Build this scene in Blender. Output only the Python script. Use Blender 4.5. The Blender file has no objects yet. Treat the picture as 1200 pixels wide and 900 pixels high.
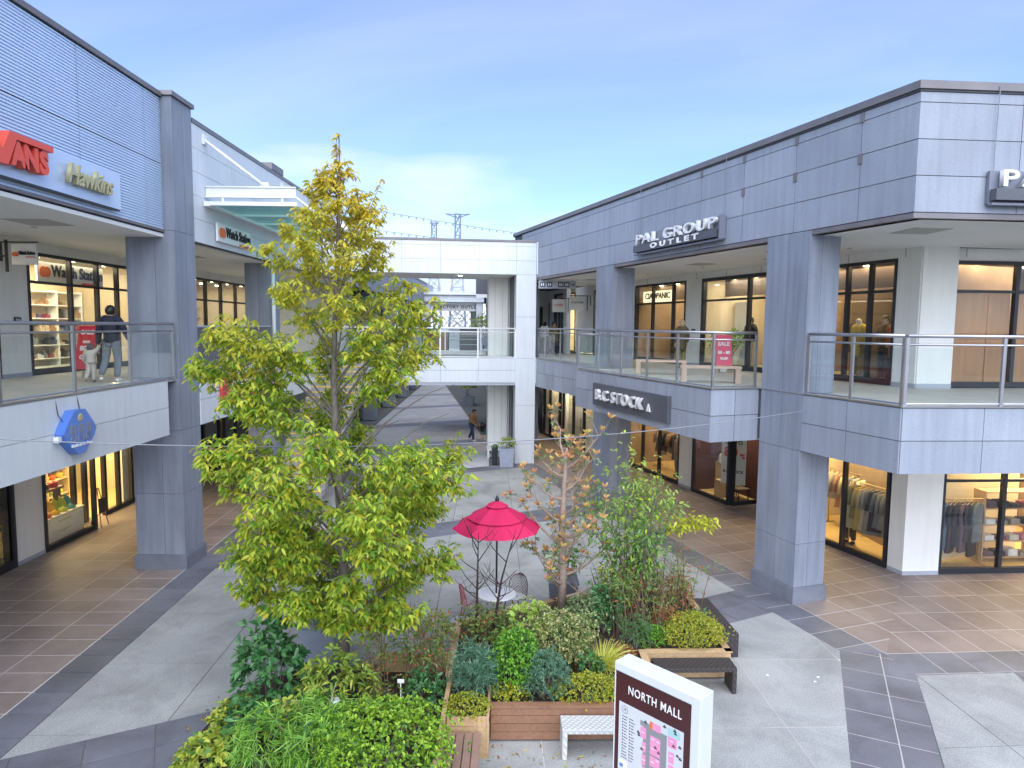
import bpy, bmesh, math, random
import numpy as np
from mathutils import Matrix, Vector

random.seed(7)
rng = np.random.default_rng(7)
SC = bpy.context.scene
COL = SC.collection
R = math.radians

# ---------------------------------------------------------------- camera
F_PX = 780.0
PITCH = math.atan(68 / 780.0)
ROLL = R(0.6)
EYE = Vector((0, 0, 6.1))
fw = Vector((0, math.cos(PITCH), -math.sin(PITCH)))
right0 = Vector((1, 0, 0))
down0 = fw.cross(right0)
rv = math.cos(ROLL) * right0 - math.sin(ROLL) * down0
dv = math.sin(ROLL) * right0 + math.cos(ROLL) * down0
cam = bpy.data.cameras.new('camera')
cam.sensor_width = 36.0
cam.sensor_fit = 'HORIZONTAL'
cam.lens = F_PX / 1200 * 36
cam.clip_start = 0.1
cam.clip_end = 3000
camo = bpy.data.objects.new('camera', cam)
COL.objects.link(camo)
cm = Matrix.Identity(4)
for i in range(3):
    cm[i][0] = rv[i]
    cm[i][1] = -dv[i]
    cm[i][2] = -fw[i]
    cm[i][3] = EYE[i]
camo.matrix_world = cm
SC.camera = camo

# ---------------------------------------------------------------- sky, sun, exposure
SUN_EL, SUN_AZ = R(48), R(176)      # azimuth clockwise from +y: behind the viewer, veiled by cloud
wd = bpy.data.worlds.new('World')
SC.world = wd
wd.use_nodes = True
nt = wd.node_tree
for n in list(nt.nodes):
    nt.nodes.remove(n)
N = nt.nodes.new
out = N('ShaderNodeOutputWorld')
bg = N('ShaderNodeBackground')
bg.inputs['Strength'].default_value = 0.066
sky = N('ShaderNodeTexSky')
sky.sky_type = 'NISHITA'
sky.sun_disc = False
sky.sun_elevation = SUN_EL
sky.sun_rotation = SUN_AZ
sky.altitude = 30
sky.air_density = 0.85
sky.dust_density = 0.3
sky.ozone_density = 2.2
tc = N('ShaderNodeTexCoord')
sep = N('ShaderNodeSeparateXYZ')
nt.links.new(tc.outputs['Generated'], sep.inputs[0])
# thin cloud: noise over the direction projected on a cloud deck
addz = N('ShaderNodeMath'); addz.operation = 'ADD'; addz.inputs[1].default_value = 0.22
nt.links.new(sep.outputs['Z'], addz.inputs[0])
mx = N('ShaderNodeMath'); mx.operation = 'MAXIMUM'; mx.inputs[1].default_value = 0.06
nt.links.new(addz.outputs[0], mx.inputs[0])
dx = N('ShaderNodeMath'); dx.operation = 'DIVIDE'
nt.links.new(sep.outputs['X'], dx.inputs[0]); nt.links.new(mx.outputs[0], dx.inputs[1])
dy = N('ShaderNodeMath'); dy.operation = 'DIVIDE'
nt.links.new(sep.outputs['Y'], dy.inputs[0]); nt.links.new(mx.outputs[0], dy.inputs[1])
cmb = N('ShaderNodeCombineXYZ')
nt.links.new(dx.outputs[0], cmb.inputs[0]); nt.links.new(dy.outputs[0], cmb.inputs[1])
mp = N('ShaderNodeMapping')
mp.inputs['Location'].default_value = (3.55, 1.3, 0)
mp.inputs['Scale'].default_value = (0.55, 0.8, 1)
nt.links.new(cmb.outputs[0], mp.inputs['Vector'])
nz = N('ShaderNodeTexNoise')
nz.inputs['Scale'].default_value = 0.9
nz.inputs['Detail'].default_value = 7
nz.inputs['Roughness'].default_value = 0.55
nz.inputs['Distortion'].default_value = 0.5
nt.links.new(mp.outputs[0], nz.inputs['Vector'])
cr = N('ShaderNodeValToRGB')
cr.color_ramp.elements[0].position = 0.46
cr.color_ramp.elements[0].color = (0.0, 0.0, 0.0, 1)
cr.color_ramp.elements[1].position = 0.80
cr.color_ramp.elements[1].color = (0.40, 0.40, 0.40, 1)
nt.links.new(nz.outputs['Fac'], cr.inputs[0])
cl = N('ShaderNodeMix'); cl.data_type = 'RGBA'
# a broken bank of cloud low over the horizon, all the way round
mpb = N('ShaderNodeMapping'); mpb.inputs['Location'].default_value = (0.35, 0.2, 0); mpb.inputs['Scale'].default_value = (1.6, 1.6, 5.0)
nt.links.new(tc.outputs['Generated'], mpb.inputs['Vector'])
nb_ = N('ShaderNodeTexNoise'); nb_.inputs['Scale'].default_value = 1.5; nb_.inputs['Detail'].default_value = 6; nb_.inputs['Roughness'].default_value = 0.5
nt.links.new(mpb.outputs[0], nb_.inputs['Vector'])
lo = N('ShaderNodeMapRange'); lo.inputs['From Min'].default_value = 0.42; lo.inputs['From Max'].default_value = 0.10
lo.inputs['To Min'].default_value = -0.22; lo.inputs['To Max'].default_value = 0.16
nt.links.new(sep.outputs['Z'], lo.inputs['Value'])
sm_ = N('ShaderNodeMath'); sm_.operation = 'ADD'
nt.links.new(nb_.outputs['Fac'], sm_.inputs[0]); nt.links.new(lo.outputs[0], sm_.inputs[1])
bk = N('ShaderNodeMapRange'); bk.inputs['From Min'].default_value = 0.50; bk.inputs['From Max'].default_value = 0.72
bk.inputs['To Max'].default_value = 0.75
nt.links.new(sm_.outputs[0], bk.inputs['Value'])
mxc = N('ShaderNodeMath'); mxc.operation = 'MAXIMUM'
nt.links.new(cr.outputs[0], mxc.inputs[0]); nt.links.new(bk.outputs[0], mxc.inputs[1])
nt.links.new(mxc.outputs[0], cl.inputs['Factor'])
tn = N('ShaderNodeMix'); tn.data_type = 'RGBA'; tn.blend_type = 'MULTIPLY'; tn.inputs['Factor'].default_value = 1.0
tn.inputs['B'].default_value = (0.84, 0.885, 1.04, 1)
nt.links.new(sky.outputs[0], tn.inputs['A'])
nt.links.new(tn.outputs['Result'], cl.inputs['A'])
cl.inputs['B'].default_value = (4.3, 4.6, 5.2, 1)
nt.links.new(cl.outputs['Result'], bg.inputs['Color'])
nt.links.new(bg.outputs[0], out.inputs[0])

sd = bpy.data.lights.new('sun', 'SUN')
sd.energy = 1.4
sd.angle = R(95)
sd.color = (0.98, 0.99, 1.0)
so = bpy.data.objects.new('sun', sd)
COL.objects.link(so)
sdir = Vector((math.sin(SUN_AZ) * math.cos(SUN_EL), math.cos(SUN_AZ) * math.cos(SUN_EL), math.sin(SUN_EL)))
so.rotation_euler = sdir.to_track_quat('Z', 'Y').to_euler()
so.location = (0, -10, 40)

vs = SC.view_settings
vs.view_transform = 'Standard'
vs.look = 'None'
vs.exposure = 2.0
vs.gamma = 1.0

# ---------------------------------------------------------------- materials
MATS = {}


def mat(name, rgb, rough=0.6, var=0.12, scale=2.5, fine=0.0, fscale=90, objvar=0.0, streak=0.0, bump=0.0, bscale=60,
        metallic=0.0, spec=0.5, stain=0.0, sscale=0.7, emit=None, estr=0.0, tint=None):
    """plain surface: base colour with blotchy noise, fine speckle, vertical streaks of grime, per-piece variation"""
    if name in MATS:
        return MATS[name]
    m = bpy.data.materials.new(name)
    m.use_nodes = True
    t = m.node_tree
    b = t.nodes['Principled BSDF']
    L = t.links.new
    g = t.nodes.new('ShaderNodeNewGeometry')
    fac = None

    def mul(a, v):
        k = t.nodes.new('ShaderNodeMath'); k.operation = 'MULTIPLY'
        if a is None:
            k.inputs[0].default_value = 1.0
        else:
            L(a, k.inputs[0])
        L(v, k.inputs[1])
        return k.outputs[0]

    def rng_(src, lo, hi, a=0.25, c=0.75):
        k = t.nodes.new('ShaderNodeMapRange')
        k.inputs['From Min'].default_value = a; k.inputs['From Max'].default_value = c
        k.inputs['To Min'].default_value = lo; k.inputs['To Max'].default_value = hi
        L(src, k.inputs['Value'])
        return k.outputs[0]
    if var:
        n1 = t.nodes.new('ShaderNodeTexNoise'); n1.inputs['Scale'].default_value = scale
        n1.inputs['Detail'].default_value = 4
        L(g.outputs['Position'], n1.inputs['Vector'])
        fac = mul(fac, rng_(n1.outputs['Fac'], 1 - var, 1 + var))
    if fine:
        n2 = t.nodes.new('ShaderNodeTexNoise'); n2.inputs['Scale'].default_value = fscale
        n2.inputs['Detail'].default_value = 2
        L(g.outputs['Position'], n2.inputs['Vector'])
        fac = mul(fac, rng_(n2.outputs['Fac'], 1 - fine, 1 + fine, 0.3, 0.7))
    if streak:
        mpp = t.nodes.new('ShaderNodeMapping'); mpp.inputs['Scale'].default_value = (5, 5, 0.35)
        L(g.outputs['Position'], mpp.inputs['Vector'])
        n3 = t.nodes.new('ShaderNodeTexNoise'); n3.inputs['Scale'].default_value = 1.6
        n3.inputs['Detail'].default_value = 5
        L(mpp.outputs[0], n3.inputs['Vector'])
        fac = mul(fac, rng_(n3.outputs['Fac'], 1 - streak, 1 + streak * 0.4, 0.3, 0.62))
    if stain:
        n6 = t.nodes.new('ShaderNodeTexNoise'); n6.inputs['Scale'].default_value = sscale
        n6.inputs['Detail'].default_value = 9; n6.inputs['Roughness'].default_value = 0.68; n6.inputs['Distortion'].default_value = 0.6
        L(g.outputs['Position'], n6.inputs['Vector'])
        fac = mul(fac, rng_(n6.outputs['Fac'], 1 - stain, 1 + stain * 0.25, 0.36, 0.56))
        n7 = t.nodes.new('ShaderNodeTexVoronoi'); n7.inputs['Scale'].default_value = 5.5
        L(g.outputs['Position'], n7.inputs['Vector'])
        fac = mul(fac, rng_(n7.outputs['Distance'], 1 - stain * 0.9, 1.0, 0.05, 0.10))
    if objvar:
        oi = t.nodes.new('ShaderNodeObjectInfo')
        fac = mul(fac, rng_(oi.outputs['Random'], 1 - objvar, 1 + objvar, 0, 1))
    col = t.nodes.new('ShaderNodeRGB'); col.outputs[0].default_value = (*rgb, 1)
    src = col.outputs[0]
    if tint:
        mixc = t.nodes.new('ShaderNodeMix'); mixc.data_type = 'RGBA'
        n4 = t.nodes.new('ShaderNodeTexNoise'); n4.inputs['Scale'].default_value = scale * 0.6
        n4.inputs['Detail'].default_value = 3
        L(g.outputs['Position'], n4.inputs['Vector'])
        L(rng_(n4.outputs['Fac'], 0, 1, 0.35, 0.65), mixc.inputs['Factor'])
        L(src, mixc.inputs['A']); mixc.inputs['B'].default_value = (*tint, 1)
        src = mixc.outputs['Result']
    if fac is not None:
        vm = t.nodes.new('ShaderNodeVectorMath'); vm.operation = 'SCALE'
        L(src, vm.inputs[0]); L(fac, vm.inputs['Scale'])
        src = vm.outputs[0]
    L(src, b.inputs['Base Color'])
    b.inputs['Roughness'].default_value = rough
    b.inputs['Metallic'].default_value = metallic
    b.inputs['Specular IOR Level'].default_value = spec
    if bump:
        n5 = t.nodes.new('ShaderNodeTexNoise'); n5.inputs['Scale'].default_value = bscale
        n5.inputs['Detail'].default_value = 3
        L(g.outputs['Position'], n5.inputs['Vector'])
        bp = t.nodes.new('ShaderNodeBump'); bp.inputs['Strength'].default_value = bump
        bp.inputs['Distance'].default_value = 0.02
        L(n5.outputs['Fac'], bp.inputs['Height']); L(bp.outputs[0], b.inputs['Normal'])
    if emit:
        b.inputs['Emission Color'].default_value = (*emit, 1)
        b.inputs['Emission Strength'].default_value = estr
    MATS[name] = m
    return m


def glass(name, tint=(0.93, 0.97, 0.96), refl=1.0, rough=0.02, base=0.04):
    """thin pane: clear transmission plus a Fresnel reflection"""
    m = bpy.data.materials.new(name)
    m.use_nodes = True
    t = m.node_tree
    t.nodes.clear()
    o = t.nodes.new('ShaderNodeOutputMaterial')
    tr = t.nodes.new('ShaderNodeBsdfTransparent'); tr.inputs['Color'].default_value = (*tint, 1)
    gl = t.nodes.new('ShaderNodeBsdfGlossy'); gl.inputs['Roughness'].default_value = rough
    lw = t.nodes.new('ShaderNodeLayerWeight'); lw.inputs['Blend'].default_value = 0.5
    fr = t.nodes.new('ShaderNodeMath'); fr.operation = 'POWER'; fr.inputs[1].default_value = 4.0
    t.links.new(lw.outputs['Facing'], fr.inputs[0])
    mu = t.nodes.new('ShaderNodeMath'); mu.operation = 'MULTIPLY_ADD'
    mu.inputs[1].default_value = refl; mu.inputs[2].default_value = base; mu.use_clamp = True
    mx_ = t.nodes.new('ShaderNodeMixShader')
    t.links.new(fr.outputs[0], mu.inputs[0]); t.links.new(mu.outputs[0], mx_.inputs[0])
    t.links.new(tr.outputs[0], mx_.inputs[1]); t.links.new(gl.outputs[0], mx_.inputs[2])
    t.links.new(mx_.outputs[0], o.inputs[0])
    MATS[name] = m
    return m


def leafmat(name, c1, c2, c3=None, zlo=None, zhi=None, rough=0.45, trans=0.35, odd=None, oddp=0.08):
    """leaf: each leaf its own mix of c1 and c2; c3 takes over with height when zlo/zhi are given"""
    m = bpy.data.materials.new(name)
    m.use_nodes = True
    t = m.node_tree
    L = t.links.new
    b = t.nodes['Principled BSDF']
    o = t.nodes['Material Output']
    g = t.nodes.new('ShaderNodeNewGeometry')
    m1 = t.nodes.new('ShaderNodeMix'); m1.data_type = 'RGBA'
    L(g.outputs['Random Per Island'], m1.inputs['Factor'])
    m1.inputs['A'].default_value = (*c1, 1); m1.inputs['B'].default_value = (*c2, 1)
    src = m1.outputs['Result']
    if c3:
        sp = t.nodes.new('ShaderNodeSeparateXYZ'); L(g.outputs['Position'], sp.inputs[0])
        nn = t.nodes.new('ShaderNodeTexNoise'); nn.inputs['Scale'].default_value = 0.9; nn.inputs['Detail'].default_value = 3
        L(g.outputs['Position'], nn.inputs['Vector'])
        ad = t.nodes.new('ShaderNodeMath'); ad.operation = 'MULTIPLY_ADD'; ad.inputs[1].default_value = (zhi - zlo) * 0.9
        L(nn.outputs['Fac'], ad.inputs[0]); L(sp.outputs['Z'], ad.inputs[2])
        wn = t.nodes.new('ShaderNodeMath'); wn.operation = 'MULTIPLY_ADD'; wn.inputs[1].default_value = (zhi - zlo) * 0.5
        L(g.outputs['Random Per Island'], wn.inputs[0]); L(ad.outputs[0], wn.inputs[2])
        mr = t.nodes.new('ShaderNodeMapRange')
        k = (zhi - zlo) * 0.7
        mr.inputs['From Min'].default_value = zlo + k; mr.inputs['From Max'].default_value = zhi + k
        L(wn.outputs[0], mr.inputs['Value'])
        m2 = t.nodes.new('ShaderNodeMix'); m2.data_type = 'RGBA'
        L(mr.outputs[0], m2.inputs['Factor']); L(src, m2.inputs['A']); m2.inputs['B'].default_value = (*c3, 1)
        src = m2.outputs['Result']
    if odd:
        fr_ = t.nodes.new('ShaderNodeMath'); fr_.operation = 'MULTIPLY'; fr_.inputs[1].default_value = 37.0
        L(g.outputs['Random Per Island'], fr_.inputs[0])
        f2 = t.nodes.new('ShaderNodeMath'); f2.operation = 'FRACT'; L(fr_.outputs[0], f2.inputs[0])
        lt = t.nodes.new('ShaderNodeMath'); lt.operation = 'LESS_THAN'; lt.inputs[1].default_value = oddp
        L(f2.outputs[0], lt.inputs[0])
        m3 = t.nodes.new('ShaderNodeMix'); m3.data_type = 'RGBA'
        L(lt.outputs[0], m3.inputs['Factor']); L(src, m3.inputs['A']); m3.inputs['B'].default_value = (*odd, 1)
        src = m3.outputs['Result']
    L(src, b.inputs['Base Color'])
    b.inputs['Roughness'].default_value = rough
    tl = t.nodes.new('ShaderNodeBsdfTranslucent'); L(src, tl.inputs['Color'])
    ms = t.nodes.new('ShaderNodeMixShader'); ms.inputs[0].default_value = trans
    L(b.outputs[0], ms.inputs[1]); L(tl.outputs[0], ms.inputs[2]); L(ms.outputs[0], o.inputs[0])
    MATS[name] = m
    return m


M_GREY = mat('grey_panel', (0.285, 0.310, 0.365), 0.5, var=0.08, scale=0.8, fine=0.07, fscale=40, objvar=0.07, streak=0.10)
M_COLUMN = mat('grey_column', (0.225, 0.248, 0.300), 0.5, var=0.12, scale=0.9, fine=0.08, fscale=40, objvar=0.08, streak=0.15)
M_WHITE = mat('white_panel', (0.60, 0.635, 0.66), 0.45, var=0.05, scale=0.7, objvar=0.03, streak=0.05)
M_PLASTER = mat('white_plaster', (0.76, 0.76, 0.72), 0.7, var=0.05, scale=1.0, streak=0.04, objvar=0.02)
M_SOFFIT = mat('soffit_board', (0.76, 0.76, 0.74), 0.8, var=0.05, scale=0.6)
M_BACK = mat('dark_backing', (0.07, 0.075, 0.085), 0.8, var=0.1)
M_CAP = mat('dark_metal_cap', (0.19, 0.175, 0.18), 0.45, var=0.15, metallic=0.3, objvar=0.08)
M_LOUVER = mat('louver_metal', (0.58, 0.69, 0.84), 0.42, var=0.05, scale=0.6, metallic=0.25, objvar=0.035)
M_SIGNBOARD = mat('pale_blue_board', (0.53, 0.63, 0.80), 0.35, var=0.04, metallic=0.25)
M_FRAME = mat('black_frame', (0.022, 0.024, 0.03), 0.35, var=0.15)
M_STEEL = mat('steel_rail', (0.42, 0.42, 0.44), 0.32, var=0.1, metallic=0.85)
M_WHITEMETAL = mat('white_metal', (0.74, 0.76, 0.77), 0.4, var=0.05)
M_FLOOR2 = mat('upper_floor', (0.42, 0.42, 0.38), 0.6, var=0.12, scale=1.5, fine=0.08)
M_GROUT = mat('pale_grout', (0.50, 0.46, 0.43), 0.9, var=0.15, scale=3)
M_BROWN = mat('brown_tile', (0.240, 0.190, 0.174), 0.55, var=0.14, scale=0.9, fine=0.16, fscale=45, objvar=0.09, stain=0.14, sscale=1.1, tint=(0.245, 0.202, 0.182))
M_BAND = mat('slate_tile', (0.136, 0.141, 0.163), 0.55, var=0.16, scale=1.1, fine=0.14, fscale=45, objvar=0.12, stain=0.20, sscale=1.1)
M_CONC = mat('exposed_concrete', (0.305, 0.310, 0.298), 0.85, var=0.13, scale=0.8, fine=0.20, fscale=45, objvar=0.05, bump=0.3, bscale=60, stain=0.22, tint=(0.335, 0.34, 0.326))
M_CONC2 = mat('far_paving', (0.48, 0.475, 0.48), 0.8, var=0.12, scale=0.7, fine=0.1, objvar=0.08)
M_JOINT = mat('joint_filler', (0.13, 0.13, 0.125), 0.9)
M_EARTH = mat('soil', (0.05, 0.036, 0.026), 0.95, var=0.3, scale=8, bump=0.6, bscale=30)
M_WOODL = mat('light_wood', (0.47, 0.31, 0.165), 0.6, var=0.12, scale=6, fine=0.1, fscale=25, objvar=0.08)
M_WOODB = mat('brown_wood', (0.265, 0.135, 0.078), 0.6, var=0.12, scale=6, fine=0.12, fscale=25, objvar=0.08)
M_WOODR = mat('reddish_slat', (0.27, 0.165, 0.13), 0.65, var=0.12, scale=5, objvar=0.1)
M_WOODP = mat('pale_bench_wood', (0.50, 0.35, 0.26), 0.6, var=0.1, scale=5, objvar=0.06)
M_WICKW = mat('white_wicker', (0.66, 0.66, 0.64), 0.6, var=0.06)
M_WICKD = mat('dark_wicker', (0.050, 0.042, 0.042), 0.5, var=0.15)
M_MAROON = mat('maroon_board', (0.060, 0.016, 0.018), 0.35, var=0.1)
M_RED = mat('red_letter', (0.75, 0.085, 0.045), 0.4, var=0.05)
M_REDBOARD = mat('red_board', (0.62, 0.035, 0.06), 0.4, var=0.05)
M_PINK = mat('pink_canvas', (0.56, 0.010, 0.085), 0.75, var=0.06, scale=3)
M_GOLD = mat('pale_gold', (0.50, 0.45, 0.25), 0.4, var=0.1, metallic=0.3)
M_BLUE = mat('blue_board', (0.070, 0.165, 0.50), 0.4, var=0.05)
M_BLUE2 = mat('blue_face', (0.115, 0.225, 0.56), 0.4, var=0.05)
M_PAPER = mat('white_print', (0.80, 0.80, 0.78), 0.6, var=0.02)
M_BLACKINK = mat('black_print', (0.02, 0.02, 0.022), 0.6, var=0)
M_PINKINK = mat('pink_print', (0.72, 0.28, 0.45), 0.6, var=0.02)
M_GREYINK = mat('grey_print', (0.24, 0.24, 0.25), 0.6, var=0.02)
M_MAPPAPER = mat('map_paper', (0.58, 0.59, 0.61), 0.5, var=0.02)
M_ORANGE = mat('orange_print', (0.75, 0.16, 0.03), 0.5, var=0.05)
M_CHARCOAL = mat('charcoal_board', (0.085, 0.090, 0.105), 0.45, var=0.08)
M_SLATEBOARD = mat('slate_board', (0.17, 0.185, 0.23), 0.45, var=0.06)
M_CHROME = mat('bright_letter', (0.78, 0.78, 0.77), 0.3, var=0.03, metallic=0.2)
M_TABLE = mat('white_table', (0.78, 0.79, 0.80), 0.35, var=0.02)
M_POT = mat('grey_pot', (0.16, 0.18, 0.22), 0.6, var=0.12, scale=5)
M_POTL = mat('pale_grey_pot', (0.33, 0.37, 0.45), 0.6, var=0.1, scale=5)
M_YELLOW = mat('yellow_nosing', (0.72, 0.45, 0.06), 0.6, var=0.08)
M_STEP = mat('step_grey', (0.30, 0.28, 0.27), 0.75, var=0.12)
M_BARK = mat('grey_bark', (0.17, 0.145, 0.12), 0.9, var=0.3, scale=14, bump=0.6, bscale=40)
M_BARKP = mat('pale_bark', (0.34, 0.25, 0.20), 0.9, var=0.25, scale=14, bump=0.5, bscale=40)
M_TWIG = mat('dark_twig', (0.035, 0.018, 0.016), 0.8, var=0.2)
M_CANE = mat('brown_cane', (0.20, 0.115, 0.075), 0.8, var=0.3)
M_SHOPFLOOR = mat('shop_floor', (0.50, 0.36, 0.17), 0.5, var=0.1)
M_CREAM = mat('cream_wall', (0.62, 0.52, 0.36), 0.7, var=0.05)
M_SHOPDARK = mat('dark_shop_wall', (0.12, 0.09, 0.07), 0.7, var=0.1)
M_SHOPCEIL = mat('shop_ceiling', (0.22, 0.20, 0.18), 0.8, var=0.05)
M_PLY = mat('plywood_screen', (0.60, 0.28, 0.12), 0.6, var=0.10, scale=1.5, streak=0.12)
M_WINE = mat('wine_wall', (0.045, 0.014, 0.016), 0.6, var=0.1)
M_LAMP = mat('lit_lamp', (0.9, 0.85, 0.7), 0.5, var=0, emit=(1.0, 0.80, 0.50), estr=14)
M_TUBE = mat('lit_strip', (0.9, 0.9, 0.9), 0.5, var=0, emit=(0.55, 0.72, 1.0), estr=2.2)
M_SKIN = mat('skin', (0.48, 0.30, 0.22), 0.5, var=0.05)
M_HAIR = mat('black_hair', (0.012, 0.010, 0.010), 0.4, var=0.2)
M_MANNEQ = mat('pale_mannequin', (0.62, 0.58, 0.50), 0.45, var=0.03)
M_WIRE = mat('black_wire', (0.02, 0.02, 0.022), 0.5, var=0)
M_WIREL = mat('pale_wire', (0.22, 0.23, 0.26), 0.5, var=0)
M_PYLON = mat('pylon_steel', (0.22, 0.25, 0.32), 0.6, var=0.05)
M_ROOFGREY = mat('far_grey', (0.36, 0.38, 0.43), 0.7, var=0.06)
G_RAIL = glass('rail_glass', (0.955, 0.985, 0.978), 0.7, 0.02, 0.03)
G_SHOP = glass('shop_glass', (0.92, 0.94, 0.94), 1.1, 0.015, 0.055)
G_DARK = glass('dark_glass', (0.30, 0.34, 0.38), 1.4, 0.03, 0.05)
G_CANOPY = glass('canopy_glass', (0.42, 0.68, 0.62), 0.8, 0.05, 0.04)


def cloth(name, rgb):
    return mat('cloth_' + name, rgb, 0.85, var=0.14, scale=9, fine=0.06)


# ---------------------------------------------------------------- builders
W = {}           # world matrix of every object placed by hand
ID = Matrix.Identity(4)


def frame(x, y, z=0.0, rz=0.0):
    return Matrix.Translation((x, y, z)) @ Matrix.Rotation(R(rz), 4, 'Z')


class MB:
    def __init__(s):
        s.v = []
        s.f = []

    def add(s, vs_, fs):
        o = len(s.v)
        s.v.extend([tuple(p) for p in vs_])
        s.f.extend([tuple(i + o for i in f) for f in fs])
        return s

    def hexa(s, p):
        return s.add(p, [(3, 2, 1, 0), (4, 5, 6, 7), (0, 1, 5, 4), (1, 2, 6, 5), (2, 3, 7, 6), (3, 0, 4, 7)])

    def box(s, x0, x1, y0, y1, z0, z1):
        return s.hexa([(x0, y0, z0), (x1, y0, z0), (x1, y1, z0), (x0, y1, z0), (x0, y0, z1), (x1, y0, z1), (x1, y1, z1), (x0, y1, z1)])

    def prism(s, poly, z0, z1):
        a = sum(poly[i][0] * poly[(i + 1) % len(poly)][1] - poly[(i + 1) % len(poly)][0] * poly[i][1] for i in range(len(poly)))
        if a < 0:
            poly = poly[::-1]
        n = len(poly)
        v = [(p[0], p[1], z0) for p in poly] + [(p[0], p[1], z1) for p in poly]
        f = [tuple(range(n))[::-1], tuple(range(n, 2 * n))] + [(i, (i + 1) % n, n + (i + 1) % n, n + i) for i in range(n)]
        return s.add(v, f)

    def prism_xz(s, poly, y0, y1):
        a = sum(poly[i][0] * poly[(i + 1) % len(poly)][1] - poly[(i + 1) % len(poly)][0] * poly[i][1] for i in range(len(poly)))
        if a < 0:
            poly = poly[::-1]
        n = len(poly)
        v = [(p[0], y0, p[1]) for p in poly] + [(p[0], y1, p[1]) for p in poly]
        f = [tuple(range(n)), tuple(range(n, 2 * n))[::-1]] + [((i + 1) % n, i, n + i, n + (i + 1) % n) for i in range(n)]
        return s.add(v, f)

    def tube(s, pts, rad, n=8, cap=True):
        pts = [Vector(p) for p in pts]
        if not hasattr(rad, '__len__'):
            rad = [rad] * len(pts)
        rings = []
        prev = None
        for i, p in enumerate(pts):
            d = (pts[min(i + 1, len(pts) - 1)] - pts[max(i - 1, 0)])
            if d.length < 1e-9:
                d = Vector((0, 0, 1))
            d.normalize()
            if prev is None:
                a = Vector((0, 0, 1)) if abs(d.z) < 0.9 else Vector((1, 0, 0))
                u = d.cross(a).normalized()
            else:
                u = (prev - d * prev.dot(d))
                u = u.normalized() if u.length > 1e-6 else d.orthogonal().normalized()
            prev = u
            w_ = d.cross(u)
            rings.append([p + (u * math.cos(2 * math.pi * k / n) + w_ * math.sin(2 * math.pi * k / n)) * rad[i] for k in range(n)])
        v = [q for r_ in rings for q in r_]
        f = []
        for i in range(len(pts) - 1):
            for k in range(n):
                f.append((i * n + k, i * n + (k + 1) % n, (i + 1) * n + (k + 1) % n, (i + 1) * n + k))
        if cap:
            f.append(tuple(range(n))[::-1])
            f.append(tuple(range((len(pts) - 1) * n, len(pts) * n)))
        return s.add(v, f)

    def lathe(s, prof, n=24, c=(0, 0)):
        v = []
        f = []
        for r_, z in prof:
            for k in range(n):
                a = 2 * math.pi * k / n
                v.append((c[0] + r_ * math.cos(a), c[1] + r_ * math.sin(a), z))
        for i in range(len(prof) - 1):
            for k in range(n):
                f.append((i * n + k, i * n + (k + 1) % n, (i + 1) * n + (k + 1) % n, (i + 1) * n + k))
        f.append(tuple(range(n))[::-1])
        f.append(tuple(range((len(prof) - 1) * n, len(prof) * n)))
        return s.add(v, f)

    def mesh(s, name, m, smooth=False):
        me = bpy.data.meshes.new(name)
        me.from_pydata(s.v, [], s.f)
        if m:
            me.materials.append(m)
        if smooth:
            me.polygons.foreach_set('use_smooth', [True] * len(me.polygons))
        me.update()
        return me

    def build(s, name, m, parent=None, M=None, smooth=False, kind=None):
        return put(name, s.mesh(name, m, smooth), parent, M, kind)


def put(name, data, parent=None, M=None, kind=None):
    """link an object; M is its world matrix (default: its parent's)"""
    o = bpy.data.objects.new(name, data)
    COL.objects.link(o)
    if parent is not None:
        pw = W[parent]
        if M is None:
            M = pw
        o.parent = parent
        o.matrix_basis = pw.inverted() @ M
    else:
        if M is None:
            M = ID
        o.matrix_basis = M
    W[o] = M
    if kind:
        o['kind'] = kind
    return o


def tag(o, label=None, cat=None, group=None, kind=None):
    if label: o['label'] = label
    if cat: o['category'] = cat
    if group: o['group'] = group
    if kind: o['kind'] = kind
    return o


def thing(name, label, cat, M=None, group=None):
    o = put(name, None, None, M)
    o.empty_display_size = 0.2
    return tag(o, label, cat, group)


def kids(o):
    return [c for c in W if c.parent == o]


def copy_thing(o, M, label, group=None):
    c = o.copy(); COL.objects.link(c); c.matrix_basis = M; W[c] = M
    c['label'] = label
    if group: c['group'] = group
    for k in kids(o):
        k2 = k.copy(); COL.objects.link(k2); k2.parent = c; W[k2] = M @ k.matrix_basis
        for g in kids(k):
            g2 = g.copy(); COL.objects.link(g2); g2.parent = k2; W[g2] = W[k2] @ g.matrix_basis
    return c


BOXES = {}


def boxpart(name, m, parent, M, x0, x1, y0, y1, z0, z1, jig=0.0):
    """a box as its own object, mesh shared between equal sizes"""
    key = (m.name, round(x1 - x0, 3), round(y1 - y0, 3), round(z1 - z0, 3))
    if key not in BOXES:
        BOXES[key] = MB().box(0, x1 - x0, 0, y1 - y0, 0, z1 - z0).mesh(name, m)
    return put(name, BOXES[key], parent, M @ Matrix.Translation((x0, y0 + (random.uniform(-jig, jig) if jig else 0), z0)))


def panels(parent, M, xs, zs, y, m, name='fascia_panel', t=0.03, gap=0.014):
    """cladding on the plane y, facing -y: one object per panel with open joints"""
    for i in range(len(xs) - 1):
        for j in range(len(zs) - 1):
            gap = 0.009 if m is M_WHITE else gap
            boxpart(name, m, parent, M, xs[i] + gap / 2, xs[i + 1] - gap / 2, y - t, y, zs[j] + gap / 2, zs[j + 1] - gap / 2, 0.002)


def lin(a, b, step):
    n = max(1, round(abs(b - a) / step))
    return [a + (b - a) * i / n for i in range(n + 1)]


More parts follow.
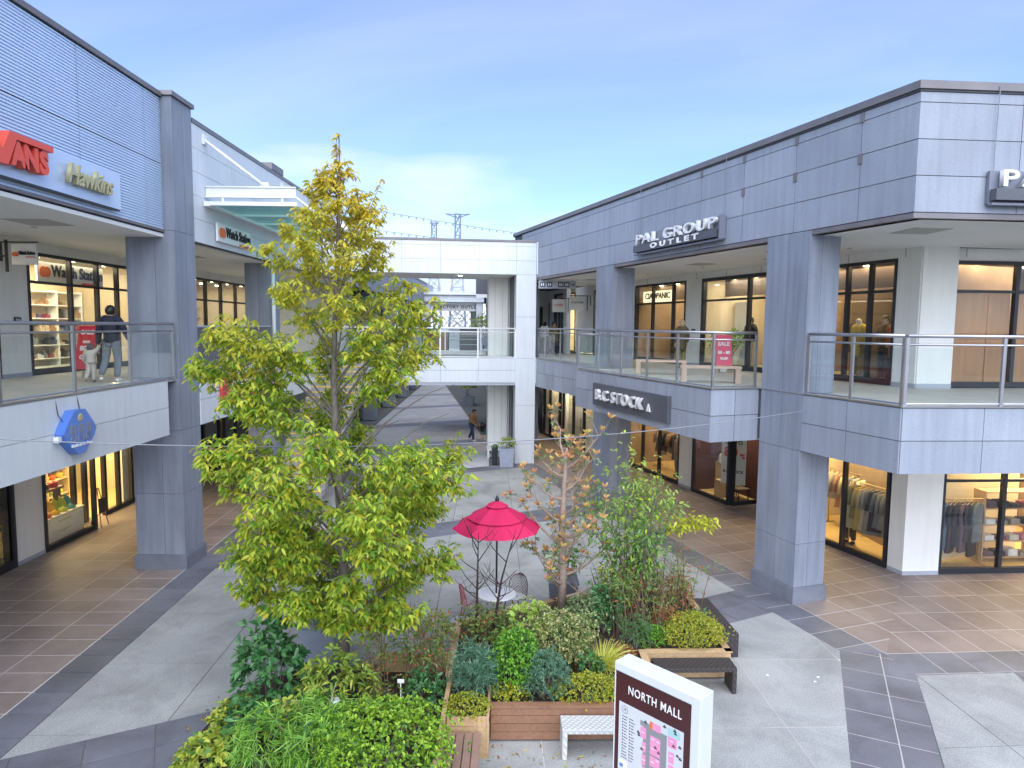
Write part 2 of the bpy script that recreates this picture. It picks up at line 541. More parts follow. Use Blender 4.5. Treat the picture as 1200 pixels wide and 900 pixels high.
def text_mesh(txt, size, depth=0.01, bold=0.0, shear=0.0, spacing=1.0, align='CENTER', xs=1.0, width=None):
    cu = bpy.data.curves.new('lettering', 'FONT')
    cu.body = txt; cu.size = size; cu.extrude = depth / 2; cu.offset = bold; cu.shear = shear
    cu.space_character = spacing; cu.align_x = align; cu.align_y = 'CENTER'; cu.resolution_u = 3
    o = bpy.data.objects.new('lettering', cu); COL.objects.link(o)
    dg = bpy.context.evaluated_depsgraph_get()
    me = bpy.data.meshes.new_from_object(o.evaluated_get(dg))
    bpy.data.objects.remove(o)
    bpy.data.curves.remove(cu)
    # stand the lettering up: x right, z up, facing -y
    if width:
        co = [v.co.x for v in me.vertices]
        me.transform(Matrix.Translation((-(min(co) + max(co)) / 2, 0, 0)))
        xs = width / (max(co) - min(co))
    me.transform(Matrix.Diagonal((xs, 1, 1, 1)))
    me.transform(Matrix.Rotation(R(90), 4, 'X'))
    return me


def text(name, txt, m, parent, M, x, y, z, size, depth=0.01, **kw):
    me = text_mesh(txt, size, depth, **kw)
    me.materials.clear(); me.materials.append(m)
    return put(name, me, parent, M @ Matrix.Translation((x, y, z)))


def clip(poly, a, b):
    """part of poly left of the line a->b"""
    o = []
    ex, ey = b[0] - a[0], b[1] - a[1]
    d = [(ex * (p[1] - a[1]) - ey * (p[0] - a[0])) for p in poly]
    for i in range(len(poly)):
        p, q, dp, dq = poly[i], poly[(i + 1) % len(poly)], d[i], d[(i + 1) % len(poly)]
        if dp >= 0: o.append(p)
        if (dp > 0 and dq < 0) or (dp < 0 and dq > 0):
            t = dp / (dp - dq); o.append((p[0] + (q[0] - p[0]) * t, p[1] + (q[1] - p[1]) * t))
    return o


def area(p):
    return 0.5 * sum(p[i][0] * p[(i + 1) % len(p)][1] - p[(i + 1) % len(p)][0] * p[i][1] for i in range(len(p)))


def clip_to(poly, region):
    if area(region) < 0: region = region[::-1]
    for i in range(len(region)):
        if len(poly) < 3: return []
        poly = clip(poly, region[i], region[(i + 1) % len(region)])
    return poly if len(poly) >= 3 and abs(area(poly)) > 0.004 else []


def tiles(name, m, parent, region, org, ang, du, dvv, gap, top, th=0.012, stagger=0.0, limit=290):
    """lay tiles du x dv on a grid (origin org, u axis at ang degrees from +x) clipped to a convex region; nearest ones are objects"""
    ca, sa = math.cos(R(ang)), math.sin(R(ang))
    loc = [((p[0] - org[0]) * ca + (p[1] - org[1]) * sa, -(p[0] - org[0]) * sa + (p[1] - org[1]) * ca) for p in region]
    u0, u1 = min(p[0] for p in loc), max(p[0] for p in loc)
    v0, v1 = min(p[1] for p in loc), max(p[1] for p in loc)
    cells = []
    for j in range(math.floor(v0 / dvv), math.ceil(v1 / dvv)):
        sh = stagger * du * (j % 2)
        for i in range(math.floor((u0 - sh) / du), math.ceil((u1 - sh) / du)):
            a, b, c, d = i * du + sh + gap / 2, (i + 1) * du + sh - gap / 2, j * dvv + gap / 2, (j + 1) * dvv - gap / 2
            p = clip_to([(a, c), (b, c), (b, d), (a, d)], loc)
            if p:
                p = [(org[0] + x * ca - y * sa, org[1] + x * sa + y * ca) for x, y in p]
                cx = sum(q[0] for q in p) / len(p); cy = sum(q[1] for q in p) / len(p)
                cells.append((cx * cx + cy * cy, cx, cy, p))
    cells.sort(key=lambda c: c[0])
    rest = MB()
    for k, (_, cx, cy, p) in enumerate(cells):
        if k < limit:
            zz = random.uniform(-0.0005, 0.0005)
            MB().prism([(q[0] - cx, q[1] - cy) for q in p], -th, 0).build(name, m, parent, Matrix.Translation((cx, cy, top + zz)))
        else:
            rest.prism(p, top - th, top)
    if rest.v:
        rest.build(name, m, parent, ID, kind='stuff')


# frames of the four fronts: x along the front to the right, y into the building, z up
FL = frame(-8.05, 0, 0, 90)
FR = frame(6.33, 14.36, 0, -70.5)
_c = FR @ Vector((2.4, 0, 0))
FS = frame(_c.x, _c.y, 0, 4)
FB = frame(1.14, 29.3, 0, 6)
FL2 = 4.70          # level of the upper walkway


def wxy(M, x, y):
    p = M @ Vector((x, y, 0))
    return (p.x, p.y)

# ================================================================ GROUND
def struct(name, mb, m, M=None):
    o = mb.build(name, m, None, M)
    o['kind'] = 'structure'
    return o


struct('ground', MB().box(-900, 900, -300, 1500, -0.30, -0.06), mat('far_ground', (0.16, 0.16, 0.155), 0.9, var=0.15, scale=0.1))
K_PT = (9.79, 16.16)
C_PT = (_c.x, _c.y)
paving = struct('courtyard_pavement', MB().prism([(-8.0, 2), (16, 2), (16, 11.4), (7.2, 12.0), (-1.2, 36), (-2.6, 80), (-9.6, 80), (-8.3, 30)], -0.05, -0.010), M_JOINT)
arcade = struct('arcade_pavement', MB().prism([(-14.6, 2), (-7.55, 2), (-8.55, 34), (-14.6, 34)], -0.05, -0.0025), M_GROUT)
arcade2 = struct('arcade_pavement', MB().prism([wxy(FR, -24, -0.8), wxy(FR, 2.0, -0.8), wxy(FS, -0.65, -0.75), wxy(FS, 9, -0.75), wxy(FS, 9, 5.2), wxy(FR, -24, 6.2)], -0.05, -0.003), M_GROUT)
bandbase = struct('paving_band', MB().prism([(-7.3, 7.2), (5.6, 13.9), (6.28, 12.19), (7.1, 12.05), (7.23, 11.3), (4.93, 6.3), (3.3, 5.4), (-7.1, 3.0)], -0.045, -0.0035), M_GROUT)


def cpoly(c0, c1, x0=-9.0, x1=9.0, s=0.51):
    return [(x0, c0 + s * x0), (x1, c0 + s * x1), (x1, c1 + s * x1), (x0, c1 + s * x0)]


court = [(-9, 2), (8, 2), (8, 36), (-9, 36)]
# left edge of the courtyard follows the dark border strip
cz0 = clip_to(court, [(-6.9, 3), (3.29, 5.41), (6.29, 12.19), wxy(FR, -22, -0.78), (-8.0, 34.8)])
GA = 2.0
for cc in ((-30, 11.0), (12.4, 19.9), (21.3, 28.2)):
    reg = clip_to(cpoly(*cc), cz0)
    if reg:
        tiles('paving_slab', M_CONC, paving, reg, (-6.9, 3.1), GA, 1.9, 2.08, 0.014, 0.0, stagger=0.0)
for cc in ((11.0, 12.4), (19.9, 21.3), (28.2, 29.1)):
    reg = clip_to(cpoly(*cc), cz0)
    tiles('paving_tile', M_BAND, paving if cc[0] > 12 else bandbase, reg, (0, cc[0]), math.degrees(math.atan(0.51)), 0.9, (cc[1] - cc[0]) / 2 * 0.891, 0.012, 0.0)
# border strips and the two brown arcades
tiles('paving_tile', M_BROWN, arcade, [(-14.0, 5), (-7.67, 5), (-8.55, 30), (-14.0, 30)], (-7.6, 3.05), GA, 0.90, 0.62, 0.024, 0.0)
tiles('paving_tile', M_BAND, arcade, [(-7.65, 5), (-6.97, 5), (-7.85, 30), (-8.53, 30)], (-7.6, 3.05), GA, 0.70, 0.62, 0.016, 0.0)
RA = -70.5
tiles('paving_tile', M_BROWN, arcade2, [wxy(FR, -22, 0), C_PT, K_PT, wxy(FR, -22, 3.86)], wxy(FR, 0, 0), RA, 0.65, 0.86, 0.024, 0.0)
tiles('paving_tile', M_BROWN, arcade2, [wxy(FR, -22, 3.87), wxy(FR, -0.6, 3.87), wxy(FR, -0.6, 5.2), wxy(FR, -22, 5.2)], wxy(FR, 0, 0), RA, 0.65, 0.86, 0.024, 0.0)
tiles('paving_tile', M_BROWN, arcade2, [C_PT, wxy(FS, 7.5, 0), wxy(FS, 7.5, 4.1), K_PT], C_PT, 4, 0.65, 0.86, 0.024, 0.0)
tiles('paving_tile', M_BAND, arcade2, [wxy(FR, -22, -0.77), (6.29, 12.19), C_PT, wxy(FR, -22, 0)], wxy(FR, 0, -0.77), RA, 0.65, 0.77, 0.018, 0.0)
tiles('paving_tile', M_BAND, arcade2, [C_PT, (7.24, 11.33), wxy(FS, 8.5, -0.74), wxy(FS, 8.5, 0)], wxy(FS, 0, -0.74), 4, 0.65, 0.74, 0.018, 0.0)
p5, p6 = (6.95, 11.97), (4.1, 5.9)
tiles('paving_tile', M_BAND, bandbase, [(6.29, 12.19), C_PT, p6, (3.29, 5.41)], p5, 66.0, 0.72, 0.95, 0.018, 0.0)
tiles('paving_tile', M_BAND, bandbase, [C_PT, (7.24, 11.33), (4.94, 6.31), p6], p5, 66.0, 0.72, 1.02, 0.018, 0.0)
tiles('paving_slab', M_CONC, paving, [(7.24, 11.33), (9.07, 11.49), (8.3, 8.4), (7.0, 5.0), (4.4, 5.0)], (7.24, 11.33), 4, 1.9, 2.0, 0.014, 0.0)
tiles('paving_tile', M_BAND, paving, [(9.07, 11.49), (12, 11.7), (11.5, 9), (8.3, 8.4)], (9.07, 11.49), 4, 0.9, 0.8, 0.012, 0.0)
# beyond the footbridge the court goes on to the next one
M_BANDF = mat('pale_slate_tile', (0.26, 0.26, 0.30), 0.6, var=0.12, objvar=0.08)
far = [(-8.0, 31), (-1.2, 31), (-1.6, 36), (-3.4, 78), (-9.6, 78)]
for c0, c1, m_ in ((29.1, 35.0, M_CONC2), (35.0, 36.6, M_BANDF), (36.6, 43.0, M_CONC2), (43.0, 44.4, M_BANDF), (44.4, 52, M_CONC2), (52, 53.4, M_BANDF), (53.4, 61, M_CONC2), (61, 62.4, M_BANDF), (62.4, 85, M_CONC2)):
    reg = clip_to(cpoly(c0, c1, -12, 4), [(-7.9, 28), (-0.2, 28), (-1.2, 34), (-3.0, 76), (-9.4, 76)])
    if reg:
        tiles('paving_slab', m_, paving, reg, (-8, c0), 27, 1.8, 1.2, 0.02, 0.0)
tiles('paving_tile', M_BAND, paving, [(-1.0, 33), (1.0, 33), (-1.6, 76), (-2.9, 76)], (-1, 33), GA, 0.8, 0.8, 0.012, -0.002, limit=120)

# ================================================================ BUILDING KIT
def shop_window(parent, M, x0, x1, z0, z1, y, mull=(), trans=(), gm=None, fw_=0.09, sill=0.16, fm=None):
    """dark metal frame with a pane in every opening"""
    gm = gm or G_SHOP
    fm = fm or M_FRAME
    b = MB()
    xs = [x0] + list(mull) + [x1]
    zs = [z0 + sill] + list(trans) + [z1 - fw_]
    h = fw_ / 2
    b.box(x0, x1, y - 0.06, y + 0.06, z0, z0 + sill)
    b.box(x0, x1, y - 0.06, y + 0.06, z1 - fw_, z1)
    for i, x in enumerate(xs):
        a, c = (x, x + fw_) if i == 0 else ((x - fw_, x) if i == len(xs) - 1 else (x - h, x + h))
        b.box(a, c, y - 0.063, y + 0.063, z0 + sill, z1 - fw_)
    for zt in trans:
        for i in range(len(xs) - 1):
            b.box(xs[i] + h * (2 if i == 0 else 1), xs[i + 1] - h * (2 if i == len(xs) - 2 else 1), y - 0.05, y + 0.05, zt - 0.035, zt + 0.035)
    w = b.build('shop_window', fm, parent, M)
    for i in range(len(xs) - 1):
        for j in range(len(zs) - 1):
            boxpart('pane', gm, w, M, xs[i] + 0.02, xs[i + 1] - 0.02, y - 0.005, y + 0.005, zs[j], zs[j + 1])
    return w


def lamp(parent, M, x, y, z, power, sx, sy, col=(1.0, 0.74, 0.42)):
    l = bpy.data.lights.new('shop_light', 'AREA')
    l.shape = 'RECTANGLE'; l.size = sx; l.size_y = sy; l.energy = power * 0.62; l.color = col
    o = bpy.data.objects.new('shop_light', l); COL.objects.link(o)
    o.parent = parent
    o.matrix_basis = W[parent].inverted() @ M @ Matrix.Translation((x, y, z))
    return o


def room(parent, M, x0, x1, y0, y1, z0, z1, wall, floor=None, power=0, col=(1.0, 0.74, 0.42), nl=4, ceil=None, right=True):
    floor = floor or M_SHOPFLOOR
    MB().box(x0, x1, y0, y1, z0 + 0.004, z0 + 0.03).build('shop_floor', floor, parent, M)
    sw = MB().box(x0, x1, y1, y1 + 0.1, z0 + 0.03, z1 - 0.05).box(x0 - 0.1, x0, y0, y1 + 0.1, z0 + 0.03, z1 - 0.05)
    if right: sw.box(x1, x1 + 0.1, y0, y1 + 0.1, z0 + 0.03, z1 - 0.05)
    sw.build('shop_wall', wall, parent, M)
    MB().box(x0 - 0.1, x1 + 0.1, y0 + 0.1, y1 + 0.1, z1 - 0.05, z1 - 0.005).build('shop_ceiling', ceil or M_SHOPCEIL, parent, M)
    for k in range(nl):
        cx = x0 + (x1 - x0) * (k + 0.5) / nl
        for yy in (y0 + 0.7, y0 + 1.9):
            MB().lathe([(0.07, z1 - 0.09), (0.07, z1 - 0.052)], 12, (cx, yy)).build('ceiling_light', M_LAMP, parent, M)
    if power:
        lamp(parent, M, (x0 + x1) / 2, (y0 + y1) / 2 - 0.3, z1 - 0.14, power, (x1 - x0) * 0.8, (y1 - y0) * 0.6, col)


M_PLINTH = mat('plinth_stone', (0.175, 0.190, 0.225), 0.5, var=0.12, fine=0.1, stain=0.15)


def column(parent, M, x0, x1, y0, y1, z0, zs, m, split=0.5, plinth=0.33, sides='fblr'):
    """square clad column: core, plinth and panels with joints on each face"""
    MB().box(x0 + 0.03, x1 - 0.03, y0 + 0.03, y1 - 0.03, z0, zs[-1]).build('column', M_BACK, parent, M)
    zz = list(zs)
    if plinth:
        MB().box(x0 - 0.05, x1 + 0.05, y0 - 0.05, y1 + 0.05, z0, z0 + plinth).box(x0 - 0.03, x1 + 0.03, y0 - 0.03, y1 + 0.03, z0 + plinth, z0 + plinth + 0.03).build('plinth', M_PLINTH, parent, M)
        zz = [z0 + plinth + 0.03] + zz
    else:
        zz = [z0] + zz
    g = 0.008
    xm, ym = x0 + (x1 - x0) * split, y0 + (y1 - y0) * 0.42
    for j in range(len(zz) - 1):
        a, b = zz[j] + g / 2, zz[j + 1] - g / 2
        for p, q in ((x0, xm), (xm, x1)):
            if 'f' in sides: boxpart('column_panel', m, parent, M, p + (0 if p == x0 else g / 2), q - (0 if q == x1 else g / 2), y0, y0 + 0.03, a, b)
            if 'b' in sides: boxpart('column_panel', m, parent, M, p + (0 if p == x0 else g / 2), q - (0 if q == x1 else g / 2), y1 - 0.03, y1, a, b)
        for p, q in ((y0 + 0.03, ym), (ym, y1 - 0.03)):
            if 'l' in sides: boxpart('column_panel', m, parent, M, x0, x0 + 0.03, p + g / 2, q - g / 2, a, b)
            if 'r' in sides: boxpart('column_panel', m, parent, M, x1 - 0.03, x1, p + g / 2, q - g / 2, a, b)


def hatch(parent, M, x, y, z, sx=0.9, sy=0.9):
    MB().box(x - sx / 2, x + sx / 2, y - sy / 2, y + sy / 2, z - 0.008, z).build('ceiling_hatch', M_SOFFITD, parent, M)


M_SHOPMID = mat('tan_shop_wall', (0.30, 0.22, 0.14), 0.7, var=0.15)
M_SOFFITD = mat('soffit_hatch', (0.42, 0.42, 0.40), 0.8, var=0.04)


def railing(name_label, M, path, z0, posts, group, h=1.28, color=None, gl=None):
    """stainless railing: posts, top rail, mid rail and a glass pane per bay along a polyline (local x,y)"""
    color = color or M_STEEL
    t = thing('glass_railing', name_label, 'railing', M @ Matrix.Translation((path[0][0], path[0][1], z0)), group)
    MB().tube([(p[0], p[1], z0 + h) for p in path], 0.035, 10).build('handrail', color, t, M, True)
    b = MB()
    for i in range(len(path) - 1):
        b.tube([(path[i][0], path[i][1], z0 + h - 0.16), (path[i + 1][0], path[i + 1][1], z0 + h - 0.16)], 0.02, 8)
    b.build('mid_rail', color, t, M, True)
    for i in range(len(path) - 1):
        a, c = Vector(path[i]), Vector(path[i + 1])
        L = (c - a).length
        n = max(1, round(L / posts))
        ang = math.atan2(c.y - a.y, c.x - a.x)
        for k in range(n + 1):
            if k == 0 and i > 0: continue
            p = a + (c - a) * k / n
            MB().box(-0.03, 0.03, -0.022, 0.022, z0 - 0.02, z0 + h - 0.03).build('post', color, t, M @ Matrix.Translation((p.x, p.y, 0)) @ Matrix.Rotation(ang, 4, 'Z'))
        for k in range(n):
            p = a + (c - a) * k / n
            MB().box(0.05, L / n - 0.05, -0.006, 0.006, z0 + 0.05, z0 + h - 0.22).build('glass_pane', gl or G_RAIL, t, M @ Matrix.Translation((p.x, p.y, 0)) @ Matrix.Rotation(ang, 4, 'Z'))
    b = MB()
    for i in range(len(path) - 1):
        b.tube([(path[i][0], path[i][1], z0 + 0.035), (path[i + 1][0], path[i + 1][1], z0 + 0.035)], 0.018, 6)
    b.build('bottom_rail', color, t, M)
    return t


GOODS = [mat('goods_' + n_, c_, 0.6, var=0.1) for n_, c_ in (('white', (0.65, 0.63, 0.6)), ('black', (0.03, 0.03, 0.035)), ('tan', (0.35, 0.22, 0.12)), ('grey', (0.22, 0.23, 0.25)), ('olive', (0.2, 0.2, 0.08)), ('wine', (0.25, 0.04, 0.06)), ('blue', (0.06, 0.10, 0.22)), ('cream', (0.55, 0.46, 0.32)))]


def dress(parent, M, x0, x1, y, z0, levels=5, h=2.3, wood=None, seed=1, d=0.32, dens=0.8):
    """built-in wall shelving with many small goods on it"""
    r_ = random.Random(seed)
    b = MB()
    n = max(1, round((x1 - x0) / 1.2))
    for k in range(n + 1):
        x = x0 + (x1 - x0) * k / n
        b.box(x - 0.02, x + 0.02, y - d, y, z0, z0 + h)
    zs = [z0 + 0.25 + (h - 0.3) * j / (levels - 1) for j in range(levels)]
    for z in zs:
        for k in range(n):
            xa, xb2 = x0 + (x1 - x0) * k / n + 0.02, x0 + (x1 - x0) * (k + 1) / n - 0.02
            b.box(xa, xb2, y - d + 0.01, y, z - 0.015, z + 0.015)
    b.build('wall_shelf', wood or M_WOODL, parent, M)
    gs = {}
    for z in zs[:-1] if levels > 2 else zs:
        x = x0 + 0.08
        while x < x1 - 0.2:
            w_ = r_.uniform(0.08, 0.28); hh = r_.uniform(0.08, 0.30)
            if r_.random() < dens:
                g_ = gs.setdefault(r_.randrange(len(GOODS)), MB())
                g_.box(x, x + w_, y - d + 0.05, y - 0.06, z + 0.016, z + 0.016 + hh * 0.7).box(x + w_ * 0.2, x + w_ * 0.75, y - d + 0.09, y - 0.1, z + 0.016 + hh * 0.7, z + 0.016 + hh)
            x += w_ + r_.uniform(0.03, 0.14)
    for k, g_ in gs.items():
        g_.build('shop_goods', GOODS[k], parent, M, kind='stuff')


# ================================================================ LEFT BUILDING
lb = thing('shopping_building', 'white and louvered two storey shopping building with grey column on the left', 'building', FL @ Matrix.Translation((10, 2, 0)))
X0, XC0, XC1, XE = 3.0, 16.07, 17.05, 29.0
# floors and soffits
MB().box(X0, XC0 - 0.64, 0.001, 8.5, 3.52, 4.69).box(XC0 - 0.64, XC1 + 0.02, 0.3, 8.5, 3.52, 4.685).box(XC1 + 0.02, 34, 0.001, 8.5, 3.52, 4.68).build('floor_slab', M_BACK, lb, FL)
MB().box(X0, 34, 0.10, 4.3, 4.69, FL2).build('floor_finish', M_FLOOR2, lb, FL)
MB().box(X0, XC0 - 0.64, 0.04, 0.4, 3.46, 3.52).box(X0, 34, 0.4, 4.3, 3.46, 3.52).box(XC1 + 0.02, 34, 0.04, 0.4, 3.46, 3.52).build('soffit', M_SOFFIT, lb, FL)
MB().box(X0, 34, 0.28, 4.3, 8.12, 8.2).build('soffit', M_SOFFIT, lb, FL)
MB().box(X0, 34, 0.30, 8.5, 8.2, 8.4).build('roof_slab', M_BACK, lb, FL)
for x, y in ((13.9, 1.7), (12.2, 2.9), (20.6, 2.0)):
    hatch(lb, FL, x, y, 8.12)
for x in (11.5, 13.0, 14.6, 19.2, 21.0):
    MB().lathe([(0.06, 8.105), (0.06, 8.125)], 12, (x, 2.3)).build('ceiling_light', M_SOFFITD, lb, FL)
# lower white fascia in two courses
panels(lb, FL, [XC0 - 0.62 - 1.72 * k for k in range(7, -1, -1)], [3.47, 4.12, 4.75], 0.0, M_WHITE)
panels(lb, FL, [XC1 + 1.72 * k for k in range(0, 9)], [3.47, 4.12, 4.80], 0.0, M_WHITE)
MB().box(X0, XC0 - 0.62, -0.04, 0.10, 4.755, 4.785).box(XC1, 34, -0.04, 0.10, 4.805, 4.835).build('curb_cap', M_STEEL, lb, FL)
# louvered upper wall
prof = []
npit = 52
for k in range(npit):
    z = 8.30 + (11.34 - 8.30) * k / npit
    p = (11.34 - 8.30) / npit
    prof += [(0.0, z), (0.0, z + p * 0.56), (0.034, z + p * 0.60), (0.034, z + p * 0.96)]


def louver(x0, x1, za, zb):
    b = MB()
    pr = [q for q in prof if za - 1e-4 <= q[1] <= zb + 1e-4]
    v = []
    for y, z in pr:
        v += [(x0 + 0.004, 0.25 + y, z), (x1 - 0.004, 0.25 + y, z)]
    f = [(2 * i, 2 * i + 1, 2 * i + 3, 2 * i + 2) for i in range(len(pr) - 1)]
    return b.add(v, f)


xs = [16.05, 15.35, 13.05, 10.75, 8.45, 6.15, 3.85]
zb = [8.30, 8.30 + 26 * (3.04 / 52), 11.34]
for i in range(len(xs) - 1):
    for j in range(2):
        louver(xs[i + 1], xs[i], zb[j], zb[j + 1] - 0.006).build('louver_panel', M_LOUVER, lb, FL)
MB().box(X0, XC0 - 0.01, 0.30, 0.5, 8.21, 11.34).build('upper_wall', M_BACK, lb, FL)
MB().box(X0, XC0, 0.20, 0.62, 11.345, 11.45).build('parapet_cap', M_CAP, lb, FL)
MB().box(X0, XC0 - 0.01, 0.24, 0.29, 8.235, 8.295).build('drip_edge', M_CAP, lb, FL)
# corner column through both storeys
column(lb, FL, XC0, XC1, 0.0, 1.19, 0, [1.9, 3.47, 4.76, 8.28, 11.38], M_COLUMN, 0.55)
MB().box(XC0 - 0.06, XC1 + 0.06, -0.06, 1.25, 11.385, 11.49).build('parapet_cap', M_CAP, lb, FL)
# white upper fascia beyond the column
panels(lb, FL, [XC1 + 2.4 * k for k in range(0, 8)], lin(8.15, 11.08, 0.586), 0.05, M_WHITE)
MB().box(XC1, 34, 0.055, 0.45, 8.16, 11.08).build('upper_wall', M_BACK, lb, FL)
MB().box(XC1 + 0.07, 34, 0.0, 0.5, 11.085, 11.20).build('parapet_cap', M_CAP, lb, FL)
MB().box(22.6, 23.7, -0.02, 0.6, 11.205, 11.42).build('parapet_cap', M_CAP, lb, FL)
column(lb, FL, 22.7, 23.7, 0.20, 1.02, 0, [3.46, 4.80, 8.12], M_COLUMN, 0.5)
MB().tube([(22.55, 0.0, 4.86), (22.55, 0.0, 8.15)], 0.06, 10).build('downpipe', M_WHITEMETAL, lb, FL, True)
# shop fronts, upper storey
YS = 4.25
for a, b_, in ((X0, 15.0), (16.0, 17.0)):
    MB().box(a, b_, YS, YS + 0.3, FL2 + 0.10, 8.12).build('shop_wall', M_PLASTER, lb, FL)
    MB().box(a, b_, YS - 0.012, YS + 0.3, FL2, FL2 + 0.1).build('skirting', M_ROOFGREY, lb, FL)
MB().box(17.0, 34, YS, YS + 0.3, 7.86, 8.12).box(15.0, 16.0, YS, YS + 0.3, 7.86, 8.12).build('shop_wall', M_PLASTER, lb, FL)
shop_window(lb, FL, 15.0, 16.0, FL2, 7.86, YS + 0.05)
shop_window(lb, FL, 17.0, 22.2, FL2, 7.86, YS + 0.05, [18.7, 19.9, 20.9], [7.10])
MB().box(22.2, 25.4, YS, YS + 0.3, FL2, 7.86).build('shop_wall', M_PLASTER, lb, FL)
shop_window(lb, FL, 25.4, 33.0, FL2, 7.86, YS + 0.05, [26.9, 28.3, 29.8, 31.6], [7.0])
room(lb, FL, 14.8, 22.3, YS + 0.1, 6.6, FL2, 7.95, M_CREAM, M_FLOOR2, 130, (1, 0.83, 0.55), 5)
room(lb, FL, 25.3, 33.2, YS + 0.1, 8.4, FL2, 7.95, M_CREAM, M_FLOOR2, 110, (1, 0.85, 0.6), 5)
# ground storey
MB().box(16.1, 17.12, YS - 0.02, YS + 0.3, 0.10, 3.46).box(X0, 15.7, YS + 0.5, YS + 0.8, 0, 3.46).box(22.0, 25.0, YS + 0.75, YS + 1.0, 0, 3.46).build('shop_wall', M_PLASTER, lb, FL)
MB().box(16.1, 17.12, YS - 0.032, YS + 0.3, 0.0, 0.1).build('skirting', M_ROOFGREY, lb, FL)
shop_window(lb, FL, 13.0, 16.1, 0.0, 3.46, YS, [14.6], gm=G_DARK, sill=0.2)
shop_window(lb, FL, 17.12, 19.3, 0.0, 3.46, YS, [], [], sill=0.14)
shop_window(lb, FL, 19.36, 20.0, 0.0, 3.46, YS + 0.7, [], [], sill=0.05, fw_=0.12)
shop_window(lb, FL, 20.6, 22.2, 0.0, 3.46, YS + 0.55, [21.4], [], sill=0.14, fw_=0.12)
shop_window(lb, FL, 25.0, 28.0, 0.0, 3.46, YS + 0.1, [26.5], [2.6], gm=G_DARK, sill=0.2, fw_=0.12)
shop_window(lb, FL, 28.4, 33.0, 0.0, 3.46, YS + 0.1, [29.6, 31.2], [2.6], gm=G_DARK, sill=0.2)
room(lb, FL, 16.2, 24.0, YS + 0.75, 9.4, 0, 3.44, M_CREAM, M_SHOPFLOOR, 380, (1, 0.72, 0.32), 6)
MB().box(17.12, 19.30, YS + 0.03, YS + 0.75, 0.004, 0.05).build('shop_floor', M_SHOPFLOOR, lb, FL)
room(lb, FL, 25.0, 33.0, YS + 0.2, 8.4, 0, 3.44, M_SHOPDARK, M_SHOPDARK, 40, nl=3)
dress(lb, FL, 15.0, 22.2, 6.55, FL2, 6, 2.35, M_PAPER, 3)
dress(lb, FL, 25.5, 33.0, 7.6, FL2, 5, 2.2, M_CREAM, 4)
dress(lb, FL, 19.4, 24.0, 9.3, 0.03, 5, 2.4, M_CREAM, 5)
dress(lb, FL, 25.0, 33.0, 8.3, 0.0, 5, 2.4, M_WOODB, 6)
MB().box(33.4, 33.9, 0.3, 8.5, 0, 11.0).build('end_wall', M_WHITE, lb, FL)
MB().box(X0, 33, 8.5, 8.7, 0, 11.0).build('end_wall', M_BACK, lb, FL)
MB().box(X0, 16.0, YS + 0.8, YS + 0.9, 0, 3.4).build('shop_wall', M_SHOPDARK, lb, FL)

# door number plates
for (x, z) in ((16.45, 6.03), (16.62, 2.25)):
    pl = MB().box(x, x + 0.22, YS - 0.045, YS - 0.022, z, z + 0.16).build('number_plate', M_FRAME, lb, FL)
    text('lettering', '206' if z > 4 else '106', M_PAPER, pl, FL, x + 0.11, YS - 0.048, z + 0.08, 0.11, 0.004)

railing('steel railing with glass panes above the white fascia beside the man in black', FL, [(3.2, 0.07), (15.95, 0.07)], 4.785, 1.82, 'glass railings of the upper walkways')
t = thing('bar_railing', 'dark grey vertical bar railing above the red sign on the left', 'railing', FL @ Matrix.Translation((XC1, 0.1, 4.84)))
MB().box(XC1, 22.5, 0.08, 0.13, 5.98, 6.03).box(XC1, 22.5, 0.08, 0.13, 4.86, 4.90).build('handrail', M_ROOFGREY, t, FL)
b = MB()
for k in range(54):
    x = XC1 + 0.08 + k * 0.1
    b.box(x - 0.022, x + 0.022, 0.09, 0.12, 4.90, 5.98)
b.build('baluster', mat('baluster_grey', (0.13, 0.135, 0.155), 0.5, var=0.1), t, FL, kind='stuff')

# ================================================================ RIGHT BUILDING
rb = thing('shopping_building', 'lavender grey panelled two storey shopping building on the right with angled corner', 'building', FR @ Matrix.Translation((0, 3, 0)))
SX = 9.5     # length of the front that turns to the right


def slab(pts, z0, z1, name, m):
    return MB().prism([(p[0], p[1]) for p in pts], z0, z1).build(name, m, rb, ID)


ring = [wxy(FR, -24, 0), wxy(FR, -8.72, 0), wxy(FR, -8.72, -1.32), wxy(FR, -1.45, -1.32), wxy(FR, -1.45, 0), wxy(FR, 2.4, 0), wxy(FS, SX, 0), wxy(FS, SX, 9), wxy(FR, -6, 9.5), wxy(FR, -24, 9.5)]
slab(ring, 3.50, 4.66, 'floor_slab', M_BACK)
ring2 = [wxy(FR, -24, 0.06), wxy(FR, -8.66, 0.06), wxy(FR, -8.66, -1.26), wxy(FR, -1.51, -1.26), wxy(FR, -1.51, 0.06), wxy(FR, 2.36, 0.06), wxy(FS, SX, 0.06), wxy(FS, SX, 4.2), wxy(FR, -0.5, 4.0), wxy(FR, -24, 4.0)]
slab(ring2, 4.66, FL2 - 0.01, 'floor_finish', M_FLOOR2)
slab(ring2, 3.45, 3.50, 'soffit', M_SOFFIT)
ring3 = [wxy(FR, -19, 0.12), wxy(FR, 2.35, 0.12), wxy(FS, SX, 0.12), wxy(FS, SX, 4.2), wxy(FR, -0.5, 4.0), wxy(FR, -19, 4.0)]
slab(ring3, 8.10, 8.16, 'soffit', M_SOFFIT)
ring4 = [wxy(FR, -18.8, 0.02), wxy(FR, 2.4, 0.02), wxy(FS, SX, 0.02), wxy(FS, SX, 9), wxy(FR, -6, 9.5), wxy(FR, -18.8, 9.5)]
slab(ring4, 8.19, 10.28, 'upper_wall', M_BACK)
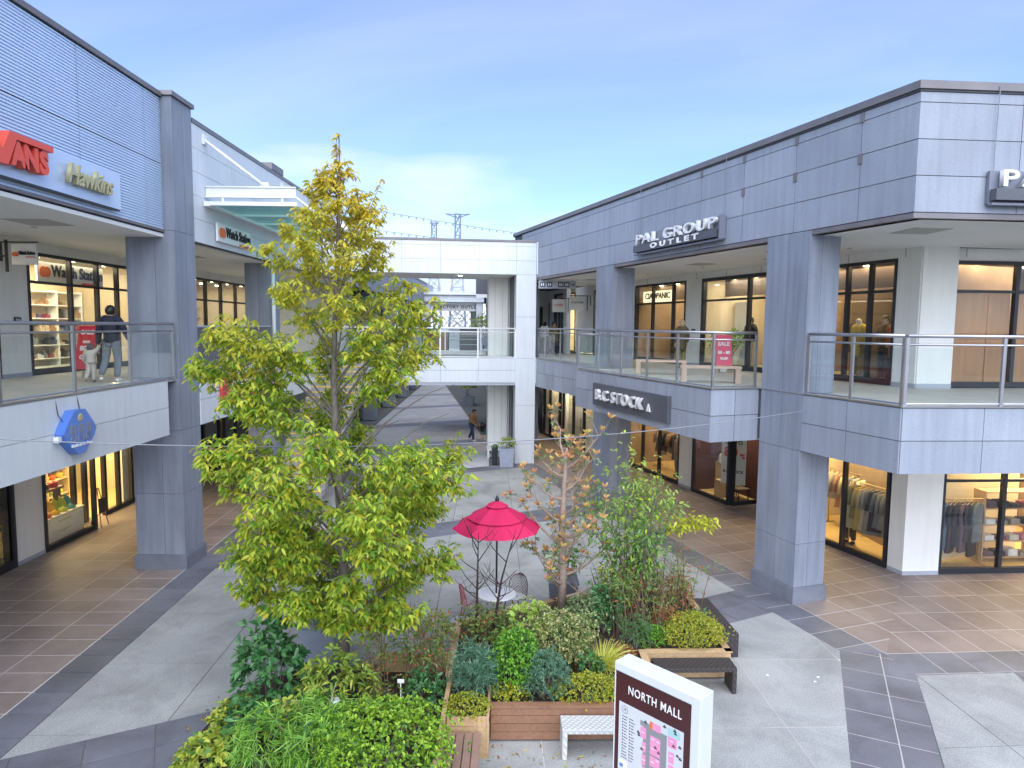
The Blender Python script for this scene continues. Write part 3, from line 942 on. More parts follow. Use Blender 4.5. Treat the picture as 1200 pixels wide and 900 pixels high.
slab([wxy(FR, -18.8, 0.0), wxy(FR, 2.4, 0.0), wxy(FS, SX, 0.0), wxy(FS, SX, 0.3), wxy(FR, 2.3, 0.3), wxy(FR, -18.8, 0.3)], 8.10, 8.19, 'drip_edge', M_CAP)
cap = [wxy(FR, -18.85, -0.07), wxy(FR, 2.44, -0.07), wxy(FS, SX, -0.07), wxy(FS, SX, 0.4), wxy(FR, 2.3, 0.4), wxy(FR, -18.85, 0.4)]
slab(cap, 10.32, 10.46, 'parapet_cap', M_CAP)
slab([wxy(FR, -18.82, -0.035), wxy(FR, 2.42, -0.035), wxy(FS, SX, -0.035), wxy(FS, SX, 0.4), wxy(FR, 2.3, 0.4), wxy(FR, -18.82, 0.4)], 10.28, 10.32, 'parapet_cap', M_BACK)
zr = [8.20, 8.84, 9.47, 10.10, 10.28]
panels(rb, FR, [1.18 - 1.72 * k for k in range(11, -1, -1)] + [2.42], zr, 0.02, M_GREY)
panels(rb, FS, [0.0, 1.92] + [1.92 + 1.72 * k for k in range(1, 5)], zr, 0.02, M_GREY)
for lx, z in ((1.18, 10.10), (-0.54, 10.10), (-2.26, 10.10), (-3.98, 10.10), (1.18, 9.32), (-0.54, 9.32), (-2.26, 9.32)):
    MB().box(lx - 0.05, lx + 0.05, -0.03, -0.012, z - 0.02, z + 0.17).build('vent_cover', M_CAP, rb, FR)
# lower fascia and the balcony that juts out between the pillars
zl = [3.45, 4.07, 4.68]
panels(rb, FR, [0.0, 1.2, 2.42], zl, 0.0, M_GREY)
panels(rb, FS, lin(0.0, SX, 1.72), zl, 0.0, M_GREY)
panels(rb, FR, lin(-8.75, -1.42, 0.92), zl, -1.32, M_GREY)
panels(rb, FR @ Matrix.Translation((-1.45, 0, 0)) @ Matrix.Rotation(R(90), 4, 'Z'), lin(-1.35, 0.0, 0.7), zl, 0.0, M_GREY)
panels(rb, FR @ Matrix.Translation((-8.72, 0, 0)) @ Matrix.Rotation(R(-90), 4, 'Z'), lin(0.0, 1.35, 0.7), zl, 0.0, M_GREY)
panels(rb, FR, lin(-23, -10.06, 0.95), zl, 0.0, M_GREY)
slab([wxy(FR, -24, -0.05), wxy(FR, -8.78, -0.05), wxy(FR, -8.78, -1.37), wxy(FR, -1.39, -1.37), wxy(FR, -1.39, -0.05), wxy(FR, 2.44, -0.05), wxy(FS, SX, -0.05), wxy(FS, SX, 0.08), wxy(FR, 2.36, 0.08), wxy(FR, -1.5, 0.08), wxy(FR, -1.5, -1.25), wxy(FR, -8.67, -1.25), wxy(FR, -8.67, 0.08), wxy(FR, -24, 0.08)], 4.69, 4.715, 'curb_cap', M_STEEL)
# pillars
for x0, x1 in ((-1.3, 0.0), (-10.04, -8.80), (-18.7, -17.5)):
    column(rb, FR, x0, x1, -0.035, 0.80, 0, [1.35, 3.44, 4.70, 8.19], M_COLUMN, 0.52)
# shop walls
YR = 3.88
wall = MB()
for a, b_, z0, z1 in ((-1.2, -0.5, FL2 + 0.1, 7.88), (-10.3, -9.32, FL2 + 0.1, 7.88), (-17.0, -14.1, FL2 + 0.1, 7.88), (-20.2, -18.1, FL2 + 0.1, 7.88)):
    wall.box(a, b_, YR, YR + 0.3, z0, z1)
wall.box(-24, -0.5, YR, YR + 0.3, 7.88, 8.10)
wall.box(-24, -9.5, YR, YR + 0.3, 3.3, 3.45).box(-24, -17.2, YR, YR + 0.3, 0, 3.3)
wall.box(-10.42, -9.5, YR, YR + 0.3, 0.1, 3.3)
wall.build('shop_wall', M_PLASTER, rb, FR)
sk = MB()
for a, b_ in ((-1.2, -0.5), (-10.3, -9.32), (-17.0, -14.1)):
    sk.box(a, b_, YR - 0.012, YR + 0.28, FL2 - 0.01, FL2 + 0.1)
sk.box(-10.42, -9.5, YR - 0.012, YR + 0.28, 0.0, 0.1)
sk.build('skirting', M_ROOFGREY, rb, FR)
# corner pier that faces both ways
pier = [wxy(FR, -1.0, YR), K_PT, wxy(FS, 3.87, 3.86), wxy(FS, 3.87, 4.35), wxy(FR, -1.0, YR + 0.4)]
slab(pier, 0.1, 3.45, 'corner_pier', M_PLASTER)
slab(pier, FL2 + 0.1, 8.10, 'corner_pier', M_PLASTER)
pier2 = [wxy(FR, -1.0, YR - 0.012), (K_PT[0] - 0.004, K_PT[1] - 0.014), wxy(FS, 3.87, 3.848), wxy(FS, 3.87, 4.33), wxy(FR, -1.0, YR + 0.38)]
slab(pier2, 0.0, 0.1, 'skirting', M_ROOFGREY)
slab(pier2, FL2 - 0.01, FL2 + 0.1, 'skirting', M_ROOFGREY)
shop_window(rb, FR, -5.8, -1.2, FL2, 7.88, YR + 0.05, [-4.3, -2.75, -2.0], [7.08])
shop_window(rb, FR, -9.32, -5.8, FL2, 7.88, YR + 0.05, [-6.75], [7.08], fw_=0.12)
shop_window(rb, FR, -14.1, -10.3, FL2, 7.88, YR + 0.05, [-12.7, -11.2], [7.08])
shop_window(rb, FR, -18.1, -17.0, FL2, 7.88, YR + 0.05, [-17.5], [7.08])
shop_window(rb, FR, -23.0, -20.2, FL2, 7.88, YR + 0.05, [-21.6], [7.08])
room(rb, FR, -5.7, -1.3, YR + 0.15, 8.0, FL2, 7.95, M_SHOPMID, M_SHOPFLOOR, 130, (1, 0.72, 0.42), 4)
room(rb, FR, -9.2, -5.85, YR + 0.15, 6.6, FL2, 7.95, M_CREAM, M_FLOOR2, 60, (1, 0.85, 0.62), 3)
room(rb, FR, -14.0, -10.4, YR + 0.15, 8.0, FL2, 7.95, M_SHOPMID, M_SHOPFLOOR, 70, (1, 0.75, 0.45), 3)
room(rb, FR, -23.0, -15.0, YR + 0.35, 8.0, FL2, 7.95, M_CREAM, M_FLOOR2, 240, (1, 0.78, 0.48), 3)
# ground storey shops
shop_window(rb, FR, -5.4, -1.05, 0, 3.45, YR + 0.05, [-4.0, -2.5], [], sill=0.14)
room(rb, FR, -5.2, -1.1, YR + 0.12, 8.5, 0, 3.43, M_CREAM, M_SHOPFLOOR, 270, (1, 0.70, 0.30), 4)
shop_window(rb, FR, -9.5, -7.35, 0, 3.45, YR, [], [], sill=0.12)
shop_window(rb, FR @ Matrix.Translation((-7.35, YR, 0)) @ Matrix.Rotation(R(90), 4, 'Z'), 0.06, 1.35, 0, 3.45, -0.06, [], [], sill=0.12)
room(rb, FR, -9.45, -7.42, YR + 0.06, 5.2, 0.0, 3.43, M_WINE, M_SHOPFLOOR, 45, (1, 0.78, 0.5), 2, right=False)
shop_window(rb, FR, -7.3, -5.3, 0, 3.45, YR + 1.25, [-6.3], [2.4], gm=G_DARK, sill=0.1, fw_=0.12)
MB().box(-7.45, -5.3, YR + 1.9, YR + 2.0, 0, 3.43).build('shop_wall', M_SHOPDARK, rb, FR)
shop_window(rb, FR, -14.5, -10.42, 0, 3.45, YR + 0.05, [-13.2, -11.9], [], sill=0.14)
room(rb, FR, -14.5, -10.5, YR + 0.12, 8.0, 0, 3.43, M_SHOPMID, M_SHOPFLOOR, 85, (1, 0.70, 0.34), 3)
shop_window(rb, FR, -17.2, -14.55, 0, 3.45, YR + 0.05, [-15.9], [], gm=G_DARK)
room(rb, FR, -17.1, -14.7, YR + 0.12, 8.0, 0, 3.43, M_SHOPDARK, M_SHOPFLOOR, 40, (1, 0.70, 0.34), 2)
shop_window(rb, FR, -20.6, -18.0, 0, 3.40, YR - 0.4, [-19.3], [], sill=0.1, fw_=0.12)
shop_window(rb, FR, -23.8, -21.0, 0, 3.40, YR - 0.4, [-22.4], [], sill=0.1, fw_=0.12)
lamp(rb, FR, -19.3, YR - 0.15, 3.2, 40, 1.6, 0.2)
lamp(rb, FR, -22.4, YR - 0.15, 3.2, 40, 1.6, 0.2)
# the front that turns to the right
YT = 4.05
MB().box(3.87, SX, YT, YT + 0.3, 7.80, 8.10).build('shop_wall', M_PLASTER, rb, FS)
shop_window(rb, FS, 3.87, 7.2, FL2, 7.80, YT + 0.02, [5.55], [7.06], sill=0.14)
shop_window(rb, FS, 7.25, SX, FL2, 7.80, YT + 0.02, [8.4], [7.06], sill=0.14)
for a, b_ in ((3.98, 4.9), (4.93, 5.48), (5.62, 6.5), (6.53, 7.12)):
    MB().box(a, b_, YT + 0.09, YT + 0.12, FL2, 7.02).build('plywood_panel', M_PLY, rb, FS)
room(rb, FS, 3.9, SX - 0.2, YT + 0.3, 8.0, FL2, 7.95, M_SHOPDARK, M_SHOPFLOOR, 110, (1, 0.70, 0.42), 5)
shop_window(rb, FS, 3.87, 7.2, 0, 3.45, YT - 0.1, [5.52], [2.38], sill=0.14)
shop_window(rb, FS, 7.25, SX, 0, 3.45, YT - 0.1, [8.4], [2.38], sill=0.14)
room(rb, FS, 3.9, SX - 0.2, YT + 0.05, 8.0, 0, 3.43, M_SHOPMID, M_SHOPFLOOR, 420, (1, 0.70, 0.30), 5)
dress(rb, FR, -5.6, -1.4, 7.95, FL2, 6, 2.5, M_WOODL, 7)
dress(rb, FR, -13.9, -10.5, 7.95, FL2, 5, 2.3, M_WOODB, 8)
dress(rb, FR, -22.8, -15.2, 7.95, FL2, 5, 2.3, M_WOODL, 9)
dress(rb, FR, -5.1, -1.2, 8.4, 0.03, 5, 2.5, M_WOODL, 10)
dress(rb, FR, -14.4, -10.6, 7.95, 0.03, 5, 2.5, M_WOODL, 11)
dress(rb, FS, 4.0, 9.2, 7.95, 0.03, 6, 2.7, M_WOODL, 12)
MB().box(-9.1, -8.35, 5.2, 5.3, FL2, 7.05).build('partition', M_PAPER, rb, FR)
MB().box(-7.9, -6.0, 5.6, 5.7, FL2, 7.0).build('partition', M_CREAM, rb, FR)
for a_, c_ in ((-9.15, -5.9), (-14.0, -10.45), (-5.6, -1.35)):
    MB().box(a_, c_, YR + 0.9, YR + 1.0, 7.25, 7.9).build('dark_interior_board', M_SHOPDARK, rb, FR)  # dark board added to stand in for the dim interior behind the top panes
MB().box(-24.0, -23.8, 1.0, YR, FL2, 8.1).build('end_wall', M_PLASTER, rb, FR)
MB().box(-23.79, -23.75, 1.3, 2.2, FL2, 7.2).build('door', M_CREAM, rb, FR)
MB().box(-23.79, -23.74, 2.5, 3.5, FL2, 7.2).build('door', M_FRAME, rb, FR)
for lx, ly in ((-2.6, 1.6), (-6.6, 1.9), (-11.5, 1.7), (-14.5, 2.0)):
    hatch(rb, FR, lx, ly, 8.10, 0.7, 0.7)
hatch(rb, FS, 1.2, 1.5, 8.10, 0.8, 0.8)
for lx in (-1.5, -4.5, -7.5, -11, -14):
    MB().lathe([(0.06, 8.085), (0.06, 8.105)], 12, wxy(FR, lx, 2.6)).build('ceiling_light', M_SOFFITD, rb, ID)
# upper wall joints above the shop windows
for M_, x0, x1, y in ((FR, -16.6, -1.0, YR), (FS, 4.2, 9.0, YT)):
    for x in lin(x0, x1, 1.7):
        MB().box(x - 0.006, x + 0.006, y - 0.004, y + 0.01, 7.89, 8.10).build('wall_joint', M_BACK, rb, M_)
for x, z in ((-9.75, 5.98), (-16.4, 6.0)):
    pl = MB().box(x - 0.11, x + 0.11, YR - 0.03, YR - 0.002, z - 0.08, z + 0.08).build('number_plate', M_FRAME, rb, FR)
    text('lettering', '226', M_PAPER, pl, FR, x, YR - 0.033, z, 0.11, 0.004)
pl = MB().box(-10.05, -9.83, YR - 0.03, YR - 0.002, 2.4, 2.54).build('number_plate', M_FRAME, rb, FR)
text('lettering', '125', M_PAPER, pl, FR, -9.94, YR - 0.033, 2.47, 0.1, 0.004)

railing('steel railing with glass panes around the jutting balcony over the charcoal sign', FR, [(-8.7, -0.1), (-8.7, -1.29), (-1.47, -1.29), (-1.47, -0.1)], 4.715, 1.5, 'glass railings of the upper walkways')
railing('steel railing with glass panes in front of the plywood screened window', FS, [(0.06, 0.03), (SX - 0.1, 0.03)], 4.715, 1.72, 'glass railings of the upper walkways')
railing('short steel railing with glass panes between big grey pillar and building corner', FR, [(0.06, 0.03), (2.36, 0.03)], 4.715, 1.15, 'glass railings of the upper walkways')
railing('steel railing with glass panes beside the people near the direction sign', FR, [(-19.6, 0.03), (-10.1, 0.03)], 4.715, 1.6, 'glass railings of the upper walkways')

# ================================================================ FOOTBRIDGE
br = thing('footbridge', 'white panelled covered footbridge across the courtyard between both buildings', 'bridge', FB @ Matrix.Translation((-4, 1.5, 0)))
BX = -10.4
MB().box(BX, -0.9, 0.0, 3.3, 3.68, 4.66).box(BX, -0.9, 0.0, 3.3, 8.40, 9.70).build('bridge_slab', M_BACK, br, FB)
MB().box(BX, -0.98, 0.05, 3.3, 4.66, 4.70).build('floor_finish', M_FLOOR2, br, FB)
MB().box(BX, -0.98, 0.03, 3.3, 3.60, 3.68).box(BX, -0.98, 0.03, 3.3, 8.32, 8.40).build('soffit', M_SOFFIT, br, FB)
MB().box(BX, -1.0, -0.02, 0.16, 3.50, 3.60).build('gutter', M_ROOFGREY, br, FB)
bx = [-1.0 - 1.64 * k for k in range(5, -1, -1)]
panels(br, FB, bx, [3.62, 4.15, 4.69], 0.0, M_WHITE)
panels(br, FB, bx, [8.32, 8.92, 9.52, 9.70], 0.0, M_WHITE)
panels(br, FB, [-1.0, -0.13], [8.32, 8.92, 9.52, 9.70], 0.0, M_WHITE)
MB().box(BX, -0.1, -0.06, 0.35, 9.705, 9.80).build('parapet_cap', M_CAP, br, FB)
MB().box(-0.97, -0.16, 0.0, 0.9, 0, 9.7).build('pier', M_BACK, br, FB)
for z0, z1 in ((0, 0.9), (0.9, 2.6), (2.6, 4.69), (4.69, 6.5), (6.5, 8.32)):
    boxpart('pier_panel', M_WHITE, br, FB, -1.0, -0.13, -0.03, 0.0, z0 + 0.005, z1 - 0.005)
    boxpart('pier_panel', M_WHITE, br, FB, -1.0, -0.97, 0.002, 0.9, z0 + 0.005, z1 - 0.005)
    boxpart('pier_panel', M_WHITE, br, FB, -0.16, -0.13, 0.002, 0.9, z0 + 0.005, z1 - 0.005)
for z0, z1 in ((8.35, 9.66), (3.6, 4.66)):
    d = MB().box(-0.12, 0.12, -0.10, 0.12, z0, z1).box(-0.15, 0.15, -0.13, 0.15, z1, z1 + 0.05)
    d.tube([(-0.02, -0.14, z0 - 0.02), (-0.02, -0.14, z1 - 0.1)], 0.035, 8).build('downpipe', M_WHITEMETAL, br, FB)
# rear block under and over the deck
MB().box(-2.06, -1.06, 2.15, 3.1, 0, 3.6).box(-2.06, -1.06, 2.15, 3.1, 4.70, 8.32).build('rear_pier', M_PLASTER, br, FB)
for x in (-1.75, -1.40):
    MB().box(x - 0.006, x + 0.006, 2.144, 2.16, 0.02, 3.58).box(x - 0.006, x + 0.006, 2.144, 2.16, 4.72, 8.30).build('wall_joint', M_ROOFGREY, br, FB)
MB().tube([(-1.18, 2.05, 0.02), (-1.18, 2.05, 3.58)], 0.05, 8).tube([(-1.18, 2.05, 4.72), (-1.18, 2.05, 8.30)], 0.05, 8).build('downpipe', M_WHITEMETAL, br, FB)
MB().box(-1.06, -1.0, 0.9, 3.1, 0, 3.6).box(-1.06, -1.0, 0.9, 3.1, 4.7, 8.32).build('side_wall', M_FRAME, br, FB)
MB().lathe([(0.07, 8.30), (0.07, 8.318)], 12, (-3.4, 1.2)).build('ceiling_light', M_LAMP, br, FB)
railing('white railing with glass panes along the deck of the covered footbridge', FB, [(-9.2, 0.03), (-1.02, 0.03)], 4.70, 1.64, 'glass railings of the upper walkways', color=M_WHITEMETAL)
railing('white railing with glass panes along the far side of the footbridge', FB, [(-9.2, 3.2), (-2.35, 3.2)], 4.70, 1.7, 'glass railings of the upper walkways', color=M_WHITEMETAL)
t = thing('stone_bench', 'pale stone ledge bench at the foot of the white footbridge pier', 'bench', FB @ Matrix.Translation((-1.7, 1.5, 0)))
MB().box(-2.15, -1.06, 1.2, 2.12, 0.36, 0.46).build('seat', M_PLASTER, t, FB)
MB().box(-2.13, -2.03, 1.22, 2.1, 0, 0.36).box(-1.17, -1.08, 1.22, 2.1, 0, 0.36).box(-2.03, -1.17, 1.6, 2.1, 0, 0.36).build('base', M_PLASTER, t, FB)

# ================================================================ STAIRCASE behind the tree
st = thing('staircase', 'straight outdoor staircase with yellow nosings rising behind the tall tree', 'staircase', frame(-7.0, 20.1))
NS, RUN, RISE = 26, 0.335, 4.70 / 26
SX0, SX1 = -8.05, -6.1
FW = ID
for k in range(NS):
    y = 20.1 + k * RUN
    z = (k + 1) * RISE
    s_ = boxpart('step', M_STEP, st, ID, SX0, SX1, y, y + RUN + 0.02, z - RISE, z)
    boxpart('nosing', M_YELLOW, s_, ID, SX0 + 0.03, SX1 - 0.03, y - 0.012, y + 0.055, z - 0.035, z + 0.004)
for x in (SX0 - 0.09, SX1 + 0.01):
    MB().add([(x, 20.0, 0), (x + 0.08, 20.0, 0), (x + 0.08, 29.0, 4.45), (x, 29.0, 4.45), (x, 20.0, 0.45), (x + 0.08, 20.0, 0.45), (x + 0.08, 29.0, 5.0), (x, 29.0, 5.0)], [(3, 2, 1, 0), (4, 5, 6, 7), (0, 1, 5, 4), (1, 2, 6, 5), (2, 3, 7, 6), (3, 0, 4, 7)]).build('stringer', M_WHITEMETAL, st)
    for dz in (0.95, 0.62):
        MB().tube([(x + 0.04, 20.0, 0.3 + dz), (x + 0.04, 29.0, 4.85 + dz)], 0.03, 8).build('handrail', M_WHITEMETAL, st)
    for k in range(6):
        y = 20.0 + k * 1.7
        zz = (y - 20.0) / 9.0 * 4.55
        MB().box(x + 0.01, x + 0.07, y, y + 0.06, zz + 0.3, zz + 1.22).build('post', M_WHITEMETAL, st)

# ================================================================ SIGNS
# --- louvred wall board with red and gold raised lettering
t = thing('shop_sign', 'pale blue board with red and gold raised letters on the louvred wall', 'sign', FL @ Matrix.Translation((12, 0.2, 8.4)))
MB().box(8.2, 14.12, 0.13, 0.20, 8.42, 9.13).build('board', M_SIGNBOARD, t, FL)
MB().box(8.2, 14.1, 0.14, 0.22, 8.39, 8.42).build('board_edge', M_FRAME, t, FL)
MB().prism_xz([(10.22, 9.10), (10.45, 9.10), (10.66, 8.78), (10.84, 9.10), (11.84, 9.10), (11.84, 9.00), (10.98, 9.00), (10.77, 8.56), (10.56, 8.56)], -0.06, 0.12).build('letter', M_RED, t, FL)
for ch, x in (('A', 11.05), ('N', 11.34), ('S', 11.64)):
    me = text_mesh(ch, 0.50, 0.13, 0.028, xs=0.86); me.materials.clear(); me.materials.append(M_RED)
    put('letter', me, t, FL @ Matrix.Translation((x, 0.03, 8.765)))
me = text_mesh('Hawkins', 0.52, 0.08, 0.006, shear=0.38, spacing=0.93, xs=0.80); me.materials.clear(); me.materials.append(M_GOLD)
put('lettering', me, t, FL @ Matrix.Translation((12.98, 0.05, 8.78)))


def watch_board(t, M, x0, x1, y, z0, z1, sz):
    """white plate: orange disc pair, black lettering, small red line under it"""
    MB().box(x0, x1, y, y + 0.06, z0, z1).build('board', M_PAPER, t, M)
    zc = (z0 + z1) / 2
    h = (z1 - z0)
    rd = min(h * 0.27, (x1 - x0) * 0.085)
    tx0 = x0 + rd * 3.6
    for k in (0, 1):
        MB().lathe([(rd, 0), (rd, 0.02)], 20).build('disc', M_ORANGE, t, M @ Matrix.Translation((x0 + rd * (1.5 + 0.9 * k), y - 0.001 - 0.003 * k, zc)) @ Matrix.Rotation(R(90), 4, 'X'))
    text('lettering', 'Watch Station', M_BLACKINK, t, M, (tx0 + x1 - rd * 0.3) / 2, y - 0.012, zc + h * 0.06, sz * 1.15, 0.03, bold=0.003, width=x1 - tx0 - rd * 0.5)
    text('lettering', 'INTERNATIONAL', M_RED, t, M, x0 + (x1 - x0) * 0.78, y - 0.010, zc - sz * 0.62, sz * 0.26, 0.02, bold=0.002)


t = thing('shop_sign', 'white fascia sign with orange discs and black watch shop lettering under the canopy', 'sign', FL @ Matrix.Translation((19.3, 0, 8.3)))
watch_board(t, FL, 18.25, 20.48, -0.07, 8.31, 8.80, 0.34)
t = thing('shop_sign', 'white lit sign with orange discs inside the upper shop window, behind the glass', 'sign', FL @ Matrix.Translation((19.3, 4.6, 7.2)))
watch_board(t, FL, 17.9, 20.75, 4.62, 7.16, 7.70, 0.40)
MB().box(18.0, 18.02, 4.63, 4.65, 7.7, 7.92).box(20.6, 20.62, 4.63, 4.65, 7.7, 7.92).build('hanger', M_FRAME, t, FL)
MH = Matrix.Translation((-11.52, 15.9, 0))
t = thing('blade_sign', 'small white projecting sign on a black bracket beside the upper left shop', 'sign', MH @ Matrix.Translation((0, 0, 7.4)))
watch_board(t, MH, -0.30, 0.28, -0.03, 7.42, 7.90, 0.10)
MB().box(-0.46, -0.42, -0.03, 0.03, 7.25, 8.0).box(-0.72, -0.56, -0.04, 0.04, 7.5, 7.95).box(-0.6, 0.3, -0.02, 0.02, 7.93, 7.96).box(-0.56, -0.46, -0.02, 0.02, 7.6, 7.64).build('bracket', M_FRAME, t, MH)
# --- blue lozenge
t = thing('shop_sign', 'blue rounded lozenge sign with gold emblem on the lower white fascia', 'sign', FL @ Matrix.Translation((12, 0, 3.7)))
hx = [(11.84, 4.50), (12.16, 4.50), (12.40, 4.22), (12.46, 4.11), (12.40, 3.99), (12.10, 3.70), (11.90, 3.70), (11.60, 3.99), (11.54, 4.11), (11.60, 4.22)]
MB().prism_xz(hx, -0.20, -0.035).build('board', M_BLUE, t, FL)
cx, cz = 12.0, 4.1
MB().prism_xz([(cx + (x - cx) * 0.985, cz + (z - cz) * 0.985) for x, z in hx], -0.206, -0.2005).build('face', M_BLUE2, t, FL)
MB().lathe([(0.075, 0), (0.05, 0.012)], 14).build('emblem', M_GOLD, t, FL @ Matrix.Translation((12.0, -0.207, 4.36)) @ Matrix.Rotation(R(90), 4, 'X'))
b = MB()
for gx_ in (11.78, 12.0, 12.22):
    w_ = 0.075
    for dz in (0, 0.055, 0.11):
        b.box(gx_ - w_, gx_ + w_, -0.215, -0.2065, 4.105 + dz, 4.122 + dz)
    for dx_ in (-0.05, 0.0, 0.055):
        b.box(gx_ + dx_ - 0.009, gx_ + dx_ + 0.009, -0.217, -0.2075, 4.07, 4.25)
b.build('characters', M_GREYINK, t, FL)
text('lettering', 'OUTLET', M_GREYINK, t, FL, 12.0, -0.212, 3.985, 0.165, 0.01, xs=0.95)
text('lettering', 'Outlet of the Stars', M_PAPER, t, FL, 12.0, -0.212, 3.87, 0.075, 0.01, bold=0.002, shear=0.3)
MB().tube([(11.62, -0.02, 4.75), (11.64, -0.05, 4.45), (11.70, -0.10, 4.30)], 0.008, 5).tube([(12.2, -0.02, 4.75), (12.22, -0.06, 4.47)], 0.008, 5).build('cable', M_WIRE, t, FL)
MB().box(11.47, 11.56, -0.15, -0.06, 3.98, 4.08).build('socket', M_WHITEMETAL, t, FL)
# --- red cookware sign
t = thing('shop_sign', 'red board with white rounded plate on the far left fascia behind the tree', 'sign', FL @ Matrix.Translation((20, 0, 3.9)))
MB().box(18.15, 22.3, -0.12, -0.035, 3.92, 4.60).build('board', M_REDBOARD, t, FL)
MB().prism_xz([(18.9, 4.08), (21.9, 4.08), (22.0, 4.16), (22.0, 4.38), (21.9, 4.46), (18.9, 4.46), (18.78, 4.36), (18.78, 4.18)], -0.14, -0.121).build('plate', M_PAPER, t, FL)
MB().lathe([(0.155, 0), (0.155, 0.01)], 20).lathe([(0.09, 0.01), (0.09, 0.014)], 16).build('emblem', M_GREYINK, t, FL @ Matrix.Translation((19.05, -0.142, 4.27)) @ Matrix.Rotation(R(90), 4, 'X'))
text('lettering', 'LE CREUSET', M_BLACKINK, t, FL, 20.55, -0.147, 4.27, 0.36, 0.012, bold=0.008, spacing=1.05)


# --- slate board with white raised letters (two of them)
def pal(t, M, x0, x1):
    MB().box(x0, x1, -0.10, -0.035, 8.36, 8.93).box(x1 - 0.04, x1, -0.22, -0.10, 8.34, 8.95).box(x0, x1 - 0.04, -0.20, -0.10, 8.32, 8.36).build('board', M_SLATEBOARD, t, M)
    MB().box(x0 + 0.02, x1 - 0.12, -0.26, -0.11, 8.40, 8.60).build('lower_board', M_CHARCOAL, t, M)
    text('lettering', 'PAL GROUP', M_CHROME, t, M, (x0 + x1) / 2, -0.20, 8.765, 0.40, 0.10, bold=0.006, spacing=1.2, width=(x1 - x0) * 0.93)
    text('lettering', 'OUTLET', M_PAPER, t, M, (x0 + x1) / 2 + 0.1, -0.27, 8.50, 0.20, 0.02, bold=0.008, spacing=1.7, width=(x1 - x0) * 0.56)
    for x in (x0 + 0.1, x1 - 0.02):
        MB().tube([(x, -0.06, 8.95), (x, -0.05, 9.3), (x, -0.08, 10.40)], 0.008, 5).build('cable', M_WIREL, t, M)


t = thing('shop_sign', 'slate sign with big white raised letters on the grey wall, facing the courtyard', 'sign', FR @ Matrix.Translation((-5, 0, 8.36)))
pal(t, FR, -7.12, -2.86)
t = thing('shop_sign', 'slate sign with white raised letters cut off by the right edge of the photo', 'sign', FS @ Matrix.Translation((3.4, 0, 8.36)))
pal(t, FS, 1.30, 5.5)
# --- charcoal sign under the balcony
t = thing('shop_sign', 'charcoal sign with chrome raised letters on the jutting balcony front', 'sign', FR @ Matrix.Translation((-5.1, -1.4, 3.7)))
MB().box(-7.26, -3.06, -1.46, -1.36, 3.69, 4.36).box(-3.06, -3.03, -1.47, -1.36, 3.68, 4.37).build('board', M_CHARCOAL, t, FR)
text('lettering', 'B.C STOCK', M_CHROME, t, FR, -5.5, -1.535, 4.03, 0.44, 0.10, bold=0.004, spacing=1.15, width=2.75)
MB().prism_xz([(-4.02, 3.87), (-3.82, 3.87), (-3.92, 4.08)], -1.50, -1.462).build('mark', M_CHROME, t, FR)
# --- shop sign in the upper right window
t = thing('shop_sign', 'cream lit sign with black capitals inside the upper right shop window', 'sign', FR @ Matrix.Translation((-13, 4.2, 7.2)))
MB().box(-14.2, -11.9, 4.22, 4.28, 7.16, 7.62).build('board', mat('cream_sign', (0.80, 0.70, 0.50), 0.5, var=0, emit=(1.0, 0.80, 0.48), estr=0.5), t, FR)
text('lettering', 'CIAOPANIC', M_BLACKINK, t, FR, -12.85, 4.20, 7.40, 0.34, 0.02, bold=0.006, width=1.9)
# --- direction sign hanging in the upper right walkway
MD = Matrix.Translation((1.95, 28.9, 0))
t = thing('direction_sign', 'hanging grey direction sign with dark pictograms and an arrow by the white bridge', 'sign', MD @ Matrix.Translation((0, 0, 7.7)))
MB().box(-0.85, 0.75, -0.05, 0.05, 7.72, 8.06).build('board', M_ROOFGREY, t, MD)
for x in (-0.68, -0.38, 0.10, 0.36):
    MB().box(x - 0.115, x + 0.115, -0.062, -0.051, 7.78, 8.0).build('pictogram', mat('navy_print', (0.03, 0.035, 0.08), 0.5, var=0), t, MD)
    MB().box(x - 0.06, x - 0.02, -0.066, -0.063, 7.83, 7.95).box(x + 0.02, x + 0.06, -0.066, -0.063, 7.83, 7.95).build('symbol', M_PAPER, t, MD)
MB().add([(0.52, -0.055, 7.875), (0.62, -0.055, 7.875), (0.62, -0.055, 7.835), (0.70, -0.055, 7.89), (0.62, -0.055, 7.945), (0.62, -0.055, 7.905), (0.52, -0.055, 7.905)], [(0, 1, 2, 3, 4, 5, 6)]).build('arrow', M_BLACKINK, t, MD)
MB().box(-0.7, -0.68, -0.01, 0.01, 8.06, 8.12).box(0.58, 0.60, -0.01, 0.01, 8.06, 8.12).build('hanger', M_FRAME, t, MD)
# --- small projecting signs in the upper right walkway
for (lx, z, lab, tx, m_) in ((-19.8, 7.15, 'white projecting sign with red mark in the upper right walkway', 'CALBEE', M_RED), (-17.6, 7.2, 'cream projecting sign on twin black brackets in the upper right walkway', 'COUTURE', M_BLACKINK)):
    p = FR @ Vector((lx, 2.75, 0))
    MW = frame(p.x, p.y, 0, 4)
    t = thing('blade_sign', lab, 'sign', MW @ Matrix.Translation((0, 0, z)))
    MB().box(-0.32, 0.32, -0.05, 0.05, z - 0.32, z + 0.32).build('board', M_PAPER if m_ is M_RED else M_PLASTER, t, MW)
    text('lettering', tx, m_, t, MW, 0, -0.055, z + 0.04, 0.13, 0.006, bold=0.002)
    MB().box(-0.35, 0.55, -0.02, 0.02, z + 0.34, z + 0.38).box(0.48, 0.52, -0.02, 0.02, z - 0.35, z + 0.36).box(0.62, 0.66, -0.02, 0.02, z - 0.1, z + 0.36).build('bracket', M_FRAME, t, MW)


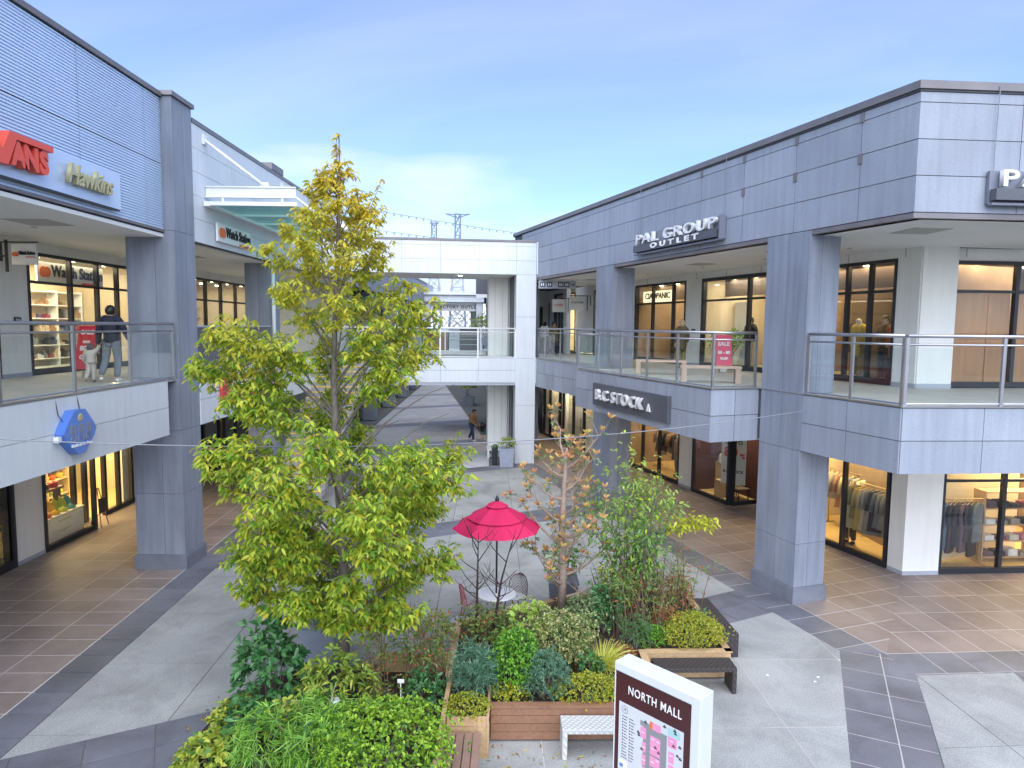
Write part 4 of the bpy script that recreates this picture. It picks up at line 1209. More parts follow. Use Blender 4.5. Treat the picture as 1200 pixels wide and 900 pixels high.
# --- stand signs
def stand_sign(label, M, w_, h, colr, lines, lean=14):
    t = thing('stand_sign', label, 'stand sign', M)
    Q = M @ Matrix.Translation((0, 0, 0.22)) @ Matrix.Rotation(R(-lean), 4, 'X')
    MB().box(-w_ / 2, w_ / 2, -0.012, 0.012, 0, h).build('poster', colr, t, Q)
    for s_, z, sz in lines:
        text('lettering', s_, M_PAPER, t, Q, 0, -0.016, z * h, sz, 0.006, bold=0.006)
    MB().tube([(-w_ / 2, 0.02, 0), (-w_ / 2, 0.05, 0.7)], 0.012, 6).tube([(w_ / 2, 0.02, 0), (w_ / 2, 0.05, 0.7)], 0.012, 6).tube([(-w_ / 2 + 0.02, 0.02, 0.0), (-w_ / 2 + 0.02, 0.45, 0)], 0.012, 6).tube([(w_ / 2 - 0.02, 0.02, 0), (w_ / 2 - 0.02, 0.45, 0)], 0.012, 6).box(-0.1, 0.1, 0.1, 0.3, 0, 0.16).build('stand', M_STEEL, t, M)
    return t


stand_sign('red leaning sale poster on a stand beside the man in black', frame(-10.62, 16.45, FL2, 2), 0.46, 1.12, M_REDBOARD, (('SALE', 0.84, 0.15), ('MAX', 0.62, 0.08), ('80%', 0.47, 0.17), ('OFF', 0.27, 0.15)), 16)
pp = FR @ Vector((-6.2, 2.6, 0))
stand_sign('pink sale poster on a stand behind the wooden balcony bench', frame(pp.x, pp.y, FL2, -8), 0.50, 1.0, mat('pink_poster', (0.70, 0.10, 0.17), 0.5, var=0.03), (('SALE', 0.70, 0.17), ('50 - 80', 0.42, 0.13), ('%OFF', 0.22, 0.1)), 16)
# --- big banner in the glass corner case
MV = FR @ Matrix.Translation((-7.62, YR + 0.35, 0)) @ Matrix.Rotation(R(38), 4, 'Z')
t = thing('hanging_banner', 'long white sale banner with red figures hanging in the glass corner case', 'banner', MV @ Matrix.Translation((0, 0, 1.0)))
MB().box(-0.42, 0.42, -0.006, 0.006, 0.66, 2.95).build('cloth', M_PAPER, t, MV)
text('lettering', 'UP TO', M_BLACKINK, t, MV, 0, -0.012, 2.13, 0.2, 0.004, bold=0.004)
text('lettering', '80', M_RED, t, MV, -0.1, -0.012, 1.78, 0.46, 0.004, bold=0.02)
text('lettering', '%', M_RED, t, MV, 0.30, -0.012, 1.66, 0.24, 0.004, bold=0.012)
text('lettering', 'B.C STOCK', M_BLACKINK, t, MV, 0, -0.012, 1.10, 0.14, 0.004, bold=0.004)

# --- mall map sign in the foreground
MM = Matrix.Translation((2.02, 6.69, 0)) @ Matrix.Rotation(math.atan2(-0.81, 0.78), 4, 'Z')     # x runs from the far left edge towards the near right one
WB, DB, HB = 1.12, 0.27, 2.20
t = thing('map_sign', 'white framed maroon mall map board standing in front of the white bench', 'sign', MM @ Matrix.Translation((-WB / 2, DB / 2, 0)))
fr_ = MB()
fr_.box(-WB, 0, 0.035, DB, 0.02, HB)
fr_.box(-WB, -WB + 0.012, 0, 0.035, 0.02, HB).box(-0.105, 0, 0, 0.035, 0.02, HB).box(-WB + 0.012, -0.105, 0, 0.035, HB - 0.10, HB).box(-WB + 0.012, -0.105, 0, 0.035, 0.02, 0.12)
fo = fr_.build('frame', mat('sign_white', (0.62, 0.635, 0.665), 0.4, var=0.02), t, MM)
bv = fo.modifiers.new('edge', 'BEVEL'); bv.width = 0.006; bv.segments = 2; bv.limit_method = 'ANGLE'
MB().box(-WB + 0.014, -0.108, 0.012, 0.034, 0.123, HB - 0.103).build('board', M_MAROON, t, MM)
MB().box(-0.108, -0.103, 0.004, 0.03, 0.13, HB - 0.10).box(-WB + 0.014, -0.108, 0.004, 0.03, HB - 0.106, HB - 0.101).build('trim', M_STEEL, t, MM)
text('lettering', 'NORTH MALL', M_PAPER, t, MM, -0.575, 0.010, HB - 0.285, 0.142, 0.004, bold=0.0008, spacing=1.12, width=0.70)
xa, xb, za, zb_ = -WB + 0.07, -0.19, 0.55, HB - 0.46
pm = MB().box(xa, xb, 0.008, 0.0118, za, zb_).build('map', M_MAPPAPER, t, MM)


def mr(name, m, x0, x1, z0, z1, y=0.0065):
    """flat print on the map, in fractions of its width and in metres below its top"""
    w_ = xb - xa
    return MB().box(xa + w_ * x0, xa + w_ * x1, y, 0.0079, zb_ - z1, zb_ - z0).build(name, m, pm, MM)


mr('street_shape', M_GREYINK, 0.40, 0.76, 0.13, 1.05, 0.0072)
mr('street_shape', M_GREYINK, 0.35, 0.50, 0.10, 0.16, 0.0071)
for a, b_, c, d in ((0.355, 0.445, 0.17, 0.30), (0.50, 0.665, 0.06, 0.145), (0.51, 0.665, 0.22, 0.44), (0.51, 0.665, 0.46, 0.58), (0.51, 0.665, 0.60, 0.80), (0.775, 0.905, 0.12, 0.24), (0.79, 0.87, 0.29, 0.42), (0.79, 0.87, 0.44, 0.6), (0.385, 0.445, 0.34, 0.46), (0.385, 0.445, 0.49, 0.62), (0.40, 0.445, 0.64, 0.8)):
    mr('shop_shape', M_PINKINK, a, b_, c, d)
for a, c in ((0.525, 0.25), (0.60, 0.255), (0.525, 0.36), (0.60, 0.48), (0.53, 0.52), (0.59, 0.66), (0.53, 0.72), (0.80, 0.16), (0.80, 0.33), (0.81, 0.50), (0.37, 0.23), (0.39, 0.40), (0.39, 0.55)):
    mr('shop_name', M_PAPER, a, a + 0.05, c, c + 0.008, 0.0060)
mr('shop_shape', M_ORANGE, 0.50, 0.54, 0.06, 0.145, 0.0062)
mr('park_shape', mat('teal_print', (0.35, 0.55, 0.55), 0.6, var=0), 0.77, 0.95, 0.02, 0.11)
b = MB()
w_ = xb - xa
for col_ in (0.06, 0.175):
    for k in range(15):
        z = zb_ - 0.155 - 0.036 * k
        b.box(xa + w_ * col_, xa + w_ * (col_ + 0.014), 0.006, 0.0079, z - 0.012, z + 0.004)
        b.box(xa + w_ * (col_ + 0.024), xa + w_ * (col_ + 0.05 + 0.04 * random.random()), 0.0066, 0.0079, z - 0.008, z)
for x, z in ((0.41, 0.06), (0.30, 0.22), (0.31, 0.25), (0.36, 0.40), (0.70, 0.0), (0.85, -0.01), (0.86, 0.02), (0.93, 0.15), (0.90, 0.26), (0.94, 0.28), (0.57, 0.30), (0.62, 0.34), (0.84, 0.17)):
    b.box(xa + w_ * x, xa + w_ * (x + 0.045), 0.0058, 0.0079, zb_ - z - 0.05, zb_ - z - 0.035).box(xa + w_ * (x + 0.01), xa + w_ * (x + 0.035), 0.0056, 0.0078, zb_ - z - 0.03, zb_ - z - 0.02)
b.build('print', M_BLACKINK, pm, MM, kind='stuff')
b = MB()
nn = 28
for k in range(nn):
    a0, a1 = 2 * math.pi * k / nn, 2 * math.pi * (k + 1) / nn
    cx, cz = xa + w_ * 0.095, zb_ - 0.075
    b.add([(cx + r_ * math.cos(a), 0.0064, cz + r_ * math.sin(a)) for r_, a in ((0.045, a0), (0.045, a1), (0.041, a1), (0.041, a0))], [(0, 1, 2, 3)])
b.build('ring', M_BLACKINK, pm, MM)
text('lettering', '1F', M_BLACKINK, pm, MM, xa + w_ * 0.095, 0.0064, zb_ - 0.075, 0.05, 0.001)
mr('notice', M_PAPER, 0.02, 0.15, 0.70, 0.80, 0.005)
mr('notice', M_BLUE2, 0.03, 0.09, 0.745, 0.79, 0.0042)

# --- glass canopy over the upper left walkway
MC = FL
t = thing('glass_canopy', 'green glass canopy on white steel beams hung from the upper left fascia', 'canopy', FL @ Matrix.Translation((20, -1, 9.2)))
for x in (17.75, 23.6):
    MB().box(x - 0.05, x + 0.05, -2.35, 0.0, 9.62, 9.65).box(x - 0.05, x + 0.05, -2.35, 0.0, 9.36, 9.39).box(x - 0.012, x + 0.012, -2.35, 0.0, 9.39, 9.62).build('beam', M_WHITEMETAL, t, FL)
    MB().tube([(x, 0.0, 10.82), (x, -1.55, 9.66)], 0.04, 10).build('tie_rod', M_WHITEMETAL, t, FL, True)
    MB().box(x - 0.09, x + 0.09, -0.03, 0.02, 10.7, 10.95).box(x - 0.03, x + 0.03, -1.65, -1.45, 9.65, 9.76).build('bracket', M_WHITEMETAL, t, FL)
    for yy in (-0.45, -2.0):
        MB().box(x - 0.03, x + 0.03, yy - 0.03, yy + 0.03, 9.22, 9.36).build('hanger', M_WHITEMETAL, t, FL)
MB().box(17.6, 24.2, -0.16, 0.0, 9.12, 9.24).box(17.6, 24.2, -2.42, -2.3, 9.14, 9.24).box(17.6, 17.72, -2.3, -0.16, 9.14, 9.24).box(24.08, 24.2, -2.3, -0.16, 9.14, 9.24).build('channel', M_WHITEMETAL, t, FL)
for k in range(4):
    x0 = 17.72 + k * 1.59
    boxpart('glass_pane', G_CANOPY, t, FL, x0 + 0.02, x0 + 1.57, -2.29, -0.17, 9.19, 9.21)
    if k: MB().box(x0 - 0.02, x0 + 0.02, -2.3, -0.16, 9.13, 9.185).build('glazing_bar', M_WHITEMETAL, t, FL)

# --- wires across the court
A, Bp_ = Vector((-8.05, 8.9, 4.55)), FR @ Vector((0.15, -0.06, 4.36))
pts = []
for k in range(33):
    u = k / 32
    p = A.lerp(Bp_, u); p.z -= 0.42 * 4 * u * (1 - u)
    pts.append(p)
tag(MB().tube(pts, 0.009, 5).build('cable', M_WIREL), 'thin pale cable slung low across the courtyard between the two buildings', 'cable')

# ================================================================ PEOPLE AND MANNEQUINS
def skin(verts, edges, radii, sub=1):
    me = bpy.data.meshes.new('skin'); me.from_pydata([tuple(v) for v in verts], edges, [])
    o = bpy.data.objects.new('skin', me); COL.objects.link(o)
    md = o.modifiers.new('s', 'SKIN'); md.use_smooth_shade = True
    for i, r_ in enumerate(radii):
        sv = me.skin_vertices[0].data[i]
        sv.radius = r_ if hasattr(r_, '__len__') else (r_, r_)
        sv.use_root = (i == 0)
    if sub:
        ms = o.modifiers.new('u', 'SUBSURF'); ms.levels = sub; ms.render_levels = sub
    dg = bpy.context.evaluated_depsgraph_get()
    r = bpy.data.meshes.new_from_object(o.evaluated_get(dg))
    bpy.data.objects.remove(o); bpy.data.meshes.remove(me)
    return r


def person(name, label, cat, M, h=1.70, pose=None, jacket=None, trousers=None, shoes=None, hair=None, longhair=False, skin_m=None, group=None,
           coat=False, headk=1.0, skirt=False, hands=True, base=False, hat=None, fat=1.0):
    """facing -y in local space; pose overrides joints (metres at 1.70 m height)"""
    k = h / 1.70
    J = dict(pel=(0, 0, 0.93), waist=(0, 0, 1.06), chest=(0, 0, 1.28), nb=(0, 0, 1.42), neck=(0, -0.012, 1.475), head=(0, -0.03, 1.565), top=(0, -0.02, 1.645),
             shL=(-0.185, 0, 1.385), elL=(-0.235, 0.03, 1.12), wrL=(-0.235, -0.03, 0.89), shR=(0.185, 0, 1.385), elR=(0.235, 0.03, 1.12), wrR=(0.235, -0.03, 0.89),
             hpL=(-0.09, 0, 0.88), knL=(-0.10, -0.02, 0.48), anL=(-0.10, 0.02, 0.08), toL=(-0.115, -0.14, 0.035), hpR=(0.09, 0, 0.88), knR=(0.10, -0.02, 0.48), anR=(0.10, 0.02, 0.08), toR=(0.115, -0.14, 0.035))
    J.update(pose or {})
    J = {a: Vector(b) for a, b in J.items()}
    t = thing(name, label, cat, M, group)
    hk = headk
    nm = ['pel', 'waist', 'chest', 'nb', 'neck', 'head', 'top', 'shL', 'elL', 'wrL', 'shR', 'elR', 'wrR', 'hpL', 'knL', 'anL', 'toL', 'hpR', 'knR', 'anR', 'toR']
    V = [J[n] for n in nm]
    rad = [0.12, 0.105, 0.125, 0.075, 0.058, 0.088 * hk, 0.066 * hk, 0.055, 0.040, 0.028, 0.055, 0.040, 0.028, 0.078, 0.052, 0.037, 0.03, 0.078, 0.052, 0.037, 0.03]
    ix = {n: i for i, n in enumerate(nm)}
    E_ = [(0, 1), (1, 2), (2, 3), (3, 4), (4, 5), (5, 6), (3, 7), (7, 8), (8, 9), (3, 10), (10, 11), (11, 12), (0, 13), (13, 14), (14, 15), (15, 16), (0, 17), (17, 18), (18, 19), (19, 20)]
    # nose
    V.append(J['head'] + Vector((0, -0.10 * hk, 0.0))); rad.append(0.014); E_.append((ix['head'], len(V) - 1))
    if hands:
        for s, w_, e_ in ((-1, 'wrL', 'elL'), (1, 'wrR', 'elR')):
            d = (J[w_] - J[e_]).normalized()
            side = Vector((0, -1, 0)); side = (side - d * side.dot(d)).normalized()
            pal_ = J[w_] + d * 0.075
            V.append(pal_); rad.append(0.030); E_.append((ix[w_], len(V) - 1)); pi = len(V) - 1
            for q, (off, L) in enumerate(((0.030, 0.062), (0.011, 0.075), (-0.010, 0.070), (-0.029, 0.055))):
                a = pal_ + side * off + d * 0.035
                V.append(a); rad.append(0.0095); E_.append((pi, len(V) - 1))
                bnd = d * 0.9 + Vector((-s * 0.35, 0, 0))
                V.append(a + bnd * L); rad.append(0.008); E_.append((len(V) - 2, len(V) - 1))
            V.append(J[w_] + d * 0.05 + side * 0.045); rad.append(0.011); E_.append((pi, len(V) - 1))
            V.append(J[w_] + d * 0.10 + side * 0.062); rad.append(0.009); E_.append((len(V) - 2, len(V) - 1))
    me = skin([v * k for v in V], E_, [r_ * k for r_ in rad], 1)
    me.materials.clear(); me.materials.append(skin_m or M_SKIN)
    put('body', me, t)
    if jacket:
        bot = 0.58 if coat else 0.86
        c0 = J['pel'].copy(); c0.z = bot + (J['pel'].z - 0.93)
        jv = [c0, J['waist'], J['chest'], J['nb'] + Vector((0, 0.005, 0.025)), J['shL'], J['elL'], J['wrL'] + (J['elL'] - J['wrL']) * 0.08, J['shR'], J['elR'], J['wrR'] + (J['elR'] - J['wrR']) * 0.08, J['pel'].copy()]
        je = [(0, 10), (10, 1), (1, 2), (2, 3), (3, 4), (4, 5), (5, 6), (3, 7), (7, 8), (8, 9)]
        jr = [0.185 if coat else 0.155, 0.165, 0.180, 0.092, 0.098, 0.074, 0.056, 0.098, 0.074, 0.056, 0.165]
        me = skin([v * k for v in jv], je, [r_ * k * fat for r_ in jr], 1)
        me.materials.clear(); me.materials.append(jacket); put('jacket', me, t)
    if trousers:
        if skirt:
            p = J['pel']
            MB().lathe([(0.13 * k, 0), (0.16 * k, -0.2 * k), (0.20 * k, -0.40 * k)][::-1], 16).build('skirt', trousers, t, M @ Matrix.Translation(p * k + Vector((0, 0, 0.1 * k))), True)
        else:
            tv = [J['pel'] + Vector((0, 0, 0.05)), J['hpL'], J['knL'], J['anL'] + Vector((0, 0, 0.02)), J['hpR'], J['knR'], J['anR'] + Vector((0, 0, 0.02))]
            me = skin([v * k for v in tv], [(0, 1), (1, 2), (2, 3), (0, 4), (4, 5), (5, 6)], [r_ * k * fat for r_ in (0.130, 0.108, 0.086, 0.070, 0.108, 0.086, 0.070)], 1)
            me.materials.clear(); me.materials.append(trousers); put('trousers', me, t)
    if shoes:
        for a, b_ in (('anL', 'toL'), ('anR', 'toR')):
            d = J[b_] - J[a]
            heel = J[a] - Vector((d.x, d.y, 0)) * 0.25 + Vector((0, 0, -0.035))
            me = skin([heel * k, (J[a] + d * 0.4) * k, (J[b_] + Vector((0, 0, 0.008))) * k], [(0, 1), (1, 2)], [0.045 * k, 0.05 * k, 0.040 * k], 1)
            me.materials.clear(); me.materials.append(shoes); put('shoe', me, t)
    if hair or hat:
        bm = bmesh.new(); bmesh.ops.create_uvsphere(bm, u_segments=16, v_segments=12, radius=1)
        kill = [v for v in bm.verts if v.co.z - 0.9 * v.co.y * -1 * -1 < -0.35 and v.co.y < 0.55] if not longhair else [v for v in bm.verts if v.co.y < -0.25 and v.co.z < 0.35]
        kill = [v for v in bm.verts if (v.co.z < 0.22 and v.co.y < -0.15) or (v.co.z < -0.80)] if not longhair else [v for v in bm.verts if v.co.z < 0.35 and v.co.y < -0.2]
        bmesh.ops.delete(bm, geom=kill, context='VERTS')
        c = (J['head'] + Vector((0, 0.018, 0.03))) * k
        sx, sz = 0.106 * hk * k, 0.124 * hk * k
        for v in bm.verts:
            z = v.co.z
            v.co = Vector((v.co.x * sx, v.co.y * sx * 1.08, z * sz))
            if longhair and z < 0: v.co.z *= 2.1
            n_ = math.sin(v.co.x * 190) * math.cos(v.co.z * 160) * 0.004
            v.co += v.co.normalized() * n_
            v.co += c
        me = bpy.data.meshes.new('hair'); bm.to_mesh(me); bm.free()
        me.polygons.foreach_set('use_smooth', [True] * len(me.polygons))
        me.materials.append(hair or hat); put('hair' if hair else 'cap', me, t)
    if base:
        MB().lathe([(0.16, 0.0), (0.16, 0.015)], 16).build('base', M_STEEL, t, M)
    return t


NAVY, BLACKC, GREYC, TAN, JEAN, CREAMC, OLIVE, BROWNC, WHITEC, RUST, YELC = (cloth(*a) for a in (('navy', (0.018, 0.020, 0.034)), ('black', (0.016, 0.016, 0.018)), ('grey', (0.16, 0.18, 0.20)), ('tan', (0.30, 0.165, 0.085)), ('jean', (0.035, 0.055, 0.12)), ('cream', (0.55, 0.50, 0.42)), ('olive', (0.20, 0.19, 0.07)), ('brown', (0.15, 0.085, 0.05)), ('white', (0.70, 0.70, 0.68)), ('rust', (0.50, 0.13, 0.03)), ('yellow', (0.50, 0.38, 0.08))))
WALKB = dict(knL=(-0.10, -0.05, 0.49), anL=(-0.10, 0.02, 0.08), toL=(-0.11, -0.13, 0.035), knR=(0.12, 0.02, 0.49), anR=(0.15, 0.20, 0.14), toR=(0.17, 0.10, 0.05))
# man and child seen from behind on the upper left walkway
person('person', 'man in black jacket and grey trousers walking away, holding a small child by the hand', 'person', frame(-9.24, 15.35, FL2 + 0.005, 186), 1.76,
       dict(WALKB, elL=(-0.29, -0.02, 1.14), wrL=(-0.30, -0.16, 0.93), elR=(0.245, 0.02, 1.12), wrR=(0.29, -0.02, 0.80)), NAVY, GREYC, WHITEC, M_HAIR)
person('person', 'toddler in cream clothes and dark cap walking hand in hand with the man in black', 'person', frame(-9.70, 15.30, FL2 + 0.005, 184), 0.86,
       dict(WALKB, elL=(-0.34, 0.0, 1.54), wrL=(-0.44, 0.0, 1.72), elR=(0.30, 0, 1.14), wrR=(0.34, -0.08, 0.93), shL=(-0.185, 0, 1.38)), CREAMC, CREAMC, BROWNC, hat=cloth('capgrey', (0.10, 0.10, 0.10)), headk=1.5, fat=1.3)
# on the ground under the bridge
person('person', 'man in tan jacket and jeans holding a toddler by hand under the footbridge', 'person', frame(-2.10, 34.8, 0.0, 62), 1.74,
       dict(knL=(-0.10, -0.13, 0.49), anL=(-0.10, -0.16, 0.08), toL=(-0.11, -0.32, 0.035), knR=(0.10, 0.06, 0.49), anR=(0.10, 0.24, 0.12), toR=(0.11, 0.12, 0.04), chest=(0, -0.06, 1.28), nb=(0, -0.10, 1.41), neck=(0, -0.13, 1.455), head=(0, -0.17, 1.535), top=(0, -0.17, 1.615), shL=(-0.18, -0.09, 1.37), shR=(0.18, -0.09, 1.37), elR=(0.24, -0.10, 1.11), wrR=(0.24, -0.26, 0.90), elL=(-0.24, -0.10, 1.11), wrL=(-0.22, -0.32, 0.95)), TAN, JEAN, WHITEC, M_HAIR)
person('person', 'toddler in black top and blue checked skirt holding the hand of the man in tan', 'person', frame(-1.56, 35.1, 0.0, 20), 0.92,
       dict(elL=(-0.32, -0.02, 1.50), wrL=(-0.44, -0.02, 1.66), elR=(0.34, -0.02, 1.46), wrR=(0.42, -0.1, 1.66)), BLACKC, cloth('check', (0.14, 0.20, 0.30)), WHITEC, M_HAIR, headk=1.45, skirt=True, fat=1.2)
# on the footbridge
person('person', 'long haired woman in brown coat standing on the footbridge behind the railing', 'person', frame(-3.95, 31.2, FL2, 70), 1.62, None, BROWNC, GREYC, BLACKC, M_HAIR, True, coat=True)
person('person', 'person in dark clothes on the footbridge half hidden by the tall tree', 'person', frame(-6.25, 31.3, FL2, 200), 1.72, WALKB, NAVY, BLACKC, WHITEC, M_HAIR)
# in the upper right walkway
person('person', 'person with white sleeves next to the bridge pier in right walkway', 'person', frame(1.62, 33.6, FL2, 150), 1.62, None, WHITEC, NAVY, BLACKC, M_HAIR, True)
person('person', 'woman in olive coat with dark hair in the upper right walkway', 'person', frame(2.05, 33.2, FL2, 40), 1.62, None, OLIVE, BLACKC, BLACKC, M_HAIR, True, coat=True)
person('person', 'woman in white with tied dark hair in the upper right walkway', 'person', frame(2.85, 35.2, FL2, 70), 1.62, None, WHITEC, CREAMC, BLACKC, M_HAIR)
person('person', 'dark haired person in grey beside the shop door of the upper right walkway', 'person', frame(3.85, 34.6, FL2, 20), 1.62, None, GREYC, BLACKC, BLACKC, M_HAIR)
pp = FR @ Vector((-8.35, 2.45, 0))
person('person', 'woman in olive skirted coat seen from behind by the upper right shop door', 'person', frame(pp.x, pp.y, FL2, 200), 1.66, None, cloth('olivebrown', (0.105, 0.085, 0.05)), OLIVE, BROWNC, cloth('blond', (0.42, 0.32, 0.20)), coat=True)


def mann(label, M, jacket, trousers, z=0, hat=None, coat=False, h=1.78):
    return person('mannequin', label, 'mannequin', M @ Matrix.Translation((0, 0, z)), h, None, jacket, trousers, BLACKC, None, skin_m=M_MANNEQ, coat=coat, hands=False, base=True, hat=hat, group='shop window mannequins')


mann('mannequin in dark jacket and hat behind the pink sale poster', FR @ Matrix.Translation((-7.2, YR + 0.5, 0)), NAVY, CREAMC, FL2, BLACKC)
mann('mannequin in brown camouflage jacket in the window beside the corner pier', FR @ Matrix.Translation((-2.0, YR + 0.65, 0)), BROWNC, NAVY, FL2, M_HAIR)
mann('mannequin in orange coat at the right edge of the window beside the corner pier', FR @ Matrix.Translation((-1.55, YR + 0.5, 0)), RUST, BLACKC, FL2, coat=True)
mann('mannequin in mustard coat half hidden behind the big grey pillar upstairs', FR @ Matrix.Translation((-3.0, YR + 0.8, 0)), YELC, OLIVE, FL2, coat=True)
mann('mannequin in navy jacket and trousers in the ground floor window behind the big pillar', FR @ Matrix.Translation((-2.75, YR + 0.6, 0.04)), GREYC, NAVY, 0, None)
mann('mannequin in tan coat under the charcoal sign', FR @ Matrix.Translation((-11.5, YR + 0.7, 0.04)), TAN, GREYC, 0, coat=True)
mann('mannequin in olive top and grey trousers under the charcoal sign', FR @ Matrix.Translation((-10.85, YR + 0.6, 0.04)), OLIVE, GREYC, 0)
mann('mannequin in long black coat in the ground floor window by the bridge pier', FR @ Matrix.Translation((-19.3, YR + 0.15, 0.04)), BLACKC, BLACKC, 0, coat=True)
mann('mannequin in white top in the farthest ground floor window of the right arcade', FR @ Matrix.Translation((-22.3, YR + 0.15, 0.04)), WHITEC, GREYC, 0)


# ================================================================ SHOP GOODS
def garment(long_, seed):
    rr = random.Random(seed)
    L = long_
    b = MB()
    # front outline: shoulders, sleeves hanging, hem
    prof_ = [(0.05, 0.0), (0.20, -0.05), (0.24, -0.14), (0.21, -0.40), (0.19, -0.62 if L > 0.7 else -L), (0.23, -L)]
    n = 11
    rows = []
    zs_ = [0, -0.05, -0.14, -0.35, -0.62, -L] if L > 0.7 else [0, -0.05, -0.14, -0.35, -L * 0.85, -L]
    ws = [0.05, 0.20, 0.235, 0.205, 0.205, 0.25]
    v = []
    for z, w_ in zip(zs_, ws):
        for s in (-1, 1):
            for k in range(n):
                u = k / (n - 1) * 2 - 1
                x = u * w_
                th = 0.055 * math.sqrt(max(0, 1 - u * u)) + 0.012 + 0.016 * math.sin(k * 2.1 + rr.random() * 0.8) * min(1, -z)
                v.append((x, s * th, z))
    f = []
    m_ = 2 * n
    for i in range(len(zs_) - 1):
        for s in (0, 1):
            for k in range(n - 1):
                a = i * m_ + s * n + k
                q = (a, a + 1, a + m_ + 1, a + m_)
                f.append(q if s == 0 else q[::-1])
        for k in (0, n - 1):
            a = i * m_ + k
            f.append((a, a + m_, a + m_ + n, a + n) if k == 0 else (a + n, a + n + m_, a + m_, a))
    b.add(v, f)
    for s in (-1, 1):
        b.tube([(s * 0.19, 0, -0.07), (s * 0.265, 0, -0.3), (s * 0.275, -0.03, -0.58)], [0.06, 0.055, 0.045], 8)
    return b


def rack(label, M, n, span, colours, z=1.5, length=(0.8, 1.15), turn=62, group='clothes rails in the shop windows'):
    t = thing('clothes_rail', label, 'clothes rail', M, group)
    fr2 = MB().tube([(-span / 2 - 0.05, 0, 0), (-span / 2 - 0.05, 0, z), (span / 2 + 0.05, 0, z), (span / 2 + 0.05, 0, 0)], 0.016, 8)
    fr2.tube([(-span / 2 - 0.05, -0.25, 0.02), (-span / 2 - 0.05, 0.25, 0.02)], 0.016, 6).tube([(span / 2 + 0.05, -0.25, 0.02), (span / 2 + 0.05, 0.25, 0.02)], 0.016, 6)
    fr2.build('rail', mat('brass_rail', (0.40, 0.32, 0.18), 0.35, var=0.05, metallic=0.7), t, M)
    for k in range(n):
        x = -span / 2 + span * (k + 0.5) / n
        Q = M @ Matrix.Translation((x, 0, z - 0.10)) @ Matrix.Rotation(R(turn + random.uniform(-10, 10)), 4, 'Z')
        g = garment(random.uniform(*length), k).build('garment', colours[k % len(colours)], t, Q, True)
        MB().tube([(-0.17, 0, -0.045), (0, 0, 0.015), (0.17, 0, -0.045)], 0.013, 6).tube([(0, 0, 0.015), (0, 0, 0.075), (0.02, 0, 0.10), (0.0, 0, 0.12)], 0.006, 5).build('hanger', M_WOODL, g, Q)
    return t


DEN = cloth('denim', (0.035, 0.060, 0.12)); DEN2 = cloth('denim_pale', (0.10, 0.15, 0.22)); CHAR = cloth('charcoal', (0.035, 0.035, 0.045)); MAUVE = cloth('mauve', (0.12, 0.075, 0.095)); STEELC = cloth('steel', (0.12, 0.15, 0.18)); LINEN = cloth('linen', (0.42, 0.36, 0.24)); STONE = cloth('stone', (0.30, 0.28, 0.24)); MAR = cloth('maroon', (0.16, 0.02, 0.04))
rack('clothes rail of denim and dark coats behind the ground floor glass on the far right', FS @ Matrix.Translation((4.66, YT + 0.42, 0.05)), 12, 1.42, [STEELC, DEN2, DEN, DEN, DEN2, CHAR, NAVY, CHAR, MAUVE, CHAR, BLACKC], 1.72, (1.0, 1.45), 28)
rack('upper rail of maroon and ochre clothes at the back of the far right shop', FS @ Matrix.Translation((5.1, YT + 1.6, 0.03)), 8, 1.3, [MAR, BLACKC, LINEN, YELC, TAN, LINEN, TAN, BLACKC], 2.45, (0.7, 0.9), 60)
rack('clothes rail of linen and olive shirts behind the big pillar, next to the white pier', FR @ Matrix.Translation((-1.95, YR + 0.5, 0.05)), 9, 1.4, [LINEN, OLIVE, YELC, LINEN, STONE, NAVY, GREYC, STONE, STONE], 1.85, (0.85, 1.35), 35)
rack('clothes rail of pale coats deeper inside the shop behind the big pillar', FR @ Matrix.Translation((-3.9, YR + 1.7, 0.03)), 7, 1.4, [LINEN, STONE, TAN, LINEN, GREYC, STONE, CREAMC], 1.75, (0.8, 1.1), 50)
rack('clothes rail of tan and dark garments under the charcoal sign', FR @ Matrix.Translation((-13.0, YR + 1.2, 0.03)), 8, 1.5, [TAN, LINEN, CHAR, BROWNC, NAVY, STONE, TAN, CHAR], 1.7, (0.8, 1.2), 50)
rack('clothes rail in the upper shop behind the mannequins beside the corner pier', FR @ Matrix.Translation((-3.6, YR + 2.2, FL2 + 0.03)), 9, 1.8, [CHAR, OLIVE, TAN, NAVY, YELC, BLACKC, STONE, RUST, CHAR], 1.7, (0.7, 1.0), 50)
rack('clothes rail seen through the upper door under the cream capitals', FR @ Matrix.Translation((-12.2, YR + 1.8, FL2 + 0.03)), 10, 2.6, [CHAR, MAR, TAN, NAVY, BROWNC, BLACKC, STONE, OLIVE, CHAR, MAUVE], 1.4, (0.7, 1.0), 50)


